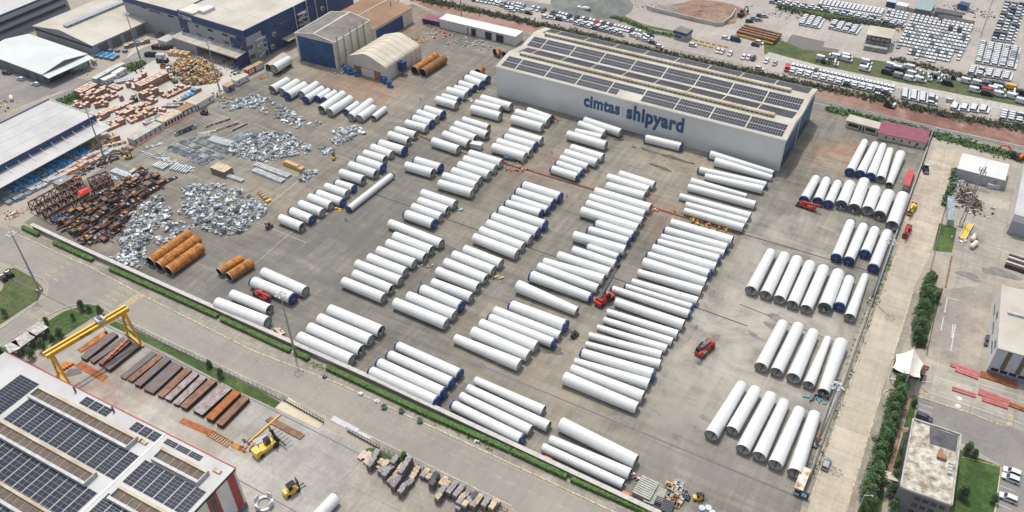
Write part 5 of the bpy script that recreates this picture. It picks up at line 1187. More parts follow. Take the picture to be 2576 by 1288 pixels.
# roadside rows behind the red earth
addrow('20', 20, 40, 110, 65, 4, -BX, 'left end of the street side row'); addrow('20', 210, 85, 318, 108, 3, -BX, 'gap between the street rows')
addrow('20', 405, 130, 575, 170, 6, -BX, 'middle of the street side row', colr='ggwwwk'); addrow('20', 650, 182, 650, 182, 1, -BX, 'gap before the long street row', colr='k')
addrow('20', 712, 195, 1280, 330, 17, -BX, 'long street side row', colr='wgwwrwkwgwwwwwkww')
addrow('20', 10, 92, 170, 132, 4, AX, 'left end of the hedge side row', colr='wwwk'); addrow('20', 335, 172, 610, 215, 5, AX, 'middle of the hedge side row', colr='wwkww')
addrow('20', 655, 242, 1095, 350, 8, AX, 'long hedge side row'); addrow('20', 680, 226, 1060, 322, 7, AX, 'second line behind the hedge side row')
addrow('20', 1220, 360, 1415, 430, 4, AX, 'front line of the cluster by the guard house'); addrow('20', 1300, 370, 1390, 355, 3, AX, 'back line of the cluster by the guard house', colr='wwb')
addrow('20', 1290, 388, 1375, 382, 2, AX, 'middle line of the cluster by the guard house')
for x, y, hd, c, dsc in [(1485, 470, AX, 'w', 'white car alone on the street right of the roadside cluster'), (1820, 455, AX, 'w', 'white car beside the yellow barrier blocks'), (2070, 512, -BX, 'w', 'white car, left of the close pair below the barrier blocks'), (2112, 522, -BX, 'w', 'white car, right of the close pair below the barrier blocks'), (2195, 540, -BX, 'w', 'white car standing alone right of the close pair'),
                         (2330, 575, -BX, 'w', 'white van, left of three by the street kerb'), (2380, 580, -BX, 'w', 'white van, middle of three by the street kerb'), (2430, 590, -BX, 'k', 'black car, right of three by the street kerb'), (2560, 615, -BX, 'w', 'white car on the street below the grass'), (2490, 690, AX, 'w', 'white car driving on the street above the hall roof'),
                         (2150, 385, AX, 'w', 'white minibus by the far barrier strip'), (2490, 430, AX, 'w', 'white car in front of the steel stack, upper right'), (2450, 452, AX, 'k', 'black car in front of the steel stack, upper right')]:
    p = at('20', x, y, .6); p.z = 0; CARS.append((p, hd, 'car', c, dsc, -1, 1))
p = at('20', 2250, 405, .6); p.z = 0; CARS.append((p, AX, 'van', 'b', 'navy blue van right of the white minibus', -1, 1))
for x, y, c, dsc in ((2390, 215, 'k', 'black car by the spoil heap'), (2440, 185, 's', 'silver car parked left of the far white car'), (2500, 160, 'b', 'navy car by the upper spoil heap'), (2540, 165, 's', 'silver car by the upper spoil heap'), (2480, 200, 's', 'silver car, lowest by the upper spoil heap')):
    p = at('20', x, y, .6); p.z = 0; CARS.append((p, .5, 'car', c, dsc, -1, 1))
addrow('10', 2200, -5, 2576, 60, 10, -BX, 'upper row at the very top'); addrow('10', 2440, 42, 2576, 105, 4, AX, 'second row at the very top')
# row along the walkway
addrow('30', 250, 668, 1252, 890, 27, -BX, 'long walkway side row', mix='wwwwwwwwwwwgw'); addrow('30', 250, 738, 1190, 945, 13, AX, 'front line of the double row by the walkway', mix='wwwwwwwwwwwwk'); addrow('30', 262, 714, 1196, 922, 13, AX, 'back line of the double row by the walkway', mix='wwwwwwwwwwww')
p = at('30', 190, 695, .6); p.z = 0; CARS.append((p, -BX + .1, 'van', 'r', 'bright red van at the left end of the walkway rows', -1, 1))
p = at('30', 68, 640, .6); p.z = 0; CARS.append((p, -BX, 'car', 's', 'silver car driving left of the red van', -1, 1))
p = at('30', 1115, 958, .6); p.z = 0; CARS.append((p, AX, 'car', 'w', 'white car half hidden by the hedge near the excavator', -1, 1))
p = at('30', 1840, 1018, .6); p.z = 0; CARS.append((p, AX, 'car', 'w', 'lone white car between the two square car blocks', -1, 1))
def block(t_, corners, nc, nr, hd, desc, mix='wwwwwwwwwwwwk', seed=0):
    (x0, y0), (x1, y1), (x2, y2) = corners
    for c in range(nc):
        f = c / max(1, nc - 1); addrow(t_, x0 + (x1 - x0) * f, y0 + (y1 - y0) * f, x0 + (x1 - x0) * f + x2 - x0, y0 + (y1 - y0) * f + y2 - y0, nr, hd, f'{ORD[c]} column of {desc}', mix=mix, seed=seed + c)
block('30', ((1392, 915), (1660, 972), (1385, 985)), 4, 5, AX, 'the block right of the excavator'); block('30', ((1895, 1062), (2185, 1085), (1880, 1098)), 4, 4, AX, 'the block above the maroon roof', seed=3); block('30', ((2395, 1132), (2560, 1160), (2375, 1200)), 3, 4, AX, 'the block at the right edge', seed=5)
for i in range(15):
    x0, y0 = 1412 + 43 * i, 272 + 8.2 * i; n = (7, 6, 6, 8, 8, 9, 8, 8, 9, 9, 8, 8, 8, 5, 7)[i]
    addrow('30', x0, y0, x0 - 16.5 * (n - 1), y0 + 32.5 * (n - 1), n, -BX, f'{ORD[i]} column of the big square car block', mix='wwswwwwswwwwwsg', seed=i)
block('30', ((545, 15), (1150, 112), (520, 52)), 16, 3, -BX, 'the upper triple row'); block('30', ((1215, 118), (1390, 152), (1196, 170)), 5, 3, -BX, 'the short triple row'); block('30', ((1465, 165), (2040, 275), (1440, 215)), 14, 3, -BX, 'the far triple row')
block('30', ((395, 168), (530, 195), (348, 245)), 3, 6, AX, 'the left small block'); block('30', ((690, 225), (900, 272), (650, 285)), 4, 5, AX, 'the right small block')
addrow('30', 50, 26, 590, 108, 8, AX, 'front line above the overgrown strip'); addrow('30', 75, 8, 600, 88, 8, AX, 'back line above the overgrown strip'); addrow('30', 700, 132, 1330, 262, 10, AX, 'front line behind the loading rack'); addrow('30', 720, 115, 1345, 245, 10, AX, 'back line behind the loading rack')
block('30', ((2178, 435), (2500, 490), (2128, 628)), 5, 12, AX, 'the big right hand car block', mix='wwswwwwswww'); block('30', ((2075, 688), (2420, 745), (2055, 740)), 5, 4, AX, 'the lower right car block')
block('30', ((2420, 30), (2560, 50), (2290, 400)), 3, 13, AX, 'the far right fenced lot', mix='wwwwwwsgbw')
for i, (x, y, kd, c) in enumerate([(540, 592, 'van', 'w'), (692, 577, 'van', 'w'), (792, 572, 'van', 'w'), (792, 602, 'van', 'w'), (600, 566, 'cab', 'w'), (655, 622, 'cab', 'w'), (652, 642, 'cab', 'w'), (530, 615, 'cab', 'k'), (992, 630, 'van', 'w'), (972, 698, 'van', 'w'), (985, 664, 'cab', 'w'), (975, 680, 'cab', 'w'),
        (1242, 668, 'van', 'w'), (1312, 697, 'van', 'w'), (1442, 687, 'van', 'w'), (1205, 695, 'cab', 'b'), (1200, 732, 'van', 'k'), (1330, 718, 'van', 'k'), (1320, 767, 'van', 's'), (1425, 797, 'van', 'w'), (1530, 807, 'van', 'w'), (1455, 750, 'van', 'w'), (1425, 725, 'cab', 'r'), (1808, 842, 'van', 'k'), (1655, 772, 'cab', 'k'), (1585, 765, 'cab', 'w'), (1590, 792, 'cab', 'w'), (1690, 805, 'cab', 'w'), (1720, 780, 'cab', 'w'), (1695, 745, 'cab', 'w'), (1510, 730, 'cab', 'w'), (1835, 775, 'cab', 'k'), (1350, 668, 'cab', 'w'),
        (2000, 822, 'van', 'w'), (2112, 842, 'van', 'w'), (2082, 912, 'van', 'w'), (2205, 860, 'van', 'g'), (2205, 920, 'van', 'r'), (2200, 945, 'van', 'k'), (2332, 860, 'van', 'g'), (2322, 895, 'van', 'w'), (2330, 955, 'van', 'w'), (2458, 885, 'van', 'y'), (2460, 975, 'van', 'w'), (2545, 940, 'van', 'k'), (2555, 1025, 'van', 'w'), (2085, 868, 'cab', 'w'), (2455, 915, 'cab', 'w'), (2450, 935, 'cab', 'w'), (2448, 955, 'cab', 'w'), (2150, 890, 'van', 'k'), (2270, 905, 'van', 'w')]):
    p = at('30', x, y, .8); p.z = 0
    area = 'left part' if x < 900 else 'middle part' if x < 1900 else 'right part'
    CARS.append((p, AX - .06, kd, c, f'GRASS{area}', i, 0))
CARS.append((at('00', 210, 805), math.pi + .1, 'car', 'w', 'white car parked beside the pale green roof shed, left one', -1, 1)); CARS.append((at('00', 362, 858), math.pi + .1, 'car', 'w', 'white car parked beside the pale green roof shed, right one', -1, 1)); CARS.append((at('00', 75, 748), .4, 'car', 'g', 'dark car by the wall of the pale green roof shed', -1, 1))
NEARCARS = [('02', 90, 182, math.pi - .15, 'k', 'black car at the left edge on the sandy lot, upper one'), ('02', 28, 220, math.pi - .15, 'k', 'black car at the left edge on the sandy lot, lower one'), ('33', 586, 805, BX - .02, 's', 'silver car driving along the right hand road'), ('33', 1572, 340, AX - .05, 'g', 'dark grey car parked above the mossy roof office'),
            ('33', 2455, 888, math.pi - .05, 'w', 'white car parked at the right edge, upper of three'), ('33', 2440, 952, math.pi - .05, 'w', 'white car parked at the right edge, middle of three'), ('33', 2415, 1148, math.pi - .05, 'w', 'white car parked at the right edge, lowest of three'), ('32', 2215, 860, -BX, 'g', 'dark car beside the striped building side door')]
for t_, x, y, hd, c, lab in NEARCARS:
    p = at(t_, x, y, .6); p.z = 0; bm, gm, wh, _, _, one = car_mesh('car', c); r = thing('parked_car', lab, 'car', p, hd, 'parked cars and vans'); r.scale = (1.1,) * 3
    for nm, me in [('body', bm), ('window_glass', gm)] + [('wheel', w_) for w_ in one]:
        o = bpy.data.objects.new(nm, me); C.objects.link(o); o.parent = r
CARS.sort(key=lambda c: depth(c[0]))
NIND = 290; CSC = 1.06; cnt = {}
for j, (p, hd, kd, c, desc, i, n) in enumerate(CARS):
    if not inview(p): continue
    if j < NIND:
        bm, gm, wh, _, _, one = car_mesh(kd, c)
        knd = {'car': 'car', 'van': 'panel van', 'cab': 'chassis cab truck'}[kd]
        if i < 0: lab = desc
        elif n == 0:
            key = (c, kd, desc); cnt[key] = cnt.get(key, 0) + 1; lab = f'{COLNAME[c]} {knd}, {ordw(cnt[key] - 1)} nearest of its kind, {desc[5:]} of the grass strip'
        else: lab = f'{COLNAME[c]} {knd}, {ordw(i)} in the {desc}'
        r = thing('parked_van' if kd == 'van' else 'parked_car' if kd == 'car' else 'chassis_cab', lab, 'van' if kd == 'van' else 'car' if kd == 'car' else 'truck', p, hd, 'parked cars and vans'); r.scale = (CSC,) * 3
        for nm, me in (('body', bm), ('window_glass', gm)): o = bpy.data.objects.new(nm, me); C.objects.link(o); o.parent = r
        key = ('w', kd)
        if key not in CARMESH: CARMESH[key] = wh.mesh('car_wheels')
        o = bpy.data.objects.new('wheels', CARMESH[key]); C.objects.link(o); o.parent = r
rest = MB()
for j, (p, hd, kd, c, desc, i, n) in enumerate(CARS):
    if j < NIND or not inview(p): continue
    _, _, wh, b0, g0, _ = car_mesh(kd, c); cs, sn = math.cos(hd), math.sin(hd)
    for q_ in (b0, g0, wh):
        off = len(rest.v); rest.v += [(p.x + (x * cs - y * sn) * CSC, p.y + (x * sn + y * cs) * CSC, z * CSC) for x, y, z in q_.v]; ids = [rest.mi(m) for m in q_.mats]
        rest.f += [[k_ + off for k_ in f] for f in q_.f]; rest.m += [ids[k_] for k_ in q_.m]; rest.sm += q_.sm
o = rest.obj('parked_cars'); tag(o, 'mass of white parked cars filling the far car yard rows', 'cars', 'parked cars and vans', 'stuff')
# ------------------------------------------------------------------ galvanised scrap
def scrap_variants():
    V = []
    def mk(f, m): b = MB(); f(b, m); V.append(b)
    def chan(b, m): b.box(0, 0, 0, 2.6, 1.2, .08, m); b.box(0, -.6, 0, 2.6, .08, .7, m); b.box(0, .6, 0, 2.6, .08, .7, m)
    def wedge(b, m): b.extr([(-1.2, -.6, 0), (1.3, -.6, 0), (.6, -.6, 1.0), (-.9, -.6, .7)], (0, 1.3, 0), m)
    def cres(b, m):
        n = 9; o = [(math.cos(a) * 1.7, math.sin(a) * 1.7) for a in [math.pi * i / n for i in range(n + 1)]]; i_ = [(x * .55, y * .62) for x, y in o][::-1]
        b.prism(o + i_, 0, .35, m)
    def frame(b, m):
        for y in (-.8, .8): b.box(0, y, 0, 2.4, .22, .5, m)
        for x in (-1.1, 0, 1.1): b.box(x, 0, 0, .22, 1.6, .45, m)
    def plate(b, m): b.hexa([(-1.5, -.8, 0), (1.4, -.6, .1), (1.2, .8, .45), (-1.2, .9, .2), (-1.5, -.8, .1), (1.4, -.6, .2), (1.2, .8, .55), (-1.2, .9, .3)], m); b.box(0, .8, .2, 2.2, .08, .6, m)
    def half(b, m):
        n = 8; pr = [(0, math.cos(math.pi * i / n) * .8, math.sin(math.pi * i / n) * .8) for i in range(n + 1)]
        b.extr([(-1.1, y, z) for _, y, z in pr], (2.2, 0, 0), m)
    def boxs(b, m): b.box(0, 0, 0, 1.7, 1.3, .9, m, 0, .85, (.1, 0)); b.box(.3, .1, .9, .9, .8, .3, m)
    for m in (M['galv'], M['galv2']):
        for f in (chan, wedge, cres, frame, plate, half, boxs): mk(f, m)
    return V
SV = scrap_variants(); SME = [b.mesh('scrap_piece') for b in SV]
HEAPS = [('round heap of galvanised scrap right of the rusty frames', TT('01', (1840, 620), (1960, 570), (2200, 570), (2400, 620), (2540, 700), (2570, 800), (2540, 950), (2480, 1030), (2300, 1100), (2180, 1080), (2000, 1000), (1900, 900), (1830, 860)), 380, 2.4),
         ('heap of galvanised scrap between the rusty frames and the round heap', TT('01', (1440, 720), (1560, 690), (1690, 740), (1740, 900), (1640, 1000), (1530, 1080), (1440, 1250), (1330, 1288), (1210, 1250), (1160, 1130), (1290, 1020), (1360, 830)), 230, 2.2),
         ('scrap strip behind the long rusty pipes', TT('01', (1700, 980), (1800, 940), (1960, 990), (1800, 1100), (1650, 1170), (1580, 1180), (1570, 1140)), 60, 1.0),
         ('scrap by the front wall left of the rusty pipes', TT('02', (1060, 10), (1250, -60), (1480, -30), (1500, 60), (1420, 130), (1250, 100)), 70, .8),
         ('upper heap of galvanised scrap around the brown container', TT('11', (-250, 170), (-60, 60), (120, 50), (330, 60), (560, 190), (520, 260), (330, 290), (100, 350), (-120, 300), (-260, 260)), 420, 1.6),
         ('upper right scrap beside the open ended row', TT('11', (700, 130), (800, 20), (1100, -30), (1090, 60), (860, 170)), 75, .8),
         ('scattered scrap in the upper yard', TT('10', (0, 950), (180, 1030), (420, 1130), (660, 1250), (400, 1290), (100, 1150), (-100, 1100), (-250, 1040)), 110, .4),
         ('scattered scrap near the white cabins', TT('00', (2200, 1060), (2400, 1000), (2600, 940), (2700, 1000), (2560, 1080), (2320, 1120)), 90, .4),
         ('small scrap pile by the yellow forklift', TT('11', (640, 200), (780, 200), (800, 250), (690, 280)), 22, .8), ('scrap pile below the timber bundle', TT('11', (440, 480), (520, 400), (600, 400), (620, 440), (520, 540), (450, 540)), 26, .9), ('scrap beside the yellow flatbed', TT('11', (-20, 720), (130, 780), (100, 880), (-20, 940)), 34, 1.0)]
pieces = []
for hi, (lab, poly, n, top) in enumerate(HEAPS):
    R = rng(50 + hi); c = sum(poly, Vector()) / len(poly)
    for i, p in enumerate(scatter(poly, n, R)):
        k = R.random(); z = top * k * k * .8 if i > n * .5 else 0.0
        pieces.append((p + Vector((0, 0, z)), R.uniform(0, 6.28), R.uniform(-.35, .35) if z > 0 else R.uniform(-.1, .1), R.uniform(-.3, .3) if z > 0 else 0, R.randrange(len(SV)), R.uniform(.62, 1.0), lab))
# orderly rows of galvanised parts
for (t_, x0, y0, x1, y1, n, k, rz, lab) in [('01', 1720, 200, 2080, 350, 20, 1.0, 1.2, 'row of galvanised parts beside the forklift'), ('01', 1760, 175, 2130, 320, 20, 1.0, 1.2, 'row of galvanised parts beside the forklift'), ('01', 1830, 140, 2230, 300, 22, 1.0, 1.2, 'row of galvanised parts beside the forklift'), ('01', 1920, 110, 2290, 250, 20, 1.0, 1.2, 'row of galvanised parts beside the forklift'),
        ('01', 1700, 215, 2060, 365, 14, .7, 1.2, 'row of galvanised parts beside the forklift'), ('01', 1930, 330, 2040, 370, 6, .7, 1.2, 'row of galvanised parts beside the forklift')]:
    R = rng(int(x0))
    for i in range(n):
        p = lerp(at(t_, x0, y0), at(t_, x1, y1), i / (n - 1)); pieces.append((p, rz + R.uniform(-.15, .15), 0, 0, R.choice((0, 3, 7, 10)), k, lab))
pieces.sort(key=lambda q_: depth(q_[0]))
stuffs = {}
for j, (p, rz, rx, ry, v, k, lab) in enumerate(pieces):
    if j < 285:
        o = bpy.data.objects.new('scrap_piece', SME[v]); C.objects.link(o); o.location = p; o.rotation_euler = (rx, ry, rz); o.scale = (k, k, k)
        tag(o, f'bent grey galvanised piece in the {lab}'.replace('in the heap of galvanised scrap', 'in the heap'), 'scrap', lab)
    else:
        b = stuffs.setdefault(lab, MB()); mt = Matrix.Translation(p) @ Matrix.Rotation(rz, 4, 'Z') @ Matrix.Rotation(ry, 4, 'Y') @ Matrix.Rotation(rx, 4, 'X') @ Matrix.Scale(k, 4)
        s_ = SV[v]; off = len(b.v); b.v += [tuple(mt @ Vector(q_)) for q_ in s_.v]; ids = [b.mi(m) for m in s_.mats]; b.f += [[a + off for a in f] for f in s_.f]; b.m += [ids[a] for a in s_.m]; b.sm += s_.sm
for lab, b in stuffs.items():
    o = b.obj('scrap_heap'); tag(o, f'grey pieces of the {lab}', 'scrap', None, 'stuff')
# long stacked racks of galvanised trays
def tray_rack(t_, x0, y0, x1, y1, w_, n, lab, m=None):
    a, c = at(t_, x0, y0), at(t_, x1, y1); d = c - a; r = thing('tray_rack', lab, 'rack', a, math.atan2(d.y, d.x), 'racks of galvanised trays in the scrap field'); Ln = d.length
    b = MB()
    for i in range(n): b.extr([(i * Ln / n, -w_ / 2, 0), (i * Ln / n + Ln / n * .45, -w_ / 2, 0), (i * Ln / n + Ln / n * .7, -w_ / 2, 1.0), (i * Ln / n + Ln / n * .3, -w_ / 2, 1.1)], (0, w_, 0), m or M['galv'])
    b.obj('tray', r); b = MB()
    for s_ in (-.5, .5): b.box(Ln / 2, s_ * w_, 0, Ln, .2, .35, M['galv'])
    b.obj('rail', r)
for i, a in enumerate([(('11', 0, 375, 340, 500, 2.8, 18), 'upper ribbed tray rack behind the timber bundle'), (('11', -20, 430, 280, 550, 2.8, 18), 'lower ribbed tray rack behind the timber bundle'), (('01', 1140, 435, 1380, 520, 3.2, 16), 'blue grey ribbed rack right of the rusty trusses'), (('01', 1330, 440, 1440, 480, 3, 8), 'short ribbed rack at the end of the blue grey rack'),
                       (('01', 2000, 90, 2120, 70, 5, 9), 'left flat tray rack at the top of the scrap field'), (('01', 2120, 115, 2330, 175, 4.5, 16), 'dark tray rack at the top of the scrap field'), (('01', 2380, 110, 2480, 60, 5, 9), 'right flat tray rack at the top of the scrap field'), (('01', 2330, 150, 2560, 40, 5.5, 18), 'long flat tray rack right of the dark tray rack'),
                       (('01', 1570, 370, 1680, 410, 4, 6), 'pale tray stack by the line of brackets'), (('01', 1740, 400, 1920, 440, 4.5, 7), 'wide round topped trays by the line of brackets'), (('01', 2290, 490, 2450, 545, 2, 14), 'ladder like strip below the brown container')]):
    (t_, x0, y0, x1, y1, w_, n), lab = a; tray_rack(t_, x0, y0, x1, y1, w_, n, lab)
b = MB(); R = rng(3)
for (x0, y0, x1, y1) in [(1420, 240, 1660, 330), (1480, 200, 1640, 160), (2060, 60, 2200, 20), (1590, 265, 1950, 420), (1640, 300, 1950, 440), (1690, 340, 1930, 440), (1060, 470, 1190, 520)]:
    for i in range(34):
        p = lerp(at('01', x0, y0), at('01', x1, y1), i / 33) ; b.box(p.x + R.uniform(-.8, .8), p.y + R.uniform(-.8, .8), 0, R.uniform(.6, 1.4), R.uniform(.3, .9), R.uniform(.2, .5), R.choice((M['galv'], M['galv2'], M['galv'])), R.uniform(0, 3))
tag(b.obj('small_bracket'), 'lines of countless small grey brackets laid out on the scrap field', 'scrap', None, 'stuff')

# ------------------------------------------------------------------ rusty frames, trusses and girders
TM = mat('truss_red_brown', (.12, .05, .035), .8, var=.3)
def truss(t_, x0, y0, x1, y1, lab, h=4.0, w_=5.0):
    a, c = at(t_, x0, y0), at(t_, x1, y1); d = c - a; Ln = d.length; r = thing('rusty_truss', lab, 'truss', a, math.atan2(d.y, d.x), 'rusty steel trusses'); b = MB(); n = max(3, int(Ln / 3.2))
    for s_ in (-1, 1):
        b.beam((0, s_ * w_ / 2, h), (Ln, s_ * w_ / 2, h), .45, .45, TM); b.beam((0, s_ * w_ / 2, .2), (Ln, s_ * w_ / 2, .2), .3, .3, TM)
        for i in range(n + 1):
            x = Ln * i / n; b.beam((x, s_ * w_ / 2, .2), (x, s_ * w_ / 2, h), .35, .35, TM)
            if i < n: b.beam((x, s_ * w_ / 2, .2), (x + Ln / n, s_ * w_ / 2, h), .25, .25, TM)
    b.obj('side_frame', r); b = MB()
    for i in range(n + 1): x = Ln * i / n; b.beam((x, -w_ / 2, h), (x, w_ / 2, h), .42, .42, TM)
    b.obj('cross_tie', r)
for a, lab in [((350, 850, 790, 610), 'rear rusty truss at the left of the frames'), ((420, 890, 860, 640), 'second rusty truss at the left of the frames'), ((490, 935, 930, 685), 'front long rusty truss at the left of the frames'), ((930, 610, 1120, 540), 'short rusty truss behind the red tarpaulins'), ((960, 650, 1130, 575), 'short rusty truss in front of the red tarpaulins')]:
    truss('01', *a, lab)
truss('01', 740, 600, 830, 590, 'pale grey truss cage behind the red tarpaulins', 3.0, 4.0)
R = rng(77); grp = 'rusty girders and frames in the scrap field'
zone = TT('01', (560, 960), (1000, 680), (1250, 560), (1400, 430), (1700, 540), (1600, 640), (1420, 720), (1330, 880), (1240, 980), (1230, 1040), (1060, 1150), (830, 1130), (640, 1010))
nmat = [M['rustd'], M['rustd'], mat('red_brown_steel', (.115, .045, .03), .8, var=.3), M['mill3'], M['mill'], M['dark'], M['rustd']]
names = {0: 'dark rusty', 1: 'dark rusty', 2: 'reddish brown', 3: 'brown', 4: 'dark grey', 5: 'black', 6: 'dark rusty'}
for i, p in enumerate(scatter(zone, 200, R)):
    k = R.randrange(7); Ln = R.uniform(3, 9); zz = R.choice((0, 0, .5, 1.0, 1.6)); an = BX * 1.0 + R.uniform(-.18, .18) if R.random() < .75 else R.uniform(-.2, .2); b = MB(); typ = R.randrange(4)
    if typ == 0:     # I girder
        b.box(0, 0, 0, Ln, .5, .08, nmat[k]); b.box(0, 0, .08, Ln, .1, .6, nmat[k]); b.box(0, 0, .68, Ln, .5, .08, nmat[k]); nm = 'girder'
    elif typ == 1:   # box frame
        for y in (-.9, .9): b.box(0, y, 0, Ln * .55, .25, 1.2, nmat[k])
        for q_ in range(4): b.box(-Ln * .25 + q_ * Ln * .165, 0, .9, .3, 1.8, .25, nmat[(k + 2) % 7])
        b.box(-Ln * .05, 0, 1.2, Ln * .3, 1.9, .12, nmat[k]); nm = 'frame'
    elif typ == 2:   # twin girders with plates
        for y in (-.5, .5): b.box(0, y, 0, Ln, .3, .55, nmat[k])
        for q_ in range(3): b.box(-Ln * .35 + q_ * Ln * .35, 0, .55, .8, 1.5, .1, R.choice((M['mill2'], M['galv2'], M['rust']))); 
        nm = 'girder'
    else: b.box(0, 0, 0, Ln * .45, 2.1, .9, mat('navy_black_steel', (.014, .02, .032)), 0, .95); b.box(0, 0, .9, Ln * .3, 1.6, .12, R.choice((M['rust'], M['mill3'], M['mill3']))); nm = 'block'
    o = b.obj('steel_girder' if nm == 'girder' else 'rusty_rack' if nm == 'frame' else 'steel_block', None, p + Vector((0, 0, zz)), an); tag(o, f'{names[k]} steel {nm} lying in the tangle of rusty frames', 'steel ' + nm, f'{names[k]} {nm}s in the tangle of rusty frames')
b = MB(); R_ = rng(78)
for p in scatter(zone, 520, R_): b.box(p.x, p.y, R_.choice((0, 0, .4)), R_.uniform(1, 5), R_.uniform(.15, .6), R_.uniform(.2, .7), R_.choice((M['rustd'], M['dark'], M['rustd'], M['mill3'], M['mill'])), R_.choice((0, BX, BX)) + R_.uniform(-.2, .2))
tag(b.obj('steel_tangle'), 'dark tangle of small rusty steel under the girders and frames', 'scrap', None, 'stuff')
for i, (x, y) in enumerate([(830, 650), (850, 635), (870, 630), (815, 660)]):
    p = at('01', x, y, 4.1); b = MB(); R2_ = rng(i); 
    b.hexa([(-1.6, -1.1, 0), (1.6, -1.2, 0), (1.5, 1.1, 0), (-1.5, 1.2, 0), (-1.0, -.7, .9), (1.1, -.8, .6), (.9, .7, .9), (-1.1, .8, .7)], mat('red_sheet', (.75, .045, .035), .5)); b.box(.2, .1, .7, 1.3, .9, .3, mat('red_sheet', (.75, .045, .035)), .5)
    tag(b.obj('tarpaulin_bundle', None, p, i), 'bright red tarpaulin bundle lying on the rusty trusses', 'tarpaulin', 'red tarpaulin bundles on the trusses')
R = rng(9)
for i in range(9):
    p = at('01', 560 + i * 22, 955 - i * 12); b = MB(); b.box(0, 0, .6, 6.5, .5, .5, mat('blue_girder', (.03, .12, .25), .5)); b.box(0, 0, 0, 6, .3, .6, M['dark'])
    tag(b.obj('steel_girder', None, p + Vector((R.uniform(-.3, .3), 0, 0)), BX * 0 + .02), f'{ORD[i]} blue topped girder from the left of the rusty frames', 'girder', 'blue topped girders')

# ------------------------------------------------------------------ steel plates and girders under the gantry crane
def slab_stack(t_, x0, y0, x1, y1, w_, h_, m, lab, side=None, nm='steel_slab'):
    a, c = at(t_, x0, y0), at(t_, x1, y1); d = c - a; Ln = d.length; o_ = (a + c) / 2; wd = w_ / 4 * depth(o_) / FOC * 0.92
    r = thing(nm, lab, 'steel girder', o_, math.atan2(d.y, d.x), 'steel girders stored by the gantry crane'); b = MB(); b.box(0, 0, h_ - .12, Ln, wd, .12, m); b.obj('top_plate', r)
    b = MB(); b.box(0, 0, .12, Ln * .99, wd * .9, h_ - .24, side or M['rustd']); b.obj('web', r); b = MB(); b.box(0, 0, 0, Ln, wd, .12, side or M['rustd']); b.obj('bottom_plate', r)
for i, (x0, y0, x1, y1, w_, h_, m, lab) in enumerate([(850, 1055, 1170, 800, 90, 1.3, 'mill', 'dark grey girder, rearmost of the four under the gantry'), (930, 1080, 1270, 845, 75, 1.0, 'mill', 'dark grey girder below the orange spreader beam'), (1020, 1110, 1310, 865, 80, 1.2, 'mill', 'dark steel girder carrying the orange spreader beam'), (1085, 1160, 1400, 910, 95, 1.5, 'mill', 'dark grey girder, nearest of the four under the gantry'),
        (800, 960, 1090, 775, 70, .3, 'rusto', 'rusty orange plate just behind the gantry girder'), (880, 900, 1070, 770, 60, .35, 'rust', 'rusty cut plate with wavy edge behind the gantry'), (860, 985, 1120, 790, 40, .4, 'mill3', 'narrow brown plate behind the gantry girders'),
        (1240, 1240, 1560, 985, 85, .8, 'mill', 'mottled grey girder, first of the long row right of the gantry'), (1310, 1270, 1625, 1015, 80, .9, 'mill3', 'brown girder, second of the long row right of the gantry')]):
    slab_stack('02', x0, y0, x1, y1, w_, h_, M[m], lab)
for i, (x0, y0, x1, y1, w_, h_, m, lab) in enumerate([(1390, 35, 1700, -240, 95, 1.3, 'mill', 'blue grey girder, third of the long row right of the gantry'), (1500, 95, 1800, -180, 150, 1.2, 'mill', 'wide grey girder with a round cut, fourth of the long row'), (1620, 145, 1910, -130, 90, 1.2, 'mill3', 'rust brown girder, fifth of the long row'), (1695, 180, 1985, -90, 85, 1.3, 'mill2', 'palest grey girder, sixth of the long row'), (1775, 225, 2065, -55, 85, 1.2, 'mill2', 'purple grey girder, seventh of the long row'), (1855, 265, 2160, -15, 95, 1.6, 'mill3', 'brown girder, eighth of the long row'),
        (1995, 315, 2300, 45, 150, 1.5, 'mill2', 'wide pale grey girder, ninth of the long row'), (2115, 385, 2400, 105, 100, 1.7, 'rusto', 'bright orange girder, tenth of the long row'), (2215, 440, 2490, 160, 90, 1.7, 'mill3', 'orange brown girder, last of the long row')]):
    slab_stack('03', x0, y0, x1, y1, w_, h_, M[m], lab, M['rustd'])
def plate(t_, pts, m, lab, z=.02, th=.10):
    P = TT(t_, *pts); c = sum(P, Vector()) / len(P); b = MB(); b.prism([(p.x - c.x, p.y - c.y) for p in P], z, z + th, m); tag(b.obj('steel_plate', None, c), lab, 'steel plate', 'steel plates lying on the ground')
plate('02', [(745, 1110), (820, 1060), (1090, 1215), (1030, 1265)], M['rusto'], 'wide orange and brown plate in front of the gantry girders'); plate('02', [(640, 1200), (700, 1140), (800, 1130), (830, 1180), (700, 1215)], M['mill'], 'dark plate under the left leg of the gantry crane')
plate('02', [(570, 1150), (650, 1060), (740, 1080), (600, 1200)], M['rust'], 'rusty plate under the left leg of the gantry crane')
for i in range(5): x = 1800 + i * 62; y = 388 + i * 27; plate('03', [(x, y), (x + 50, y - 48), (x + 108, y - 20), (x + 58, y + 27)], M['rusto'], f'{ORD[i]} of five orange plates in front of the girders, from the left', .02 + .01 * i)
plate('03', [(2320, 630), (2340, 590), (2470, 640), (2440, 690)], M['rust'], 'stepped rust plates beside the small steel bits'); plate('13', [(95, 375), (150, 335), (495, 515), (445, 565)], M['mill3'], 'long mottled plate in front of the yellow container handler', .3, .12)
b = MB(); c = at('03', 2215, 555)
for s_ in (-1, 1): b.box(0, s_ * 1.1, .05, 9, .2, .25, M['rust'])
for i in range(9): b.box(-4 + i, 0, .05, .2, 2.2, .25, M['rust'])
tag(b.obj('steel_ladder_frame', None, c, -.02), 'rusty ladder shaped frame on the ground by the girders', 'frame')
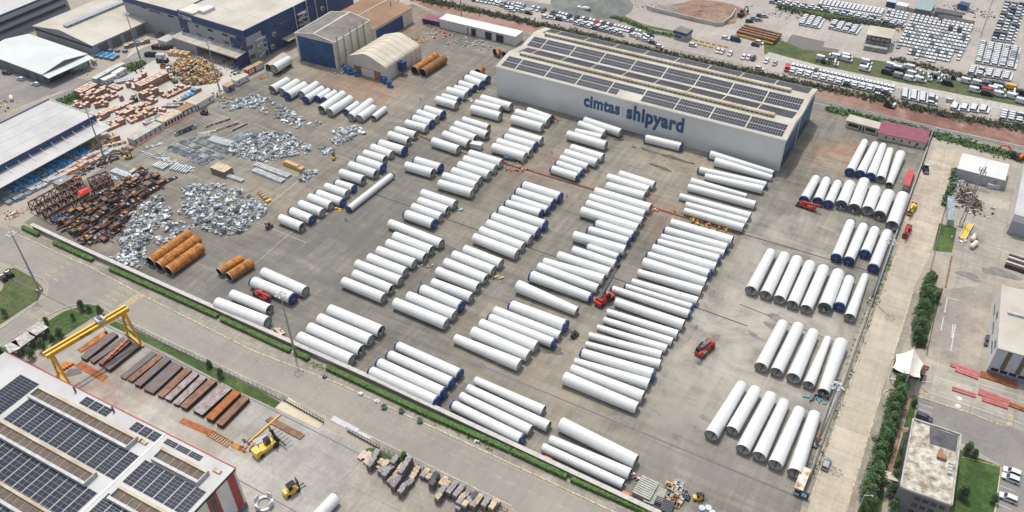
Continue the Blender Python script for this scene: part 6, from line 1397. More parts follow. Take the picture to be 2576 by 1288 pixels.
def spreader(t_, x0, y0, x1, y1, z, lab):
    a, c = at(t_, x0, y0, z), at(t_, x1, y1, z); d = c - a; r = thing('spreader_beam', lab, 'spreader beam', a, math.atan2(d.y, d.x)); Ln = d.length; b = MB(); b.beam((0, 0, .3), (Ln, 0, .3), .4, .4, M['orange']); b.obj('beam', r); b = MB()
    for i in range(6): b.box(Ln * i / 5, 0, 0, .5, 1.1, .7, M['orange'])
    b.obj('lifting_lug', r)
spreader('02', 1030, 1090, 1275, 855, 1.25, 'orange spreader beam lying on a dark girder under the gantry'); spreader('02', 590, 1170, 735, 1085, .2, 'small orange spreader beam by the left gantry leg')
R = rng(8); b = MB()
for i in range(26): p = at('03', R.uniform(2420, 2570), R.uniform(560, 690)); b.box(p.x, p.y, 0, R.uniform(.4, 2.2), R.uniform(.2, .5), R.uniform(.2, .6), R.choice((M['rustd'], M['grey'], M['rust'])), R.uniform(0, 3))
tag(b.obj('steel_offcuts'), 'small rusty steel offcuts beside the yellow container handler', 'scrap', None, 'stuff')
b = MB()
for i in range(5): b.box(i * .45, 0, .05, .25, 4.5, .2, M['wht'])
tag(b.obj('white_profiles', None, at('13', 40, 545), -.5), 'white steel profiles bundled behind the yellow container handler', 'steel profiles')
b = MB(); b.box(0, 0, .1, .5, 13, .4, M['yellow']); tag(b.obj('yellow_beam', None, at('13', 90, 450), -.08), 'long yellow beam on the ground behind the container handler', 'beam')

# ------------------------------------------------------------------ gantry crane
l1, l2 = gnd(322, 847), gnd(357, 866); r1, r2 = gnd(150, 955), gnd(182, 972)
m1_, m2_ = (l1 + l2) / 2, (r1 + r2) / 2; dv = (m1_ - m2_); span = dv.length; gc = thing('gantry_crane', 'yellow gantry crane lettered 20 ton straddling the rusty girders', 'crane', m2_, math.atan2(dv.y, dv.x)); hz = 13.2; hw = 4.4
for s_ in (-.75, .75):
    b = MB(); b.box(span / 2, s_ * 1.2, hz, span + 3.5, .7, 1.35, M['yellow']); b.box(span / 2, s_ * 1.2, hz + 1.35, span + 3.5, .8, .1, M['yel2']); b.obj('girder', gc)
for x in (0, span):
    for s_ in (-1, 1): b = MB(); b.hexa([(x - .28, s_ * hw - .28, .9), (x + .28, s_ * hw - .28, .9), (x + .28, s_ * hw + .28, .9), (x - .28, s_ * hw + .28, .9), (x - .45, s_ * 1.0 - .4, hz), (x + .45, s_ * 1.0 - .4, hz), (x + .45, s_ * 1.0 + .4, hz), (x - .45, s_ * 1.0 + .4, hz)], M['yellow']); b.obj('leg', gc)
    b = MB(); b.box(x, 0, .4, .8, 2 * hw + 2, .6, M['yellow']); b.box(x, 0, 5.2, .3, 5.6, .3, M['yellow'])
    for s_ in (-1, 1): b.tube((x - .25, s_ * (hw + .5), .35), (x + .25, s_ * (hw + .5), .35), .35, .35, M['grey'], 12)
    b.obj('end_carriage', gc)
b = MB(); b.box(span * .70, 0, hz + 1.45, 2.6, 2.6, 1.2, M['lgrey']); b.tube((span * .70, -1, hz + 2.6), (span * .70, 1, hz + 2.6), .6, .6, M['grey'], 12); b.box(span * .70, 0, 9.6, .12, .12, hz - 9.6, M['black']); b.box(span * .70, 0, 9.0, .7, .7, .9, M['signblue']); b.obj('hoist_trolley', gc)
lettering('load_lettering', '20 ton', 1.5, M['dark'], gc, Matrix.Translation((span * .45, -1.36, hz + .8)) @ Matrix.Rotation(math.pi / 2, 4, 'X'), .02)
b = MB(); strip(b, [m1_ + (m2_ - m1_).normalized() * 0 + Vector((-70, .0, 0)) + Vector((0, 0, 0)), m1_ + Vector((110, 0, 0))], .3, .02, .06, M['grey']); strip(b, [m2_ + Vector((-40, 0, 0)), m2_ + Vector((110, 0, 0))], .3, .02, .06, M['grey']); tag(b.obj('crane_rail'), kind='structure')

# ------------------------------------------------------------------ crates, goods and pallets at the left
CRATE = {}
def crate_mesh(kind, h_):
    if (kind, h_) in CRATE: return CRATE[(kind, h_)]
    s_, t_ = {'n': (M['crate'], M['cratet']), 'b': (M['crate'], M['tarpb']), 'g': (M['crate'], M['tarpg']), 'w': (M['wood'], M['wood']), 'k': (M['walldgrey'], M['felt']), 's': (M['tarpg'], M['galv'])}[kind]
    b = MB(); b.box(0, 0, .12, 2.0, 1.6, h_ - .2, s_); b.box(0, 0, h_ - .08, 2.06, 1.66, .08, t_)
    for y in (-.6, 0, .6): b.box(0, y, 0, 2.0, .12, .12, M['wood'])
    for x in (-.98, 0, .98): b.box(x, -.82, .15, .1, .05, h_ - .3, M['cratet']); b.box(x, .82, .15, .1, .05, h_ - .3, M['cratet'])
    for k_ in range(1, int(h_ / 1.3)): b.box(0, 0, k_ * 1.3, 2.08, 1.68, .07, t_)
    CRATE[(kind, h_)] = b.mesh('crate'); return CRATE[(kind, h_)]
CRN = {'n': 'brown', 'b': 'blue topped', 'g': 'grey topped', 'w': 'light wooden', 'k': 'black', 's': 'silver wrapped'}
def crow(t_, x0, y0, x1, y1, n, hts, kinds, desc, rows=1, rz=None):
    a, c = at(t_, x0, y0), at(t_, x1, y1); d = (c - a); an = math.atan2(d.y, d.x); R = rng(int(x0 + y0)); nn = Vector((-math.sin(an), math.cos(an), 0))
    for rr in range(rows):
        for i in range(n):
            k = kinds[(i + rr) % len(kinds)]; h_ = R.choice(hts); p = a + d * (i / max(1, n - 1)) - nn * rr * 1.95 + Vector((R.uniform(-.15, .15), R.uniform(-.15, .15), 0))
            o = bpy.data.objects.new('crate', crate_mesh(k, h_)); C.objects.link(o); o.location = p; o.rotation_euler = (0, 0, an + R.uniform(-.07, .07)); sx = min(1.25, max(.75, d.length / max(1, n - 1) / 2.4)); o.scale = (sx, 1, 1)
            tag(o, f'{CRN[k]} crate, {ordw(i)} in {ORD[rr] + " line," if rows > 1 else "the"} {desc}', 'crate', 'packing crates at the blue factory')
crow('00', 790, 975, 935, 900, 6, (3.9,), 'n', 'upper left crate stack on the pale yard', 3); crow('00', 850, 1020, 1050, 925, 8, (2.6, 3.9), 'n', 'left crate stack on the pale yard', 3); crow('00', 1000, 1030, 1160, 965, 5, (1.3, 2.6), 'n', 'low crates right of the left stack', 2)
crow('00', 780, 1060, 890, 1075, 4, (1.3, 2.6), 'n', 'crates below the left stack', 2); crow('00', 980, 1065, 1080, 1050, 4, (1.3, 2.6), 'n', 'crates below the low crates', 2)
crow('00', 1395, 905, 1640, 785, 10, (3.9,), 'n', 'tall crate wall in the pale yard', 3); crow('00', 1420, 985, 1545, 930, 5, (2.6, 3.9), 'n', 'stack below the tall crate wall', 3); crow('00', 1480, 1050, 1545, 1015, 3, (1.3, 2.6), 'n', 'short row below the tall wall', 2)
crow('00', 1150, 870, 1220, 895, 4, (1.3,), 'n', 'row in front of the silver wrapped goods', 2); crow('00', 1170, 830, 1330, 800, 7, (1.3, 1.3), 's', 'silver wrapped goods behind the crates', 2); crow('00', 1300, 875, 1350, 895, 2, (1.3, 2.6), 'n', 'pair beside the tall wall'); crow('00', 1385, 850, 1460, 780, 3, (2.6,), 'n', 'row behind the tall wall')
crow('00', 1635, 965, 1850, 880, 8, (1.3, 2.6), 'n', 'long rows beside the wood heap', 2); crow('00', 1700, 985, 1900, 890, 6, (1.3,), 'n', 'low row beside the wood heap'); crow('00', 1770, 1020, 1990, 920, 7, (1.3, 2.6), 'nngbbbb', 'blue topped row by the white cabins', 2); crow('00', 1700, 1065, 1830, 1050, 5, (1.3,), 'g', 'grey topped row by the white cabins')
crow('00', 1545, 1120, 1690, 1150, 6, (1.3, 2.6), 'n', 'row near the orange cabins', 2); crow('00', 1650, 1085, 1800, 1080, 6, (1.3,), 'ngg', 'row above the orange cabins'); crow('00', 1200, 1170, 1420, 1060, 10, (1.3, 2.6), 'n', 'middle long rows', 3); crow('00', 1290, 1210, 1520, 1120, 10, (1.3, 2.6), 'nnnw', 'lower long rows', 3)
crow('00', 1010, 1150, 1180, 1090, 7, (1.3,), 'nnw', 'scattered low rows', 2); crow('00', 960, 1220, 1060, 1160, 5, (1.3, 2.6), 'n', 'crates beside the white roof', 2); crow('00', 1050, 1290, 1200, 1220, 6, (1.3, 2.6), 'n', 'lowest rows beside the white roof', 3); crow('00', 1460, 1250, 1600, 1180, 6, (1.3,), 'ngg', 'row behind the long cabin', 2)
crow('00', 1230, 1010, 1230, 1010, 1, (2.6,), 'g', 'open spot left of the tall wall'); crow('00', 1240, 1085, 1330, 1040, 3, (1.3,), 'n', 'short row left of the tall wall')
crow('00', 1030, 545, 1180, 575, 4, (1.4,), 'b', 'blue covered rows at the cream roof warehouse', 3); crow('00', 1110, 520, 1260, 525, 3, (1.4,), 'b', 'blue covered back row at the cream roof warehouse'); crow('00', 1270, 470, 1480, 420, 5, (1.8,), 'gnk', 'grey covered row at the cream roof warehouse', 2); crow('00', 1590, 370, 1700, 310, 4, (1.8,), 'k', 'black row between the warehouse and the factory', 2)
crow('00', 1740, 540, 1900, 560, 4, (2.2,), 'w', 'light wooden boxes under the factory canopy', 2)
crow('01', 900, 190, 1160, 90, 9, (1.3, 2.6), 'nnw', 'crates at the end of the white canopy', 3); crow('01', 1060, 200, 1250, 150, 5, (1.3,), 'wn', 'crates by the orange cabins'); 
# brick coloured goods under the canopy: blue film bundles
R = rng(12)
for i in range(13):
    a = lerp(at('01', 20, 640), at('01', 830, 240), i / 12) - a4.n * 5.0; b = MB()
    for j in range(4): b.hexa([(-1.5, -1.2 + j * 2.6, 0), (1.5, -1.2 + j * 2.6, 0), (1.5, 1.2 + j * 2.6, 0), (-1.5, 1.2 + j * 2.6, 0), (-1.2, -1 + j * 2.6, 1.9), (1.3, -1.05 + j * 2.6, 2.1), (1.2, 1 + j * 2.6, 2.0), (-1.3, 1.05 + j * 2.6, 1.85)], M['tarpb'] if i % 5 else M['tarpg'])
    tag(b.obj('wrapped_goods', None, a, a4.rz), f'{"blue" if i % 5 else "grey"} film wrapped row of goods, {ORD[i]} from the left under the white canopy', 'wrapped goods', 'wrapped rows of goods under the canopy')
for i in range(20):
    a = lerp(at('01', 80, 740), at('01', 1080, 230), i / 19)
    for j in range(2):
        p = a + a4.n * (j * -3.2 + 1.0) + Vector((R.uniform(-.4, .4), R.uniform(-.4, .4), 0)); m_ = M['tarpg'] if i < 4 else M['galv'] if i < 10 or i > 17 else M['cratet']; b = MB(); hh = R.uniform(.8, 1.6)
        for q_ in range(3): b.box(-.8 + q_ * .8, 0, 0, .7, 2.4, hh, m_)
        tag(b.obj('goods_stack', None, p, a4.rz), f'{"grey wrapped" if i < 4 else "silver" if m_ is M["galv"] else "pale brown"} goods stack, {ordw(i)} along the fence, {"outer" if j else "inner"} line', 'goods stack', 'goods stacks between canopy and fence')
b = MB(); b.box(0, 0, 0, 6.5, 5, 2.4, mat('printed_grey', (.22, .22, .23))); b.box(-.4, .2, 2.41, 1.4, .9, .02, M['wht']); tag(b.obj('grey_cube_stack', None, at('01', 645, 570), a4.rz), 'dark grey square goods block by the fence', 'goods block')
# dark machinery bits along the fence
R = rng(23); b = MB()
for _ in range(70): p = lerp(at('01', 740, 500), at('01', 1260, 230), R.random()) + Vector((R.uniform(-3, 3), R.uniform(-3, 3), 0)); b.box(p.x, p.y, 0, R.uniform(.5, 2.4), R.uniform(.4, 1.2), R.uniform(.3, 1.1), R.choice((M['rustd'], M['grey'], M['rust'], M['dark'], M['walldgrey'])), R.uniform(0, 3))
tag(b.obj('machine_parts'), 'dark rusty machine parts heaped along the inside of the fence', 'scrap', None, 'stuff')
# broken wood heap
R = rng(31); zone = TT('00', (1720, 700), (1800, 590), (1900, 580), (2020, 600), (2150, 690), (2230, 760), (2180, 830), (2000, 860), (1850, 850), (1800, 780)); c = sum(zone, Vector()) / len(zone); b = MB()
hm = [M['wood'], M['wood'], mat('pale_wood', (.60, .46, .29), .8, var=.2), mat('brown_board', (.30, .17, .08), .8, var=.3), M['dark'], M['crate']]
for p in scatter(zone, 1100, R):
    q_ = (p - c).length; h_ = max(0, 5.2 * (1 - q_ / 21)); z = h_ * R.uniform(.55, 1.0); L_ = R.uniform(.8, 2.8); w_ = R.uniform(.25, 1.5)
    d_ = Vector((R.gauss(0, 1), R.gauss(0, 1), R.gauss(0, .35))).normalized(); b.beam(p + Vector((0, 0, z)) - d_ * L_ / 2, p + Vector((0, 0, z)) + d_ * L_ / 2, w_, .12, R.choice(hm), Vector((R.gauss(0, .4), R.gauss(0, .4), 1)))
tag(b.obj('broken_wood'), 'big heap of broken pallets and boards on the pale yard', 'wood heap', None, 'stuff')
# skips and bins beside it
def skip(t_, x, y, lab, m, fill, rz=.5, k=1.0):
    r = thing('skip', lab, 'skip', at(t_, x, y), rz, 'open skips beside the wood heap'); b = MB(); Ln, w_, h_ = 6 * k, 2.4 * k, 1.9
    for s_ in (-1, 1): b.box(0, s_ * w_ / 2, 0, Ln, .12, h_, m); b.box(s_ * Ln / 2, 0, 0, .12, w_ - .12, h_, m)
    b.box(0, 0, .05, Ln - .1, w_ - .1, .1, m); b.obj('body', r); R_ = rng(int(x)); b = MB()
    for _ in range(40): b.box(R_.uniform(-Ln * .42, Ln * .42), R_.uniform(-w_ * .4, w_ * .4), .3, R_.uniform(.5, 1.6), R_.uniform(.3, .9), R_.uniform(1.0, 2.0), R_.choice(fill), R_.uniform(0, 3))
    b.obj('fill', r)
for a in [(1590, 490, 'black skip with scrap, rear left beside the wood heap', M['black'], [M['rust'], M['dark'], M['grey']]), (1680, 495, 'black skip, rear right beside the wood heap', M['black'], [M['dark'], M['grey']]), (1520, 565, 'dark green skip with black bags left of the wood heap', mat('skip_green', (.015, .05, .05)), [M['black'], M['dark']]), (1640, 625, 'black skip in the middle left of the wood heap', M['black'], [M['dark'], M['grey'], M['wht']]), (1680, 680, 'orange brown skip touching the wood heap', M['rust'], [M['dark'], M['tarpb'], M['wht']])]: skip('00', *a)
def lorry(t_, x, y, rz, lab, cabm, bedm):
    r = thing('tipper_truck', lab, 'truck', at(t_, x, y), rz); b = MB(); b.box(2.7, 0, .8, 1.8, 2.3, 2.0, cabm, 0, .95); b.obj('cab', r); b = MB()
    for s_ in (-1, 1): b.box(-.9, s_ * 1.15, 1.1, 5, .1, 1.0, bedm)
    b.box(-.9, 0, 1.0, 5, 2.3, .12, bedm); b.box(-3.4, 0, 1.1, .1, 2.3, 1, bedm); b.obj('bed', r); b = MB(); b.box(3.62, 0, 1.7, .06, 2.0, .8, M['glass']); b.obj('windscreen', r)
    for x_ in (2.4, -1.5, -2.6):
        for s_ in (-1, 1): b = MB(); b.tube((x_, s_ * .85, .5), (x_, s_ * 1.15, .5), .5, .5, M['black'], 12); b.obj('wheel', r)
    b = MB(); R_ = rng(int(x)); [b.box(R_.uniform(-3, 1), R_.uniform(-.8, .8), 1.1, R_.uniform(.5, 1.6), .6, R_.uniform(.8, 1.5), R_.choice((M['wood'], M['dark'])), R_.uniform(0, 3)) for _ in range(20)]; b.obj('load', r)
lorry('00', 1750, 815, math.pi - .35, 'grey open lorry in front of the wood heap', M['lgrey'], M['conc']); lorry('00', 1720, 745, math.pi - .4, 'open lorry with black load beside the wood heap', M['wht'], M['grey'])
b = MB(); b.box(0, 0, .1, 4.5, 2.4, 2.5, M['wht']); b.box(0, 0, 2.62, 4.6, 2.5, .1, M['lgrey']); tag(b.obj('white_kiosk', None, at('00', 1625, 590), .4), 'white kiosk left of the wood heap', 'kiosk')
# brick pallets by the lower road
PAL = {}
def pallet_mesh(kind, lv):
    if (kind, lv) in PAL: return PAL[(kind, lv)]
    m = {'g': M['stone'], 't': M['stonet'], 'p': M['stonep'], 'k': M['felt']}[kind]; side = mat('brick_side', (.17, .135, .115), .85, var=.25, scale=1.2); b = MB()
    for l_ in range(lv):
        z = l_ * 1.05
        for y in (-.5, 0, .5): b.box(0, y, z, 1.5, .12, .12, M['wood'])
        for q_ in (-1, 1):
            n = 5; pr = [(q_ * .38 - .36, -.62, z + .12), (q_ * .38 - .36, .62, z + .12)] + [(q_ * .38 - .36, .62 - 1.24 * i / n, z + .86 + .12 * math.sin(math.pi * i / n)) for i in range(n + 1)]
            b.extr(pr, (.72, 0, 0), side if l_ < lv - 1 else m)
        b.box(0, 0, z + .12, 1.46, 1.26, .55, side)
    PAL[(kind, lv)] = b.mesh('brick_pallet'); return PAL[(kind, lv)]
PN = {'g': 'grey', 't': 'tan', 'p': 'pinkish', 'k': 'black wrapped'}
PL = '''1060,745,1,p 1085,712,1,p 1110,745,1,p 1135,722,1,p 1150,760,1,p 1120,790,1,p 1160,860,3,g 1190,815,3,g 1212,770,3,g 1225,740,3,g 1150,835,2,t 1265,815,2,t 1245,840,1,t 1320,825,2,t 1300,845,2,t 1265,900,2,g 1290,875,2,g 1320,858,1,g 1415,800,3,g 1395,830,3,g 1360,875,2,g 1385,855,2,g 1330,925,3,g 1310,955,3,g 1385,985,2,g 1360,1005,2,g 1420,935,2,t 1460,880,2,t 1475,855,2,t 1400,1065,3,g 1425,1030,3,g 1450,990,3,g 1475,950,4,g 1505,900,4,g 1530,860,4,g 1550,830,4,g 1470,1125,3,g 1495,1085,3,g 1525,1045,2,g 1560,1015,2,g 1585,960,2,t 1605,925,2,t 1625,890,2,t 1690,945,2,g 1720,915,2,t 1745,965,2,t 1790,1005,3,k 1815,970,3,k 1780,1050,3,k 1875,1025,2,t 1905,995,2,t 1930,1035,2,t 1910,1075,2,g 1885,1115,3,g 1840,1185,3,t 1860,1150,3,g 1975,1105,3,g 2005,1065,3,g 1955,1130,3,g 2045,1130,3,g 2075,1095,3,g 2020,1160,3,g 2095,1160,2,t 2125,1135,2,g 2080,1195,3,t 2055,1235,3,g 2180,1165,2,k 2205,1145,2,k 2145,1200,2,g 2110,1260,3,t 2255,1195,3,t 2225,1235,3,t 2200,1265,3,g 2330,1225,3,g 2305,1260,3,g 2400,1250,3,t 2425,1225,2,t 2380,1285,3,t 2045,1270,2,g 2160,1235,2,g'''
for i, e in enumerate(PL.split()):
    x, y, lv, kd = e.split(','); o = bpy.data.objects.new('brick_pallet', pallet_mesh(kd, int(lv))); C.objects.link(o); o.location = at('13', float(x), float(y)); o.rotation_euler = (0, 0, BX * .98); o.scale = (1.25, 1.25, 1.0)
    tag(o, f'{PN[kd]} brick pallet stack, {ordw(i)} from the gate end of the pallet yard, {["", "single", "two", "three", "four"][int(lv)]} high', 'brick pallet', 'pallets of bricks by the lower road')
# small pallets and racks by the front wall
for i, (x, y) in enumerate([(165, 780), (205, 750), (185, 795), (225, 770), (240, 750), (215, 800), (245, 785), (265, 775), (225, 812), (252, 800), (275, 790), (250, 825)]):
    b = MB(); b.box(0, 0, .12, 1.1, .9, .7, M['crate']); b.box(0, 0, .82, 1.15, .95, .1, M['cratet']); b.box(0, 0, 0, 1.1, .9, .12, M['wood']); tag(b.obj('small_crate', None, at('12', x, y), .05), 'small brown crate in the block by the lamp post and front wall', 'crate', 'small crates by the lamp post')
def beam_stack(t_, x0, y0, x1, y1, n, w_, lv, lab, m, m2):
    a, c = at(t_, x0, y0), at(t_, x1, y1); d = c - a; r = thing('beam_stack', lab, 'steel beams', a, math.atan2(d.y, d.x)); Ln = d.length; b = MB()
    for l_ in range(lv):
        for i in range(n): b.box((i + .5) * Ln / n, 0, l_ * .75 + .15, Ln / n * .7, w_, .6, m)
    b.obj('beam', r); b = MB()
    for l_ in range(lv):
        for s_ in (-.4, .4): b.box(Ln / 2, s_ * w_, l_ * .75, Ln, .2, .15, m2)
    b.obj('bearer', r)
rackm = mat('rack_beam_pale', (.38, .39, .33), .6)
beam_stack('23', 1290, 1175, 1390, 1000, 9, 5.2, 3, 'pale grey beam stack by the front wall, left one', rackm, M['grey']); beam_stack('23', 1400, 1240, 1470, 1065, 12, 5.0, 2, 'pale beam stack by the front wall, right one', rackm, M['grey']); beam_stack('23', 1500, 1300, 1545, 1185, 7, 5.2, 2, 'dark beam stack at the lower edge by the wall', mat('dark_beam', (.06, .06, .075)), M['rustd'])
R = rng(41)
for i, (x, y, kd) in enumerate([(1580, 1010, 't'), (1575, 1035, 't'), (1600, 1055, 't'), (1660, 1010, 'w'), (1680, 1040, 'w'), (1650, 1075, 'w'), (1690, 1005, 'w'), (1575, 1090, 'g'), (1555, 1125, 'g'), (1600, 1130, 'd'), (1580, 1180, 't'), (1660, 1120, 't'), (1650, 1150, 't'), (1700, 1075, 'g'), (1740, 1100, 'g'), (1700, 1155, 'e'), (1630, 1170, 'r'), (1755, 1150, 'd'), (1680, 1195, 'd'), (1620, 1215, 't'), (1655, 1225, 't')]):
    m_, cn = {'t': (M['wood'], 'wooden'), 'w': (M['wht'], 'white'), 'g': (M['lgrey'], 'grey'), 'd': (M['rustd'], 'dark brown'), 'e': (M['teal'], 'green'), 'r': (M['red2'], 'red')}[kd]; b = MB()
    for s_ in (-1, 1): b.box(0, s_ * .75, 0, 1.9, .08, .8, m_); b.box(s_ * .92, 0, 0, .08, 1.42, .8, m_)
    b.box(0, 0, .3, 1.7, 1.3, .3, R.choice((M['galv2'], M['dark'], M['stonet'], m_))); tag(b.obj('open_bin', None, at('23', x, y), R.uniform(-.1, .1)), f'{cn} open bin among the bins left of the small forklift', 'bin', f'{cn} bins by the steel racks')
b = MB()
for i in range(3):
    n = 10; o_ = [(math.cos(2 * math.pi * q_ / n) * .9 + i * 1.5, math.sin(2 * math.pi * q_ / n) * .9 + (i % 2)) for q_ in range(n)]; b.prism(o_, 0, .5, M['galv'])
tag(b.obj('steel_rings', None, at('23', 1910, 1255)), 'grey crescent steel parts at the lower edge by the small forklift', 'steel parts')
for i, (t_, x, y, lab) in enumerate([('12', 670, 1022, 'orange box by the front wall, left of the four capped sections'), ('13', 1625, 172, 'orange box by the front wall beside the capped sections'), ('23', 360, 765, 'orange box by the front wall behind the last group'), ('23', 1147, 1118, 'orange box by the front wall next to the beam stacks'), ('33', 525, 558, 'orange box on the right yard wall')]):
    b = MB(); b.box(0, 0, 0, 2.6, 1.1, .9, M['orange'], 0, .9); b.box(0, 0, .9, 2.0, .7, .1, M['orange']); tag(b.obj('orange_box', None, at(t_, x, y), -.02), lab, 'box')
b = MB(); b.box(0, 0, 0, 11, 2.4, 1.6, mat('timber_bundle', (.50, .33, .14), .8, var=.2, scale=1.2)); b.box(-1, 0, 1.6, 8, 2, .5, mat('timber_bundle', (.5, .33, .14))); tag(b.obj('timber_bundle', None, at('11', 385, 400), -.05), 'big pale timber bundle in the middle of the scrap field', 'timber')
b = MB(); b.box(0, 0, 0, 8.5, 5, 2.8, mat('brown_grey_box', (.20, .165, .13), .8, var=.2)); b.box(0, 0, 2.8, 8.6, 5.1, .12, M['stonet']); tag(b.obj('brown_box_container', None, at('01', 2240, 450), -.02), 'brown box container in the middle of the scrap field', 'container')
b = MB(); b.box(0, 0, 0, 9, 2.2, .35, M['rust']); [b.box(-3.5 + i, 0, .35, .7, 1.6, .8, M['wood'] if i % 2 else M['grey']) for i in range(7)]; b.box(4.2, 0, 0, 1.2, 2.2, 1.0, M['yel2']); tag(b.obj('loaded_flatbed', None, at('11', 80, 700), -.35), 'yellow flatbed loaded with brown parts beside the round heap', 'flatbed')
# blue plastic stillages in the upper scrap field
R = rng(44)
for i in range(16):
    p = lerp(at('01', 1790, 70), at('01', 1950, 5), i / 15); b = MB(); c_ = R.choice((M['bluedoor'], M['bluedoor'], M['red'], M['lgrey'], M['tarpg']))
    for s_ in (-1, 1): b.box(s_ * .5, 0, 0, .12, 2.6, 1.5, c_)
    b.box(0, 0, .5, 1.0, 2.4, .12, c_); b.box(0, 0, 1.4, 1.0, 2.4, .12, c_); tag(b.obj('steel_rack', None, p, -.1), f'{"blue" if c_ is M["bluedoor"] else "red" if c_ is M["red"] else "grey"} rack, {ORD[i]} from the left in the row by the orange cabins', 'rack', 'coloured racks by the orange cabins')
for j, (x0, y0, x1, y1, n) in enumerate([(2080, -10, 2300, -80, 14), (2180, 30, 2380, -40, 12), (2340, 30, 2470, -30, 9)]):
    for i in range(n):
        p = lerp(at('01', x0, y0), at('01', x1, y1), i / (n - 1)); b = MB(); c_ = R.choice((M['conc'], M['rust'], M['red'], mat('rack_green', (.06, .2, .05)), M['wood'], M['galv2'])); b.box(0, 0, 0, .8, 2.2, .5, c_); b.box(0, .4, .5, .7, .9, .4, M['galv2'])
        tag(b.obj('parts_tray', None, p, -.1), f'parts tray, {ORD[i]} from the left in tray line {("one", "two", "three")[j]} of the upper scrap field', 'tray', 'coloured part trays')
# ------------------------------------------------------------------ machines
def forklift(t_, x, y, rz, lab, m, k=1.0, mast=3.0, forks=True):
    r = thing('forklift', lab, 'forklift', at(t_, x, y), rz); b = MB(); b.box(-.3, 0, .35, 2.4, 1.3, .75, m, 0, .95); b.box(-1.35, 0, .35, .7, 1.3, 1.0, m, 0, .85); b.obj('body', r)
    b = MB()
    for sx in (-.7, .55):
        for s_ in (-.5, .5): b.box(sx, s_, 1.05, .1, .1, 1.15, M['black'])
    b.box(-.08, 0, 2.2, 1.5, 1.15, .1, M['black']); b.box(-.3, 0, 1.05, .6, .6, .6, M['black']); b.obj('overhead_guard', r)
    b = MB()
    for s_ in (-.4, .4): b.box(1.1, s_, .1, .16, .14, mast, M['black'])
    for z in (.3, 1.4, mast - .1): b.box(1.1, 0, z, .12, .9, .12, M['black'])
    b.obj('mast', r)
    for s_ in (-.32, .32): b = MB(); b.box(1.75, s_, .12, 1.2, .14, .07, M['grey']); b.obj('fork', r)
    for wx in (-1.05, .7):
        for s_ in (-1, 1): b = MB(); b.tube((wx, s_ * .5, .36), (wx, s_ * .72, .36), .36, .36, M['black'], 14); b.obj('wheel', r)
    r.scale = (k, k, k); return r
forklift('11', 785, 305, 2.2, 'yellow forklift beside the small scrap pile', M['yel2'], 1.15); forklift('01', 1300, 305, .9, 'yellow forklift near the left racks of the scrap field', M['yel2'], 1.15)
forklift('11', 132, 1010, -1.7, 'black forklift alone left of the diagonal row', M['grey'], 1.05); forklift('22', 625, 815, -1.9, 'black forklift alone beside the group of six', M['grey'], 1.05); forklift('23', 1880, 1160, .5, 'small yellow forklift carrying white goods by the bins', M['yel2'], 1.05, 2.2); forklift('00', 1360, 1020, .5, 'forklift among the brown crates', M['grey'], 1.3); forklift('00', 2065, 1150, .4, 'dark forklift at the coloured racks', M['grey'], 1.3)
forklift('13', 375, 1085, 1.25, 'yellow forklift with raised mast on the lower yard', M['yel2'], 1.65, 2.6)
def handler(t_, x, y, rz, lab):
    r = thing('container_handler', lab, 'container handler', at(t_, x, y), rz); b = MB(); b.box(-1.5, 0, .9, 6.5, 2.6, 1.3, M['yel2']); b.box(-4.2, 0, .9, 2.2, 3.3, 2.0, M['yel2'], 0, .85); b.obj('chassis', r); b = MB(); b.box(-.2, .3, 2.2, 1.8, 1.6, 1.9, M['glass'], 0, .9); b.box(-.2, .3, 4.1, 1.7, 1.5, .12, M['black']); b.obj('cab', r)
    b = MB()
    for s_ in (-.7, .7): b.beam((2.6, s_, .4), (1.9, s_, 7.2), .4, .35, M['black'])
    for z in (1, 3.5, 6.6): b.beam((2.5 - z * .1, -.8, z), (2.5 - z * .1, .8, z), .25, .3, M['black'])
    b.obj('mast', r); b = MB(); b.box(3.1, 0, 1.4, .35, 8.6, .4, M['rustd']); b.box(2.9, 0, 1.2, .4, 2.6, 1.2, M['black']); b.obj('carriage', r)
    for y_ in (-3.6, -2.1, -.7, .7, 2.1, 3.6): b = MB(); b.box(4.4, y_, 1.35, 2.4, .2, .12, M['grey']); b.obj('fork', r)
    for wx, wr in ((1.4, .9), (-3.6, .75)):
        for s_ in (-1, 1): b = MB(); b.tube((wx, s_ * 1.0, wr), (wx, s_ * 1.65, wr), wr, wr, M['black'], 16); b.obj('wheel', r)
    b = MB(); b.tube((-2.8, .9, 2.2), (-2.8, .9, 3.6), .15, .15, M['grey'], 8); b.obj('exhaust', r)
handler('13', 140, 640, 1.35, 'big yellow container handler with wide fork carriage')
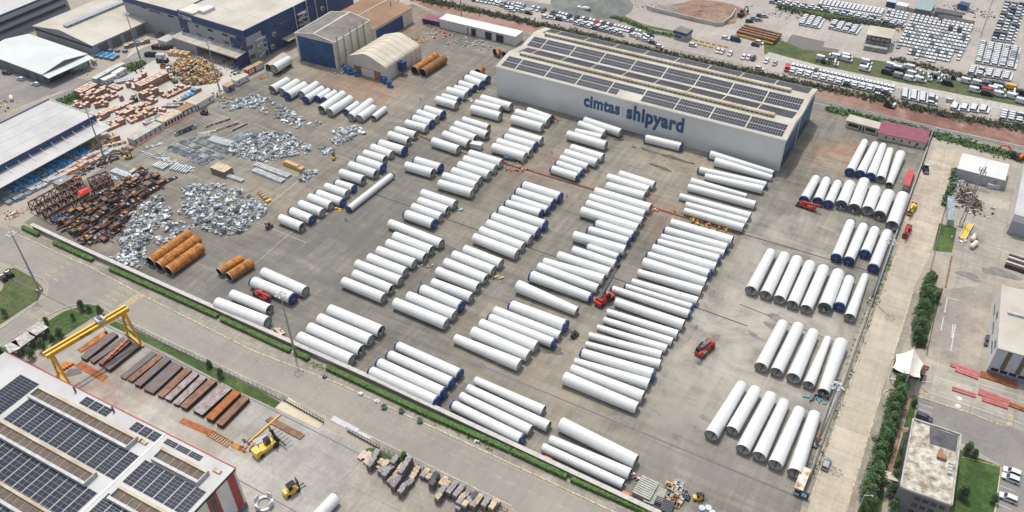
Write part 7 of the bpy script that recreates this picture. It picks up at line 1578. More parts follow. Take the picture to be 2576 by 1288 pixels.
def truck_crane(t_, x, y, rz, lab, m, el=8, boom=9.0, cabm=None, wheels=4):
    """carrier with front cab, slewing upper and boom lying forward"""
    r = thing('truck_crane', lab, 'mobile crane', at(t_, x, y), rz); b = MB(); b.box(0, 0, .8, 9.6, 2.5, .5, M['grey']); b.box(-.4, 0, 1.3, 7.0, 2.3, .25, m); b.obj('chassis', r); b = MB(); b.box(4.0, 0, .7, 1.9, 2.5, 2.0, cabm or m, 0, .92); b.obj('cab', r)
    b = MB(); b.box(4.92, 0, 1.7, .08, 2.1, .8, M['glass']); b.box(4.0, 0, 2.72, 1.0, 1.2, .04, M['lgrey']); b.obj('windscreen', r); b = MB(); b.box(-2.0, 0, 1.55, 3.0, 2.3, 1.0, m); b.box(-3.6, 0, 1.5, 1.0, 2.4, 1.2, M['dark']); b.box(-1.0, .9, 1.6, 1.6, .9, 1.5, m); b.obj('slewing_upper', r)
    a = math.radians(el); b = MB(); p = Vector((-2.6, -.1, 2.7)); q_ = p + Vector((math.cos(a), 0, math.sin(a))) * boom; b.beam(p, q_, .8, .9, m); b.beam(p + (q_ - p) * .55, q_ + (q_ - p) * .12, .55, .6, mat('boom_dark', (.05, .05, .055))); b.obj('boom', r)
    b = MB(); b.box(q_.x + 1.0, 0, q_.z - 1.0, .5, .5, .9, M['black']); b.obj('hook_block', r)
    for i in range(wheels):
        wx = 3.6 - i * 7.6 / (wheels - 1)
        for s_ in (-1, 1): b = MB(); b.tube((wx, s_ * .9, .52), (wx, s_ * 1.3, .52), .52, .52, M['black'], 14); b.obj('wheel', r)
    b = MB()
    for x_ in (-4.4, 2.4):
        for s_ in (-1, 1): b.box(x_, s_ * 1.35, .3, .35, .3, .9, M['grey'])
    b.obj('outrigger', r); r.scale = (.82,) * 3; return r
truck_crane('12', 60, 420, -.12, 'red truck crane between the left groups of four', M['red']); truck_crane('31', 375, 805, -.1, 'red truck crane in front of the second right row', M['red']); truck_crane('31', 1392, 1060, -1.62, 'red truck crane parked outside the right yard wall', M['red'], 12); truck_crane('31', 1440, 835, -1.66, 'yellow truck crane parked outside the right yard wall', M['yel2'], 14)
def pick_crane(t_, x, y, rz, lab, el, blen, seed=0):
    r = thing('pick_and_carry_crane', lab, 'mobile crane', at(t_, x, y), rz); red = mat('crane_red_orange', (.50, .045, .025), .4, var=.1); b = MB(); b.box(0, 0, .9, 7.2, 3.0, .8, red); b.box(3.2, 0, .9, 1.2, 3.4, 1.1, red, 0, .9); b.box(-3.4, 0, .9, 1.4, 3.2, 1.3, red, 0, .9); b.obj('chassis', r)
    b = MB(); b.box(-.6, 0, 1.7, 3.8, 2.4, 1.3, red); b.box(-2.6, 0, 1.7, 1.6, 2.8, 1.6, M['red'], 0, .9); b.obj('slewing_upper', r); b = MB(); b.box(.7, -1.1, 1.8, 1.8, 1.0, 1.7, M['black']); b.obj('cab', r); b = MB(); b.box(1.62, -1.1, 2.2, .05, .9, 1.1, M['glass']); b.obj('windscreen', r)
    a = math.radians(el); p = Vector((-2.4, .2, 3.1)); d_ = Vector((math.cos(a), 0, math.sin(a))); bm = mat('boom_grey', (.13, .135, .14), .5); b = MB(); b.beam(p, p + d_ * blen * .6, 1.0, 1.15, bm); b.beam(p + d_ * blen * .5, p + d_ * blen, .7, .8, bm); b.box((p + d_ * blen).x, .2, (p + d_ * blen).z - .8, 1.4, 1.3, 1.5, M['black']); b.obj('boom', r)
    b = MB(); b.beam((.2, .2, 2.0), p + d_ * blen * .35 - Vector((0, 0, .5)), .4, .4, M['black']); b.obj('lift_ram', r); b = MB(); b.box(2.0, 1.0, 1.75, 1.6, .9, .6, M['stonet']); b.obj('deck_box', r)
    for wx in (-2.7, 2.7):
        for s_ in (-1, 1): b = MB(); b.tube((wx, s_ * 1.05, .85), (wx, s_ * 1.75, .85), .85, .85, M['black'], 16); b.obj('wheel', r)
    return r
pick_crane('22', 930, 460, 1.3, 'red lifting crane with raised grey boom between the tower rows', 48, 13); pick_crane('22', 1935, 960, -1.8, 'red lifting crane with lowered grey boom on the open yard', 14, 7.5)
def excavator(t_, x, y, rz, lab, m, m2):
    r = thing('excavator', lab, 'excavator', at(t_, x, y), rz)
    for s_ in (-1, 1): b = MB(); b.extr([(-2.2, s_ * 1.1 - .3, .1), (2.2, s_ * 1.1 - .3, .1), (2.5, s_ * 1.1 - .3, .5), (2.2, s_ * 1.1 - .3, .9), (-2.2, s_ * 1.1 - .3, .9), (-2.5, s_ * 1.1 - .3, .5)], (0, .6, 0), M['black']); b.obj('track', r)
    b = MB(); b.box(-.5, 0, 1.0, 4.0, 2.6, 1.2, m); b.box(-2.2, 0, 1.1, 1.0, 2.7, 1.4, m2); b.obj('body', r); b = MB(); b.box(.9, .8, 2.0, 1.6, 1.0, 1.5, M['glass']); b.obj('cab', r)
    b = MB(); b.beam((1.2, -.2, 2.0), (4.2, -.2, 4.6), .5, .7, m2 if m2 is not M['wht'] else m); b.beam((4.1, -.2, 4.6), (6.6, -.2, 3.8), .5, .6, m2 if m2 is not M['wht'] else m); b.obj('boom', r); b = MB(); b.beam((6.5, -.2, 4.1), (7.8, -.2, 1.4), .4, .5, m2 if m2 is not M['wht'] else m); b.obj('stick', r); b = MB(); b.box(7.6, -.2, .3, 1.0, 1.3, 1.1, M['dark'], 0, .7); b.obj('bucket', r)
excavator('30', 1215, 1075, math.pi - .2, 'dark excavator with white counterweight working on the red earth', M['dark'], M['wht']); excavator('31', 2480, 305, math.pi - .25, 'orange excavator on the spoil behind the white box building', M['dark'], M['orange']); excavator('20', 2305, 165, 1.4, 'black excavator beside the far spoil heap', M['dark'], M['dark'])
def mixer(t_, x, y, rz):
    r = thing('mixer_truck', 'white concrete mixer truck on the far street', 'mixer truck', at(t_, x, y), rz); b = MB(); b.box(0, 0, .8, 8.5, 2.3, .4, M['black']); b.obj('chassis', r); b = MB(); b.box(3.6, 0, .8, 1.8, 2.4, 2.2, M['wht'], 0, .92); b.obj('cab', r); b = MB(); b.box(4.5, 0, 1.8, .06, 2.0, .9, M['glass']); b.obj('windscreen', r); b = MB(); b.tube((2.2, 0, 2.1), (-.3, 0, 2.7), .7, 1.25, M['wht'], 18); b.tube((-.3, 0, 2.7), (-3.6, 0, 3.3), 1.25, .6, M['wht'], 18); b.obj('drum', r); b = MB(); b.box(-4.0, 0, 1.2, .5, 1.2, 2.0, M['grey']); b.obj('chute', r)
    for wx in (3.2, 1.2, -2, -3.2):
        for s_ in (-1, 1): b = MB(); b.tube((wx, s_ * .9, .5), (wx, s_ * 1.25, .5), .5, .5, M['black'], 12); b.obj('wheel', r)
mixer('20', 725, 125, math.pi - .08)
def loader(t_, x, y, rz, lab):
    r = thing('loader', lab, 'loader', at(t_, x, y), rz); b = MB(); b.box(0, 0, .6, 3.4, 2.0, 1.2, M['dark']); b.obj('body', r); b = MB(); b.box(-.2, 0, 1.8, 1.3, 1.5, 1.2, M['glass']); b.box(-.2, 0, 3.0, 1.5, 1.6, .1, M['lgrey']); b.obj('cab', r); b = MB(); b.beam((.8, 0, 1.4), (2.8, 0, .8), .9, .25, M['grey']); b.box(2.9, 0, .2, .8, 2.2, .8, M['grey']); b.obj('bucket', r)
    for wx in (-1.1, 1.1):
        for s_ in (-1, 1): b = MB(); b.tube((wx, s_ * .8, .6), (wx, s_ * 1.2, .6), .6, .6, M['black'], 14); b.obj('wheel', r)
loader('31', 1580, 430, -1.3, 'dark loader parked on the dirt track by the yard wall')
# ------------------------------------------------------------------ cabins and containers inside the left fence
wc = M['wht']
def cab_line(lab, t_, p0, p1, w_, h, m, top, win=WN, nm='site_cabin'):
    a, c = at(t_, *p0), at(t_, *p1); d = c - a; r = thing(nm, lab, 'cabin', a, math.atan2(d.y, d.x), None); Ln = d.length; b = MB(); b.box(Ln / 2, w_ / 2, .2, Ln, w_, h - .2, m); b.obj('body', r); b = MB(); b.box(Ln / 2, w_ / 2, h + .01, Ln + .25, w_ + .25, .12, top); b.obj('roof', r)
    for u0, u1, z0, z1, mm, n_ in win: b = MB(); b.box((u0 + u1) / 2 * Ln, -.04, z0, (u1 - u0) * Ln, .1, z1 - z0, mm); b.obj(n_, r)
cab_line('long white cabin with rusty roof, biggest along the left fence', '00', (1985, 1115), (2165, 1010), 7.5, 3.2, wc, M['roofcream'], [(.06, .12, .4, 2.4, M['dark'], 'door'), (.7, .78, 1.3, 2.2, M['glass'], 'window')])
cab_line('orange framed cabin row with shelter roof by the left fence, upper part', '00', (1850, 1180), (1985, 1110), 5, 3.0, M['bluedoor'], M['roofbrown'], [(.1, .3, .4, 2.5, wc, 'door'), (.4, .6, .4, 2.5, wc, 'door'), (.7, .9, .4, 2.5, wc, 'door')])
cab_line('orange framed cabin row by the left fence, middle part', '00', (1660, 1288), (1850, 1185), 5, 3.0, wc, M['stonet'], [(.05 + .16 * i, .14 + .16 * i, .4, 2.3, M['bluedoor'] if i % 2 else M['glass'], 'door') for i in range(6)])
cab_line('grey cabin with orange roof edge, lowest along the left fence', '01', (1370, 180), (1650, 15), 5, 3.0, M['lgrey'], M['conc'], [(.02 + .17 * i, .05 + .17 * i, .3, 2.8, M['bluedoor'], 'post_panel') for i in range(6)])
for a, c in ((('00', 1665, 1288), ('00', 1975, 1122)), (('01', 1372, 180), ('01', 1650, 18))):
    b = MB(); b.beam(at(*a, z=3.1), at(*c, z=3.1), .3, .3, M['orange']); tag(b.obj('roof_edge_rail'), f'orange rail along the roof edge of the {"upper" if a[0] == "00" else "lower"} cabins', 'rail')
cab_line('white trailer cabin beside the tall lamp post', '00', (2390, 870), (2515, 805), 4, 3.0, wc, M['roofcream']); cab_line('blue and tan guard cabin left of the white trailer cabin', '00', (2300, 930), (2370, 895), 4, 3.0, M['tarpg'], mat('tan_roof', (.40, .26, .12)), [(.1, .5, .3, 2.2, M['bluedoor'], 'door')])
cab_line('red and white advert hoarding cabin by the fence', '10', (-75, 765), (0, 725), 3, 3.2, M['red'], mat('tan_roof', (.40, .26, .12)), [(.2, .45, .5, 2.8, wc, 'poster'), (.55, .8, .5, 2.8, wc, 'poster')]); cab_line('white poster cabin with tan roof beside the trailer section', '10', (5, 725), (85, 682), 3, 3.2, M['red'], mat('tan_roof', (.40, .26, .12)), [(.03 + .25 * i, .23 + .25 * i, .4, 2.9, wc, 'poster') for i in range(4)])
sh = Bld('cream_gable_shelter', 'cream gable roof shelter behind the tower section on its trailer', 'shelter', ('10', 92, 655), ('10', 160, 668), ('10', 310, 555), 2.6)
sh.walls(M['dark'], 1.0, 'y'); sh.roof(M['roofcream'], 1.0, 'y', .4)
for i, (x0, y0, x1, y1, lab) in enumerate([(985, 845, 1090, 785, 'grey white cabin, left end of the back line by the road'), (1092, 785, 1180, 735, 'grey white cabin, middle of the back line by the road'), (1180, 735, 1275, 690, 'grey white cabin, right end of the back line by the road'), (1065, 860, 1190, 805, 'white cabin in front of the back line, left one'), (1180, 795, 1285, 735, 'white cabin in front of the back line, right one')]):
    cab_line(lab, '00', (x0, y0), (x1, y1), 3.2, 2.8, M['lgrey'] if i < 3 else wc, M['wht'] if i > 2 else mat('cabin_roof', (.48, .50, .46)))
for i, (x0, y0, x1, y1, lab) in enumerate([(140, 1050, 245, 1000, 'dark grey container behind the annex, lowest one'), (250, 990, 385, 890, 'dark grey container behind the annex, middle one'), (405, 870, 520, 790, 'dark grey container behind the annex, highest one')]):
    cab_line(lab, '02', (x0, y0), (x1, y1), 5.0, 3.4, mat('dark_container', (.07, .07, .062), .7), mat('pale_dirty_roof', (.42, .40, .37), .8, var=.25), [(.4, .6, 2.4, 3.0, M['lgrey'], 'vent_panel')], 'storage_container')
cab_line('faded red container by the right yard wall', '31', (1345, 625), (1405, 640), 13, 2.8, M['conc'], M['contr'], [], 'storage_container'); cab_line('open dark red skip container by the right yard wall', '31', (1390, 520), (1445, 532), 6, 1.5, M['rustd'], M['rustd'], [], 'storage_container')
cab_line('grey roofed container on the grass of the right lot', '31', (1790, 978), (1850, 990), 17, 2.8, M['lgrey'], M['tarpg'], [], 'storage_container')
cab_line('small white weathered hut at the lower end of the yard wall', '33', (245, 1105), (325, 1140), 8, 3.2, wc, mat('streaky_roof', (.66, .60, .50), .8, var=.3, scale=.6, tint=(.25, .12, .06)), [(.15, .85, 1.2, 2.6, M['glass'], 'window')]); b = MB(); b.box(0, 0, 0, 2.6, .2, 3.0, M['signblue']); b.box(0, -.12, .8, 1.4, .05, 1.5, M['wht']); tag(b.obj('info_board', None, at('33', 352, 1150), -.05), 'blue board with white panel beside the weathered hut', 'board')
cab_line('blue trailer deck under a tower section beside the drain', 'p', (1205, 960), (1320, 985), 2.4, 1.2, mat('trailer_blue', (.03, .12, .2)), mat('trailer_blue2', (.035, .14, .22)), [], 'flat_trailer'); cab_line('white box body on the drain between the tower rows', 'p', (862, 850), (975, 872), 2.6, 2.6, wc, wc, [], 'box_body')
# ------------------------------------------------------------------ lamp posts
def lamp(bx, by, lab, h=26.5, heads=6):
    r = thing('lamp_post', lab, 'lamp post', gnd(bx, by), 0, 'tall floodlight masts'); b = MB(); b.tube((0, 0, .5), (0, 0, h), .42, .17, M['pole'], 12); b.obj('pole', r); b = MB(); b.box(0, 0, 0, 1.6, 1.6, .5, M['conc']); b.obj('base', r); b = MB(); n = 10
    for i in range(n):
        a0, a1 = 2 * math.pi * i / n, 2 * math.pi * (i + 1) / n; b.beam((math.cos(a0) * 1.1, math.sin(a0) * 1.1, h - .3), (math.cos(a1) * 1.1, math.sin(a1) * 1.1, h - .3), .12, .12, M['galv'])
        if i % 3 == 0: b.beam((0, 0, h - .3), (math.cos(a0) * 1.1, math.sin(a0) * 1.1, h - .3), .1, .1, M['galv'])
    b.obj('head_ring', r)
    for i in range(heads): a = 2 * math.pi * i / heads; b = MB(); b.box(math.cos(a) * 1.5, math.sin(a) * 1.5, h - .7, .55, .75, .35, M['lgrey'], a); b.obj('floodlight', r)
    return r
for u, v, lab in [(742, 887, 'tall lamp post at the front wall beside the left groups'), (99, 730, 'tall lamp post on the grass at the far left road corner'), (2192, 753, 'tall lamp post at the right yard wall, upper one'), (2053, 1121, 'tall lamp post at the right yard wall, lower one'), (354, 151, 'tall lamp post on the grass by the upper left side street'), (553, 229, 'tall lamp post beside the white trailer cabin'), (266, 407, 'tall lamp post in front of the white canopy'), (1161, 46, 'tall lamp post behind the white store'), (1004, 21, 'tall lamp post in front of the blue factory side wall')]: lamp(u, v, lab)
lt = thing('telecom_mast', 'grey telecom mast with white antennas in front of the white box building', 'mast', gnd(2416, 568)); b = MB()
for sx, sy in ((-.6, -.6), (.6, -.6), (.6, .6), (-.6, .6)): b.beam((sx, sy, 0), (sx * .6, sy * .6, 27), .18, .18, M['pole'])
for i in range(18):
    k0 = 1 - .4 * i / 18; z = 1.5 * i
    for (ax_, ay_), (bx_, by_) in (((-.6, -.6), (.6, -.6)), ((.6, -.6), (.6, .6)), ((.6, .6), (-.6, .6)), ((-.6, .6), (-.6, -.6))): b.beam((ax_ * k0, ay_ * k0, z), (bx_ * k0, by_ * k0, z + 1.5), .09, .09, M['pole'])
b.obj('lattice', lt); b = MB()
for i in range(6): a = i * 1.05; b.box(math.cos(a) * 1.3, math.sin(a) * 1.3, 24 + (i % 2) * 1.5, .35, .3, 1.8, M['wht'], a)
b.tube((0, 0, 27), (0, 0, 31), .06, .04, M['lgrey'], 6); b.obj('antenna', lt); b = MB(); b.box(0, 0, 0, 2.2, 2.2, .6, M['conc']); b.obj('base', lt)
for i, (t_, x, y, lab) in enumerate([('33', 1140, 100, 'small street lamp on the right road kerb, upper one'), ('33', 905, 1270, 'small street lamp on the right road kerb, lower one'), ('33', 1490, 130, 'grey lamp column by the parking lot corner')]):
    r = thing('street_lamp', lab, 'street lamp', at(t_, x, y)); b = MB(); b.tube((0, 0, 0), (0, 0, 7), .12, .08, M['wht'], 8); b.obj('pole', r); b = MB(); b.beam((0, 0, 7), (1.8, .6, 7.3), .12, .12, M['wht']); b.box(1.9, .6, 7.2, .8, .35, .15, M['lgrey']); b.obj('arm', r)
fl = thing('flag_pole', 'flag pole with a red flag beside the membrane canopy', 'flag', gnd(2317, 972)); b = MB(); b.tube((0, 0, 0), (0, 0, 9), .1, .06, M['wht'], 8); b.obj('pole', fl); b = MB(); b.hexa([(0, .05, 7), (-1.4, .3, 6.8), (-1.4, .34, 8.6), (0, .09, 8.8), (0, .08, 7), (-1.4, .33, 6.8), (-1.4, .37, 8.6), (0, .12, 8.8)], M['red2']); b.tube((-.7, .1, 7.9), (-.7, .16, 7.9), .35, .35, M['wht'], 14); b.obj('flag', fl)
# ------------------------------------------------------------------ walls, fences, hedges
def wall(name, lab, pts, w_, h_, m, cap=None, cw=None, zc=.12):
    P = [gnd(*q_) for q_ in pts]; o = P[0].copy(); r = thing(name, lab, 'wall', o); b = MB(); strip(b, [p - o for p in P], w_, 0, h_, m); b.obj('wall_panel', r)
    if cap: b = MB(); strip(b, [p - o for p in P], cw, h_ + .005, zc, cap); b.obj('coping', r)
wall('yard_wall', 'long concrete yard wall with broad pale coping behind the front hedge', [(84, 574), (190, 624), (380, 710), (644, 829), (944, 964), (1288, 1126), (1660, 1302)], .45, 2.0, M['conc'], M['cap'], 1.5, .16)
wall('yard_wall', 'right hand yard wall beside the concrete road', [(2344, 338), (2234, 646), (2120, 968), (2034, 1205)], .5, 1.6, M['conc'], M['walldgrey'], .35)
wall('parapet_kerb', 'tan concrete kerb wall inside the right yard wall, lower part', [(2190, 775), (2100, 1020), (2050, 1170)], 1.6, .35, mat('tan_concrete', (.40, .35, .26), .85, var=.15))
b = MB(); strip(b, [gnd(2330, 380), gnd(2228, 660), gnd(2195, 752)], .4, 1.7, .4, M['pole']); strip(b, [gnd(2113, 975), gnd(2052, 1120)], .4, 1.7, .4, M['pole']); tag(b.obj('service_pipe'), 'grey service pipe running along the right yard wall', 'pipe')
def fence(lab, pts, h_, m, n, panel=None, nm='fence'):
    P = [gnd(*q_) for q_ in pts]; o = P[0].copy(); r = thing(nm, lab, 'fence', o); P = [p - o for p in P]; b = MB(); tot = [0]
    for i in range(len(P) - 1): tot.append(tot[-1] + (P[i + 1] - P[i]).length)
    for k_ in range(n + 1):
        s_ = tot[-1] * k_ / n; i = max(j for j in range(len(P) - 1) if tot[j] <= s_ + 1e-6); p = lerp(P[i], P[i + 1], (s_ - tot[i]) / (tot[i + 1] - tot[i])); b.box(p.x, p.y, 0, .12, .12, h_, m)
    b.obj('post', r); b = MB()
    for z in (.3, h_ * .5, h_ - .1): strip(b, P, .05, z, .05, m)
    b.obj('rail', r)
    if panel: b = MB(); strip(b, P, .12, 0, panel, M['conc']); b.obj('plinth', r)
fence('thin wire fence with posts along the gantry yard grass', [(300, 806), (420, 868), (640, 972), (706, 1006)], 1.8, M['pole'], 38, .5); fence('green fence with posts along the pallet yard', [(955, 1130), (1050, 1175), (1170, 1236), (1290, 1296)], 1.8, mat('fence_green', (.02, .06, .05)), 26, .4)
fence('wire fence with posts behind the weedy hedge along the red earth', [(1000, -20), (1288, 40), (1600, 112), (1932, 184), (2254, 252), (2560, 312)], 2.0, M['grey'], 90); fence('thin fence left of the crate yard', [(145, 255), (230, 208), (300, 172)], 1.8, M['grey'], 22); fence('low fence in front of the cabins at the left yard edge', [(25, 555), (130, 490), (230, 425), (330, 366)], 1.6, M['grey'], 30)
fence('fence of the right lot along the dirt track', [(2400, 440), (2375, 530), (2350, 640), (2330, 720)], 1.8, M['grey'], 24, .3); fence('fence around the far spoil ground', [(2290, 40), (2380, 60), (2470, 82)], 2.0, M['grey'], 24); fence('fence of the big square car block', [(2240, 148), (2300, 160), (2430, 188), (2560, 216)], 1.8, M['grey'], 26); fence('black railing along the far right lane', [(2466, 96), (2480, 50), (2497, 0)], 2.0, M['dark'], 24); fence('fence between the right lawn and the stained lot', [(2371, 726), (2350, 800), (2330, 895)], 1.0, M['dark'], 30)
def gate(lab, a, c, h_=1.9):
    P0, P1 = gnd(*a), gnd(*c); d = P1 - P0; r = thing('sliding_gate', lab, 'gate', P0, math.atan2(d.y, d.x)); Ln = d.length; gm = mat('gate_green', (.012, .035, .028), .5); b = MB(); b.box(Ln / 2, 0, h_ - .1, Ln, .12, .12, gm); b.box(Ln / 2, 0, .05, Ln, .25, .5, gm); b.obj('frame', r); b = MB(); n = int(Ln / 1.1)
    for i in range(n + 1): b.box(Ln * i / n, 0, .5, .1, .1, h_ - .5, gm)
    b.obj('bar', r)
gate('dark green sliding gate by the sandy ramp', (713, 1007), (815, 1064)); gate('dark green sliding gate in front of the pallet yard', (874, 1085), (955, 1130))
wall('site_wall', 'grey concrete wall round the far spoil heap', [(2270, 24), (2300, 32), (2450, 62)], .4, 2.2, M['conc']); wall('site_wall', 'pale wall round the brown spoil in the centre top', [(1626, 22), (1640, 28), (1800, 66), (1815, 66), (1840, 48), (1850, 30)], .5, 2.4, M['cap'])
R = rng(61)
def hedge(lab, a, c, w_=1.5, h_=1.5):
    P0, P1 = gnd(*a), gnd(*c); d = P1 - P0; r = thing('hedge', lab, 'hedge', P0, math.atan2(d.y, d.x), None); Ln = d.length; b = MB(); b.box(Ln / 2, 0, .05, Ln - .2, w_ * .8, h_ * .88, M['leafd']); b.obj('stems', r); b = MB(); R_ = rng(int(a[0]))
    for _ in range(int(Ln * 130)):
        f = R_.random()
        if f < .55: p = Vector((R_.uniform(0, Ln), R_.uniform(-w_ / 2, w_ / 2), h_ + R_.uniform(-.2, .12)))
        elif f < .8: p = Vector((R_.uniform(0, Ln), -w_ / 2 + R_.uniform(-.1, .12), R_.uniform(.1, h_)))
        else: p = Vector((R_.uniform(0, Ln), w_ / 2 + R_.uniform(-.12, .1), R_.uniform(.1, h_)))
        t_ = Vector((R_.gauss(0, 1), R_.gauss(0, 1), R_.gauss(0, .4))).normalized(); w2 = t_.cross(Vector((R_.gauss(0, .5), R_.gauss(0, .5), 1))).normalized(); s_ = R_.uniform(.10, .22)
        b.add([p - t_ * s_, p + w2 * s_ * .7, p + t_ * s_, p - w2 * s_ * .7], [(0, 1, 2, 3)], M['hedge'])
    b.obj('foliage', r)
for lab, t_, a, c in [('clipped hedge along the front wall, first short piece from the left', '01', (235, 1012), (395, 1092)), ('clipped hedge along the front wall, second piece, before the pale gap', '01', (550, 1168), (940, 1345)), ('clipped hedge along the front wall beside the rusty pipes', '02', (1115, 140), (2195, 625)), ('clipped hedge along the front wall ending at the lamp post', '02', (2225, 645), (2925, 970)),
                      ('short clipped hedge just right of the lamp post', '12', (395, 985), (535, 1050)), ('clipped hedge along the front wall beside the capped sections', '12', (715, 1135), (1730, 1610)), ('clipped hedge along the front wall in the lower middle', '13', (1740, 325), (2560, 685)), ('clipped hedge along the front wall beside the last group', '23', (-5, 690), (548, 950)), ('clipped hedge at the lower edge beside the steel racks', '23', (595, 970), (1350, 1300))]:
    hedge(lab, px(t_, *a), px(t_, *c))
def scrub(lab, pts, w_, n, h_=1.6, m=None, size=.5, nm='scrub_strip'):
    P = [gnd(*q_) for q_ in pts]; b = MB(); R_ = rng(n); L_ = [(P[i + 1] - P[i]).length for i in range(len(P) - 1)]
    for _ in range(n):
        i = R_.choices(range(len(L_)), L_)[0]; p = lerp(P[i], P[i + 1], R_.random()); d = (P[i + 1] - P[i]).normalized(); nn = Vector((-d.y, d.x, 0)); k = R_.uniform(.5, 1.2); c = p + nn * R_.gauss(0, w_ * .33); leaves(b, R_, c + Vector((0, 0, h_ * .4 * k)), (1.1 * k, 1.1 * k, h_ * .55 * k), 9, size, m or M['scrub'], .2)
    tag(b.obj(nm), lab, 'scrub', None, 'stuff')
scrub('weedy dark green hedge strip between the red earth and the car yard', [(1000, -14), (1288, 48), (1600, 120), (1932, 193), (2100, 228), (2254, 262), (2444, 303), (2600, 330)], 5.0, 2600, 2.0); scrub('green weeds along the rail verge behind the maroon roof', [(2080, 274), (2220, 306), (2340, 336), (2470, 372), (2600, 408)], 4.5, 900, 1.4, M['leaf']); scrub('low bushes in the upper grass strip of the car yard', [(1955, 18), (2060, 45), (2200, 62), (2250, 72)], 5, 420, 1.5); scrub('green bushes along the street by the guard house', [(1540, 42), (1590, 60), (1640, 82), (1700, 92)], 3, 260, 1.3, M['leaf'])
scrub('weeds along the lower grass strip edge behind the vans', [(2240, 148), (2330, 168), (2470, 205), (2576, 232)], 4, 320, 1.1); scrub('weeds along the left fence line of the dirt track', [(2405, 430), (2390, 480), (2375, 520)], 2, 160, 1.8, M['leafd']); scrub('weedy bushes between the crates and the side street', [(145, 262), (200, 236), (270, 216)], 5, 260, 1.5, M['leaf']); scrub('low green bushes by the upper left lamp post', [(325, 170), (350, 162), (365, 158)], 5, 160, 1.4, M['leaf'])
scrub('weeds along the kerb of the long side road', [(1240, 1130), (1000, 1010), (860, 948), (760, 905)], 2, 160, .4, M['leaf'], .3); scrub('weeds on the pavement inside the right yard wall', [(2240, 645), (2190, 775), (2120, 970), (2040, 1200)], 2, 240, .5, M['leaf'], .3)
# ------------------------------------------------------------------ trees and bushes
TREES = []
for v in range(4):
    R_ = rng(100 + v); root = thing('tree', 'tree', 'tree', (0, 0, -500)); b = MB(); b.tube((0, 0, 0), (.1, 0, 2.2), .22, .16, M['bark'], 8); 
    for a in range(5): b.tube((.1, 0, 1.6 + .3 * a), (math.cos(a * 2.1) * 1.1, math.sin(a * 2.1) * 1.1, 3.0 + .5 * a), .10, .04, M['bark'], 6)
    b.obj('trunk', root); b = MB()
    for c_ in range(26):
        a = R_.uniform(0, 6.28); rr = R_.uniform(.2, 1.75); z = R_.uniform(1.2, 6.0); k = 1 - max(0, (z - 3) / 4.2); leaves(b, R_, Vector((math.cos(a) * rr * k, math.sin(a) * rr * k, z)), (.95, .95, .85), 105, .17, M['leaf'] if R_.random() < .45 else M['leafd'], .45)
    leaves(b, R_, Vector((0, 0, 3.4)), (1.3, 1.3, 2.4), 400, .2, M['leafd'], .2)
    b.obj('crown', root); TREES.append(root)
def tree(t_, x, y, k, lab, v, first={}):
    src = TREES[v % 4]; p = at(t_, x, y) if t_ != 'D' else gnd(x, y)
    if v % 4 not in first: first[v % 4] = 1; src.location = p; src.rotation_euler = (0, 0, v * 1.3); src.scale = (k, k, k); src['label'] = lab; src['group'] = GR; return
    dup(src, p, v * 1.3, lab, GR, (k, k, k))
GR = 'trees along the right road'
row1 = [(1605, 300), (1590, 380), (1575, 440), (1560, 510), (1545, 580), (1520, 650), (1505, 720), (1480, 800), (1465, 860)]
for i, (x, y) in enumerate(row1): tree('32', x, y, (1.1, 1.35, 1.2, 1.45)[i * 7 % 4], f'dark green roadside tree, {ORD[i]} from the top in the upper line', i)
for i, (x, y, k, lab) in enumerate([(1690, 460, .7, 'round tree on the grass beside the upper tree line'), (1600, 400, .8, 'tree behind the upper line near its top end'), (1545, 900, .7, 'small tree just above the membrane canopy')]): tree('32', x, y, k, lab, i + 1)
row2 = [(1325, 60), (1300, 150), (1265, 230), (1240, 300), (1225, 380), (1205, 450), (1170, 520), (1150, 600), (1130, 680), (1100, 760), (1080, 850), (1065, 940), (1035, 1030), (1010, 1110), (990, 1190), (975, 1270)]
for i, (x, y) in enumerate(row2): tree('33', x, y, (1.2, 1.5, 1.3, 1.1, 1.45)[i * 3 % 5], f'dark green roadside tree, {ORD[i]} from the top in the lower line', i + 2)
GR = 'trees around the mossy roof office'
for i, (t_, x, y, k, lab) in enumerate([('33', 1270, 990, .9, 'tree at the left wall of the mossy roof office'), ('33', 1225, 1120, .8, 'tree below the one at the mossy office left wall'), ('33', 1380, 1260, .8, 'tree in front of the mossy office entrance corner'), ('33', 1985, 700, .8, 'tree at the upper right corner of the mossy office'), ('33', 2060, 740, .6, 'bush on the lawn edge right of the mossy office'), ('33', 1950, 1150, .9, 'tree at the lower right corner of the mossy office'), ('33', 2260, 1190, .6, 'pale bush at the lawn edge by the white cars'), ('33', 1460, 220, .5, 'small tree on the grass wedge by the parking'), ('33', 1390, 540, .45, 'flowering bush left of the mossy office'), ('33', 1340, 700, .45, 'bush in the middle of the mossy office bed'), ('33', 1300, 830, .5, 'bush by the mossy office entrance canopy'),
        ('33', 1245, 1270, .8, 'tree at the lower edge beside the mossy office')]): tree(t_, x, y, k, lab, i)
GR = 'bushes around the gantry crane yard'
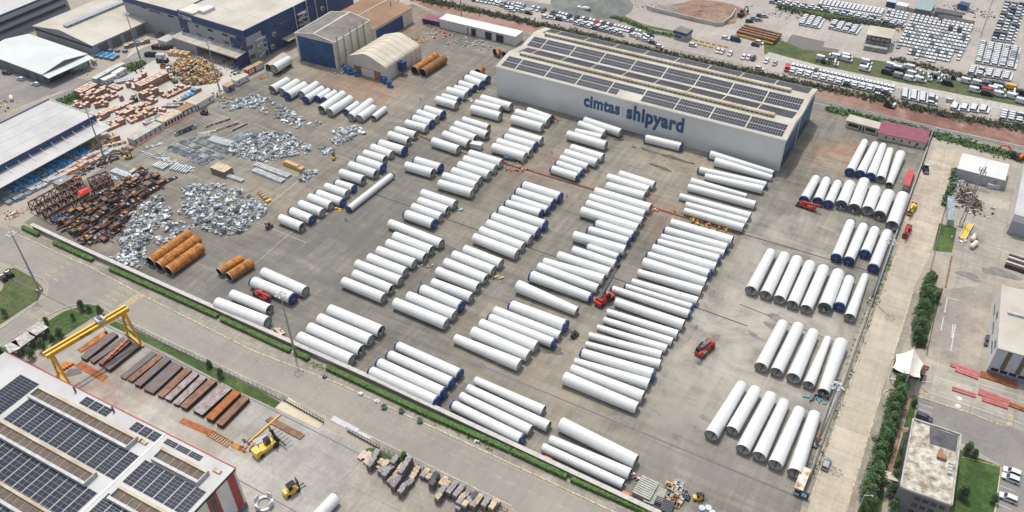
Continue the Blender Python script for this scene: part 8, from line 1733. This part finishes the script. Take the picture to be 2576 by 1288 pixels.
for i, (t_, x, y, k, lab) in enumerate([('02', 840, 545, .75, 'pointed dark tree at the side road corner'), ('02', 1020, 590, .7, 'round tree behind the top of the gantry crane'), ('02', 905, 560, .5, 'bush between the pointed tree and the round tree'), ('02', 740, 640, .5, 'bush in the middle of the side road grass'), ('02', 480, 690, .55, 'bush beside the highest dark container'), ('02', 620, 830, .8, 'bush right of the highest dark container'), ('02', 450, 950, .9, 'big bush right of the middle dark container'), ('02', 330, 1030, .8, 'big bush right of the lowest dark container'), ('02', 540, 880, .7, 'bush between the dark containers and the crane yard'), ('02', 2110, 1120, .55, 'small bush at the fence by the orange girders'), ('02', 2230, 1220, .7, 'pale yellow green bush at the fence by the girders'), ('13', 1500, 790, .75, 'round dark bush at the fence among the brick pallets'), ('02', 60, 610, .6, 'bush at the left edge below the lamp post'), ('02', 10, 985, .6, 'bush at the left edge behind the lowest container')]): tree(t_, x, y, k, lab, i + 1)
# ------------------------------------------------------------------ people
def person_mesh(pose):
    V = [(0, 0, .95), (0, 0, 1.2), (0, 0, 1.42), (0, .02, 1.55), (0, .03, 1.66), (0, .02, 1.74)]; E = [(0, 1), (1, 2), (2, 3), (3, 4), (4, 5)]; Rr = [.15, .14, .16, .06, .10, .08]; st_ = .22 if pose else .06
    for s_ in (-1, 1):
        o = len(V); f = s_ * st_ * (1 if pose else 0); V += [(s_ * .10, 0, .88), (s_ * .11, f * .6 + .03, .5), (s_ * .11, f, .09), (s_ * .12, f + .15, .05)]; E += [(0, o), (o, o + 1), (o + 1, o + 2), (o + 2, o + 3)]; Rr += [.10, .075, .055, .045]
        o = len(V); a = -s_ * st_ * .8; V += [(s_ * .21, 0, 1.40), (s_ * .27, a * .3 - .03, 1.12), (s_ * .26, a + .08, .90), (s_ * .26, a + .12, .80)]; E += [(2, o), (o, o + 1), (o + 1, o + 2), (o + 2, o + 3)]; Rr += [.065, .05, .04, .04]
    me = bpy.data.meshes.new('person_skin'); me.from_pydata(V, E, []); o = bpy.data.objects.new('person_skin', me); C.objects.link(o); md = o.modifiers.new('skin', 'SKIN'); sv = me.skin_vertices[0].data
    for i, r_ in enumerate(Rr): sv[i].radius = (r_, r_ * (.75 if i in (0, 1, 2) else 1)); sv[i].use_root = i == 0
    o.modifiers.new('sub', 'SUBSURF').levels = 1; dg = bpy.context.evaluated_depsgraph_get(); dg.update(); out = bpy.data.meshes.new_from_object(o.evaluated_get(dg)); bpy.data.objects.remove(o); return out
PM = [person_mesh(0), person_mesh(1)]
hat = MB(); hat.tube((0, .02, 1.74), (0, .02, 1.80), .145, .13, M['wht'], 12); hat.tube((0, .02, 1.80), (0, .02, 1.87), .13, .05, M['wht'], 12); hatm = hat.mesh('hard_hat')
def person(t_, x, y, rz, lab, pose, top, leg, helmet=True, z=0):
    me = PM[pose].copy(); me.materials.clear(); [me.materials.append(m) for m in (top, leg, M['skin'])]
    for p in me.polygons: c_ = p.center; p.material_index = 2 if c_.z > 1.52 or (abs(c_.x) > .2 and c_.z < .92) else 1 if c_.z < .95 else 0; p.use_smooth = True
    r = bpy.data.objects.new('person', me); C.objects.link(r); r.location = at(t_, x, y, z); r.rotation_euler = (0, 0, rz); tag(r, lab, 'person', 'workers in the yard')
    if helmet: h_ = bpy.data.objects.new('hard_hat', hatm); C.objects.link(h_); h_.parent = r
for a in [('21', 402, 262, .5, 'worker in dark clothes with white helmet left of the group of four', 1, M['work'], M['work']), ('21', 555, 697, 2, 'worker in dark clothes walking right of the blue capped group of nine', 1, M['work'], M['work'], False), ('21', 97, 375, 1, 'worker by the blue trailer, left of the pair', 0, M['work'], M['work']), ('21', 112, 378, 2, 'worker by the blue trailer, right of the pair', 0, M['hivis'], M['work']), ('11', 902, 935, 3, 'worker near the long lying section, left of the pair', 0, M['work'], M['work']), ('11', 918, 935, 2, 'worker near the long lying section, right of the pair', 0, M['hivis'], M['work']), ('22', 2025, 365, 1, 'worker in pale clothes right of the long right hand row', 1, M['hivis'], M['hivis']), ('22', 1852, 722, 2, 'worker with dark trousers below the one in pale clothes', 0, M['hivis'], M['work']), ('10', 125, 765, 1, 'worker in dark clothes in front of the trailer mounted section', 1, M['work'], M['work']), ('10', 1655, 1014, 0, 'worker walking alone right of the upper left row', 1, M['work'], M['work'], False)]:
    person(*a)
person('12', 1658, 275, 1, 'worker standing behind a blue capped section of the middle group', 0, M['hivis'], M['work'], True, 0)
# ------------------------------------------------------------------ small things on the yard
R = rng(71)
def pile(name, lab, cat, t_, x, y, n, rad, ms, seed=0):
    R_ = rng(seed + n + int(x)); b = MB()
    for _ in range(n): b.box(R_.gauss(0, rad), R_.gauss(0, rad * .6), 0, R_.uniform(.3, 1.3), R_.uniform(.2, .7), R_.uniform(.2, .9), R_.choice(ms), R_.uniform(0, 3))
    return tag(b.obj(name, None, at(t_, x, y)), lab, cat, None, 'stuff' if n > 19 else None)
pile('work_gear', 'white sacks and green sheet by the end of the group of four', 'work gear', 'q', 755, 170, 9, 1.2, [M['wht'], M['teal'], M['grey']]); pile('work_gear', 'teal covered gear and hoses at the fifth right row end', 'work gear', 't', 1780, 795, 16, 2.0, [M['teal'], M['teal'], M['black'], M['signblue']]); pile('work_gear', 'blue barrels and gear at the end of the last group', 'work gear', '23', 1215, 950, 9, 1.2, [M['signblue'], M['bluedoor'], M['wht'], M['red']])
pile('scaffold_parts', 'red and grey scaffold parts beside the drain channel', 'scaffold parts', 'p', 1285, 1040, 34, 2.6, [M['red'], M['lgrey'], M['orange'], M['grey']]); pile('work_gear', 'orange crate and tools on the drain channel', 'work gear', 'p', 1435, 1065, 7, .9, [M['orange'], M['rust']]); pile('drain_machinery', 'orange and black machine parts on the drain channel', 'machine parts', 's', 610, 315, 34, 4.0, [M['orange'], M['yel2'], M['black'], M['dark']]); pile('drain_machinery', 'red steel frames beside the drain channel', 'machine parts', 's', 815, 375, 16, 2.2, [M['red'], M['rust'], M['yel2']])
pile('work_gear', 'orange pump and hose at the end of the long middle row', 'work gear', 's', 150, 185, 7, .8, [M['orange'], M['wht']]); pile('pallet_pile', 'yellow wooden pallets behind the small capped sections', 'pallets', 'p', 965, 288, 8, 1.6, [M['wood']]); pile('pallet_pile', 'white pallets at the corner row end', 'pallets', 'p', 880, 375, 7, 1.4, [M['wht'], M['cratet']]); pile('steel_profiles', 'white steel profiles and wood behind the left group of eight', 'profiles', 'q', 420, 740, 14, 2.4, [M['lgrey'], M['galv'], M['wood']]); pile('steel_profiles', 'small frames and yellow stand at the middle group', 'profiles', 'q', 1135, 860, 12, 1.6, [M['galv'], M['yel2']]); pile('red_trolley', 'red trolley at the end of the wall side section', 'trolley', 'p', 1730, 555, 6, 1.0, [M['red'], M['rust']])
pile('pallet_pile', 'pale sacks in front of the grey roof hall corner', 'sacks', '10', 850, 725, 16, 3.0, [M['wht'], M['cratet'], M['lgrey']]); pile('pallet_pile', 'orange boxes stacked right of the tent hall', 'boxes', '10', 1640, 400, 22, 3.0, [M['orange'], M['rusto'], M['wood']]); pile('steel_profiles', 'grey steel bundles in front of the white store', 'profiles', '10', 1870, 355, 42, 5.0, [M['galv2'], M['galv'], M['red'], M['wht']]); pile('steel_profiles', 'pale bundles in rows in front of the white store doors', 'profiles', '10', 2150, 430, 60, 6.5, [M['galv'], M['wood'], M['lgrey'], M['wht']]); pile('steel_profiles', 'coiled cable and scrap left of the white store', 'profiles', '10', 1770, 275, 14, 2.5, [M['grey'], M['galv2'], M['rust']]); pile('steel_profiles', 'pallets right of the store doors beside the rusty ring', 'profiles', '10', 2300, 460, 24, 3.6, [M['galv'], M['lgrey'], M['tarpg']])
pile('yellow_stair', 'yellow access stair lying near the lying section', 'stair', '11', 830, 825, 8, 1.2, [M['yel2'], M['wood']]); pile('junk', 'cages and sacks at the right wall beside the fifth row', 'cages', 't', 1975, 675, 20, 2.0, [M['lgrey'], M['wht'], M['pole']]); pile('junk', 'dark bits beside the lower lamp post at the yard wall', 'scrap', '33', 480, 620, 18, 1.8, [M['dark'], M['grey'], M['rust']])
pile('barrier_set', 'orange barrier in front of the cabins', 'barrier', '10', 50, 792, 4, .6, [M['orange']]); pile('white_wrap', 'white wrapped bags on the crossing pavement, left one', 'bag', '13', 1045, 100, 6, .6, [M['wht']]); pile('white_wrap', 'white wrapped bags on the crossing pavement, middle one', 'bag', '13', 1230, 182, 6, .5, [M['wht']]); pile('white_wrap', 'white bag on the bare strip below the hedge', 'bag', '13', 2213, 578, 5, .4, [M['wht']]); pile('junk', 'blue bag by the pavement gap', 'bag', '12', 690, 1228, 5, .6, [M['bluedoor'], M['black']])
for i, (x, y, lab) in enumerate([(1290, 242, 'green round planter tub on the road edge, left one'), (1465, 280, 'grey tub with plant on the road edge, middle one'), (1650, 380, 'dark tub on the road edge, right one')]):
    r = thing('planter_tub', lab, 'planter', at('13', x, y)); b = MB(); b.tube((0, 0, 0), (0, 0, 1.0), .8, 1.0, mat('tub_green', (.06, .09, .07)), 12); b.obj('tub', r); b = MB(); leaves(b, rng(i), Vector((0, 0, 1.2)), (.7, .7, .5), 60, .2, M['leaf'], .3); b.obj('plant', r)
pl = thing('metal_sheet', 'pale metal road plate lying at the gate', 'road plate', at('13', 890, 400)); b = MB(); P = [p - pl.location for p in TT('13', (745, 365), (785, 318), (1045, 455), (1005, 497))]; b.prism([(p.x, p.y) for p in P], .03, .08, mat('pale_plate', (.42, .42, .44), .5, var=.12)); b.obj('sheet', pl); b = MB(); P = [p - pl.location for p in TT('13', (1010, 505), (1040, 470), (1170, 530), (1140, 555))]; b.prism([(p.x, p.y) for p in P], .03, .07, mat('pale_plate', (.42, .42, .44))); b.obj('small_sheet', pl)
# white ring flange with four plates near the lower forklift
rf = thing('ring_stand', 'white ring with four upright plates by the striped factory wall', 'steel ring', at('13', 85, 1210)); b = MB(); 
n = 28; o_ = [(math.cos(2 * math.pi * i / n) * 2.6, math.sin(2 * math.pi * i / n) * 2.6) for i in range(n)]
for i in range(n): a, c = o_[i], o_[(i + 1) % n]; b.hexa([(a[0] * .72, a[1] * .72, .2), (c[0] * .72, c[1] * .72, .2), (c[0], c[1], .2), (a[0], a[1], .2), (a[0] * .72, a[1] * .72, .6), (c[0] * .72, c[1] * .72, .6), (c[0], c[1], .6), (a[0], a[1], .6)], M['wht'])
b.obj('ring', rf)
for i in range(4): b = MB(); a = i * BX + .1; b.box(math.cos(a) * 2.5, math.sin(a) * 2.5, .6, .3, 1.9, 1.6, M['wht'], a, .8); b.obj('plate', rf)
# yellow barrier blocks by the guard house
for i in range(12):
    x = 1848 + (i // 2) * 61; y = (410 + (i // 2) * 13.5) if i % 2 == 0 else (438 + (i // 2) * 13.5); b = MB(); b.box(0, 0, 0, 2.4, .6, .9, M['yel2'], 0, .8); b.box(0, 0, .3, 2.42, .62, .12, M['wht']); tag(b.obj('barrier_block', None, at('20', x - (30 if i % 2 else 0), y), -.05), f'yellow barrier block, {ORD[i // 2]} from the left in the {"front" if i % 2 else "back"} line', 'barrier', 'yellow barrier blocks by the guard house')
# far heaps and stacks
def mound(lab, t_, x, y, rx, ry, h_, m, seed, name='spoil_heap'):
    R_ = rng(seed); b = MB(); n = 22; rings = [[(math.cos(2 * math.pi * i / n) * rx * k, math.sin(2 * math.pi * i / n) * ry * k, h_ * (1 - k) ** .8 + R_.uniform(-.15, .25) * (k < 1)) for i in range(n)] for k in (1, .8, .6, .4, .2, .02)]
    rings = [[(a + R_.uniform(-.4, .4), c + R_.uniform(-.4, .4), max(z, -.02)) for a, c, z in r_] for r_ in rings]
    for j in range(5): b.add(rings[j] + rings[j + 1], [[i, (i + 1) % n, (i + 1) % n + n, i + n] for i in range(n)], m)
    tag(b.obj(name, None, at(t_, x, y)), lab, 'heap', None)
mound('brown spoil heap inside the pale walled plot', '20', 1900, 150, 22, 12, 2.6, EXCAV, 1); mound('reddish spoil heap behind the brown one', '20', 2050, 90, 20, 12, 3.0, EXCAV, 2); mound('dark spoil heap left of the pale walled plot', '20', 1600, 110, 12, 7, 1.8, BALL, 3); mound('green grey gravel heap at the top centre', '20', 800, 40, 26, 22, 4.5, MATS['green_grey_gravel'], 4)
R = rng(81); b = MB()
for _ in range(220): p = at('31', R.gauss(1985, 42), R.gauss(690, 48)); b.beam(p + Vector((R.uniform(-1.5, 1.5), R.uniform(-1.5, 1.5), R.uniform(0, 2))), p + Vector((R.uniform(-1.5, 1.5), R.uniform(-1.5, 1.5), R.uniform(0, 2))), R.uniform(.1, .7), .12, R.choice((M['rustd'], M['rustd'], M['mill3'], M['galv2'], M['mill'], M['dark'], M['rustd'], M['lgrey'])))
for _ in range(70): p = at('31', R.gauss(1905, 28), R.gauss(570, 28)); b.beam(p + Vector((R.uniform(-1.3, 1.3), R.uniform(-1.3, 1.3), R.uniform(0, 1.6))), p + Vector((R.uniform(-1.3, 1.3), R.uniform(-1.3, 1.3), R.uniform(0, 1.6))), R.uniform(.1, .4), .12, R.choice((M['galv'], M['wht'], M['galv2'])))
for _ in range(50): p = at('31', R.gauss(2100, 30), R.gauss(780, 22)); b.beam(p + Vector((R.uniform(-1.3, 1.3), R.uniform(-1.3, 1.3), R.uniform(0, 1.2))), p + Vector((R.uniform(-1.3, 1.3), R.uniform(-1.3, 1.3), R.uniform(0, 1.2))), R.uniform(.1, .4), .12, R.choice((M['rustd'], M['mill3'], M['dark'])))
tag(b.obj('metal_scrap_heap'), 'tangled heap of rusty and white metal scrap by the white box building', 'scrap heap', None, 'stuff')
pile('scrap_row', 'tangled white scrap poles at the left of the car yard', 'scrap', '30', 130, 150, 46, 8, [M['lgrey'], M['wht'], M['pole'], M['galv2']]); pile('scrap_row', 'white pipe bundles beside the gravel heap', 'profiles', '20', 1140, 45, 26, 6, [M['wht'], M['lgrey']]); pile('scrap_row', 'white profile bundles by the spoil wall', 'profiles', '20', 1430, 72, 22, 4, [M['wht'], M['lgrey']])
pile('scrap_row', 'blue and black machines along the covered rack', 'machines', '30', 1290, 430, 24, 4, [M['bluedoor'], M['dark'], M['tarpb'], M['grey']]); pile('scrap_row', 'dark and yellow machines right of the covered rack', 'machines', '30', 1320, 310, 16, 3, [M['dark'], M['yel2'], M['grey']]); pile('scrap_row', 'grey scaffolding heap in the builders yard', 'scaffold parts', '30', 2050, 120, 60, 7, [M['galv2'], M['dark'], M['tarpg'], M['lgrey']]); pile('scrap_row', 'mixed junk beside the blue shelter', 'scrap', '30', 1900, 80, 30, 5, [M['wht'], M['orange'], M['dark'], M['wood']])
st2 = thing('steel_stack', 'brown steel stack with yellow beam at the centre top', 'steel stack', at('20', 2480, 370), -.1); b = MB(); [b.box(0, y * 1.6, .3 + (y % 2) * .5, 22, 1.3, 2.0, M['mill3']) for y in range(-3, 4)]; b.obj('beam', st2); b = MB(); b.box(0, -6.5, 1.0, 22, .5, .5, M['yel2']); b.obj('yellow_beam', st2)
for i, (x, y, lab) in enumerate([(2235, 600, 'grey metal bin by the white box building wall'), (2285, 605, 'white cooler unit by the white box building wall')]):
    b = MB(); b.box(0, 0, 0, 3.0, 2.0, 1.8, M['galv']); b.box(0, 0, 1.8, 2.6, 1.7, .2, M['wht']); tag(b.obj('metal_bin', None, at('31', x, y)), lab, 'bin')
def tank(t_, x, y, rz, lab): r = thing('storage_tank', lab, 'tank', at(t_, x, y), rz); b = MB(); b.tube((-2, 0, 1.1), (2, 0, 1.1), .9, .9, M['wallcream'], 16); b.tube((-2.4, 0, 1.1), (-2, 0, 1.1), .45, .9, M['wallcream'], 16); b.tube((2, 0, 1.1), (2.4, 0, 1.1), .9, .45, M['wallcream'], 16); b.obj('vessel', r); b = MB(); b.box(-1.2, 0, 0, .3, 1.4, .5, M['grey']); b.box(1.2, 0, 0, .3, 1.4, .5, M['grey']); b.obj('saddle', r)
tank('31', 2065, 1195, 1.25, 'cream tank on the right lot, lower one'); tank('31', 2065, 1120, 1.4, 'cream tank on the right lot, upper short one'); tank('00', 120, 1005, -.5, 'rusty cream cement tank at the left edge'); tank('00', 945, 625, -.2, 'white tank by the open shed')
b = MB()
for s_ in (-1, 1): b.box(s_ * 1.2, 0, .3, .2, 12, .9, M['wht'])
b.box(0, 0, .2, 2.3, 11.5, .3, M['yel2']); tag(b.obj('conveyor', None, at('31', 1990, 1045), -.12), 'white sided yellow conveyor on the right lot', 'conveyor')
for i, (t_, x0, y0, x1, y1, n, m, lab) in enumerate([('32', 1830, 1105, 2120, 1205, 2, 'pinkbar', 'red oxide beam bundle below the stained lot, upper one'), ('32', 1880, 1155, 2110, 1240, 2, 'pinkbar', 'red oxide beam bundle below the stained lot, lower one'), ('32', 2130, 1210, 2500, 1330, 3, 'rusto', 'orange steel bars beside the striped building'), ('33', 1850, 60, 2090, 135, 2, 'pinkbar', 'red oxide beam bundle beside the access road, left one'), ('33', 2110, 100, 2420, 215, 3, 'pinkbar', 'red oxide beam bundle beside the access road, middle one'), ('33', 2420, 215, 2576, 275, 2, 'rusto', 'red steel bundle at the right edge of the access road'), ('33', 2150, 165, 2410, 250, 2, 'pinkbar', 'red oxide beam bundle beside the access road, lower middle one')]):
    a, c = at(t_, x0, y0), at(t_, x1, y1); d = c - a; b = MB(); [b.box(d.length / 2, j * .95, 0, d.length, .8, .5, M[m]) for j in range(n)]; tag(b.obj('beam_bundle', None, a, math.atan2(d.y, d.x)), lab, 'steel beams')
b = MB(); [b.box(0, i * 1.6, 0, 7, 1.2, 2.2, M['rustd'] if i % 2 else M['conc']) for i in range(4)]; b.box(0, 2.4, 2.2, 6, 3, .4, M['orange']); tag(b.obj('machine_bed', None, at('31', 2500, 1030), -.1), 'rusty machine beds at the right edge of the lot', 'machine'); b = MB(); [b.box(0, i * 1.6, 0, 7, 1.1, 1.6, M['lgrey'] if i % 2 else M['rustd']) for i in range(5)]; tag(b.obj('machine_bed', None, at('32', 2480, 140), -.1), 'rusty and silver machine beds above the striped building', 'machine')
pile('machine_row', 'red and grey machine parts along the lot fence', 'machines', '31', 2130, 855, 30, 4.5, [M['rustd'], M['grey'], M['lgrey'], M['wht'], M['rustd']]); pile('tube_bundle', 'white tubular frames on the right lot', 'frames', '31', 1960, 1140, 16, 2.2, [M['wht'], M['lgrey']])
b = MB(); strip(b, [gnd(2394, 645), gnd(2378, 725)], .5, .02, .3, M['mill3']); tag(b.obj('steel_edge_beam'), 'rusty edge beam laid along the right lot joint', 'beam')
# concrete plant bits at the left edge
pile('plant_parts', 'yellow crane parts at the left edge by the side street', 'machine parts', '00', 30, 1060, 20, 3.5, [M['yel2'], M['wallcream'], M['grey'], M['dark']]); pile('plant_parts', 'yellow beams on the grass by the crate yard', 'beams', '00', 800, 925, 12, 2.4, [M['yel2'], M['yellow']]); pile('plant_parts', 'mixed goods in front of the open shed', 'goods', '00', 760, 720, 34, 4.5, [M['grey'], M['wood'], M['dark'], M['galv2'], M['tarpb']]); pile('plant_parts', 'blue compressor and pipes right of the open shed', 'machine', '00', 940, 655, 8, 1.4, [M['tarpb'], M['grey'], M['red']])
pile('plant_parts', 'covered goods under the factory loading canopy', 'goods', '00', 2230, 620, 60, 8, [M['crate'], M['cratet'], M['tarpg'], M['dark']]); pile('plant_parts', 'wooden bundles right of the wood heap', 'bundles', '00', 2370, 735, 26, 3.0, [M['wood'], M['rustd'], M['dark']]); pile('plant_parts', 'pipes and tarpaulins at the factory corner', 'goods', '00', 2440, 690, 24, 3.4, [M['tarpg'], M['walldgrey'], M['tarpb']]); pile('plant_parts', 'brown bundled beams in rows beside the long white cabin', 'beams', '00', 2215, 975, 26, 3.2, [M['rustd'], M['wood'], M['cratet']]); pile('plant_parts', 'junk and white bags at the lower left gate', 'junk', '01', 130, 880, 24, 2.6, [M['wht'], M['lgrey'], M['orange']]); pile('plant_parts', 'dark goods beside the upper dark skips', 'goods', '00', 1560, 320, 26, 4, [M['dark'], M['grey'], M['wht'], M['tarpg']]); pile('plant_parts', 'black bags and tyres behind the white cabins', 'bags', '00', 1360, 710, 26, 3, [M['black'], M['dark'], M['grey']])
b = MB(); b.box(0, 0, 0, 7, 11, 4.0, M['wht']); b.box(0, 0, 4.0, 7.3, 11.4, .15, M['roofw']); tag(b.obj('white_annex', None, at('00', 1725, 440), kw.rz), 'low white annex with flat roof at the factory canopy', 'annex')
# ------------------------------------------------------------------ air
hz_ = MB(); hz_.hexa([(-2700, -1000, -1.05), (1900, -1000, -1.05), (1900, 3300, -1.05), (-2700, 3300, -1.05), (-2700, -1000, 206), (1900, -1000, 206), (1900, 3300, 206), (-2700, 3300, 206)], None)
me = bpy.data.meshes.new('haze'); me.from_pydata(hz_.v, [], hz_.f); hm_ = bpy.data.materials.new('haze_air'); hm_.use_nodes = True; nt = hm_.node_tree; nt.nodes.remove(nt.nodes['Principled BSDF']); pv = nt.nodes.new('ShaderNodeVolumePrincipled'); pv.inputs['Color'].default_value = (.86, .92, 1, 1); pv.inputs['Density'].default_value = HAZE; nt.links.new(pv.outputs[0], nt.nodes['Material Output'].inputs['Volume']); me.materials.append(hm_)
ho = bpy.data.objects.new('haze', me); C.objects.link(ho); ho['kind'] = 'stuff'; tag(ho, 'thin pale air over the whole yard', 'haze')
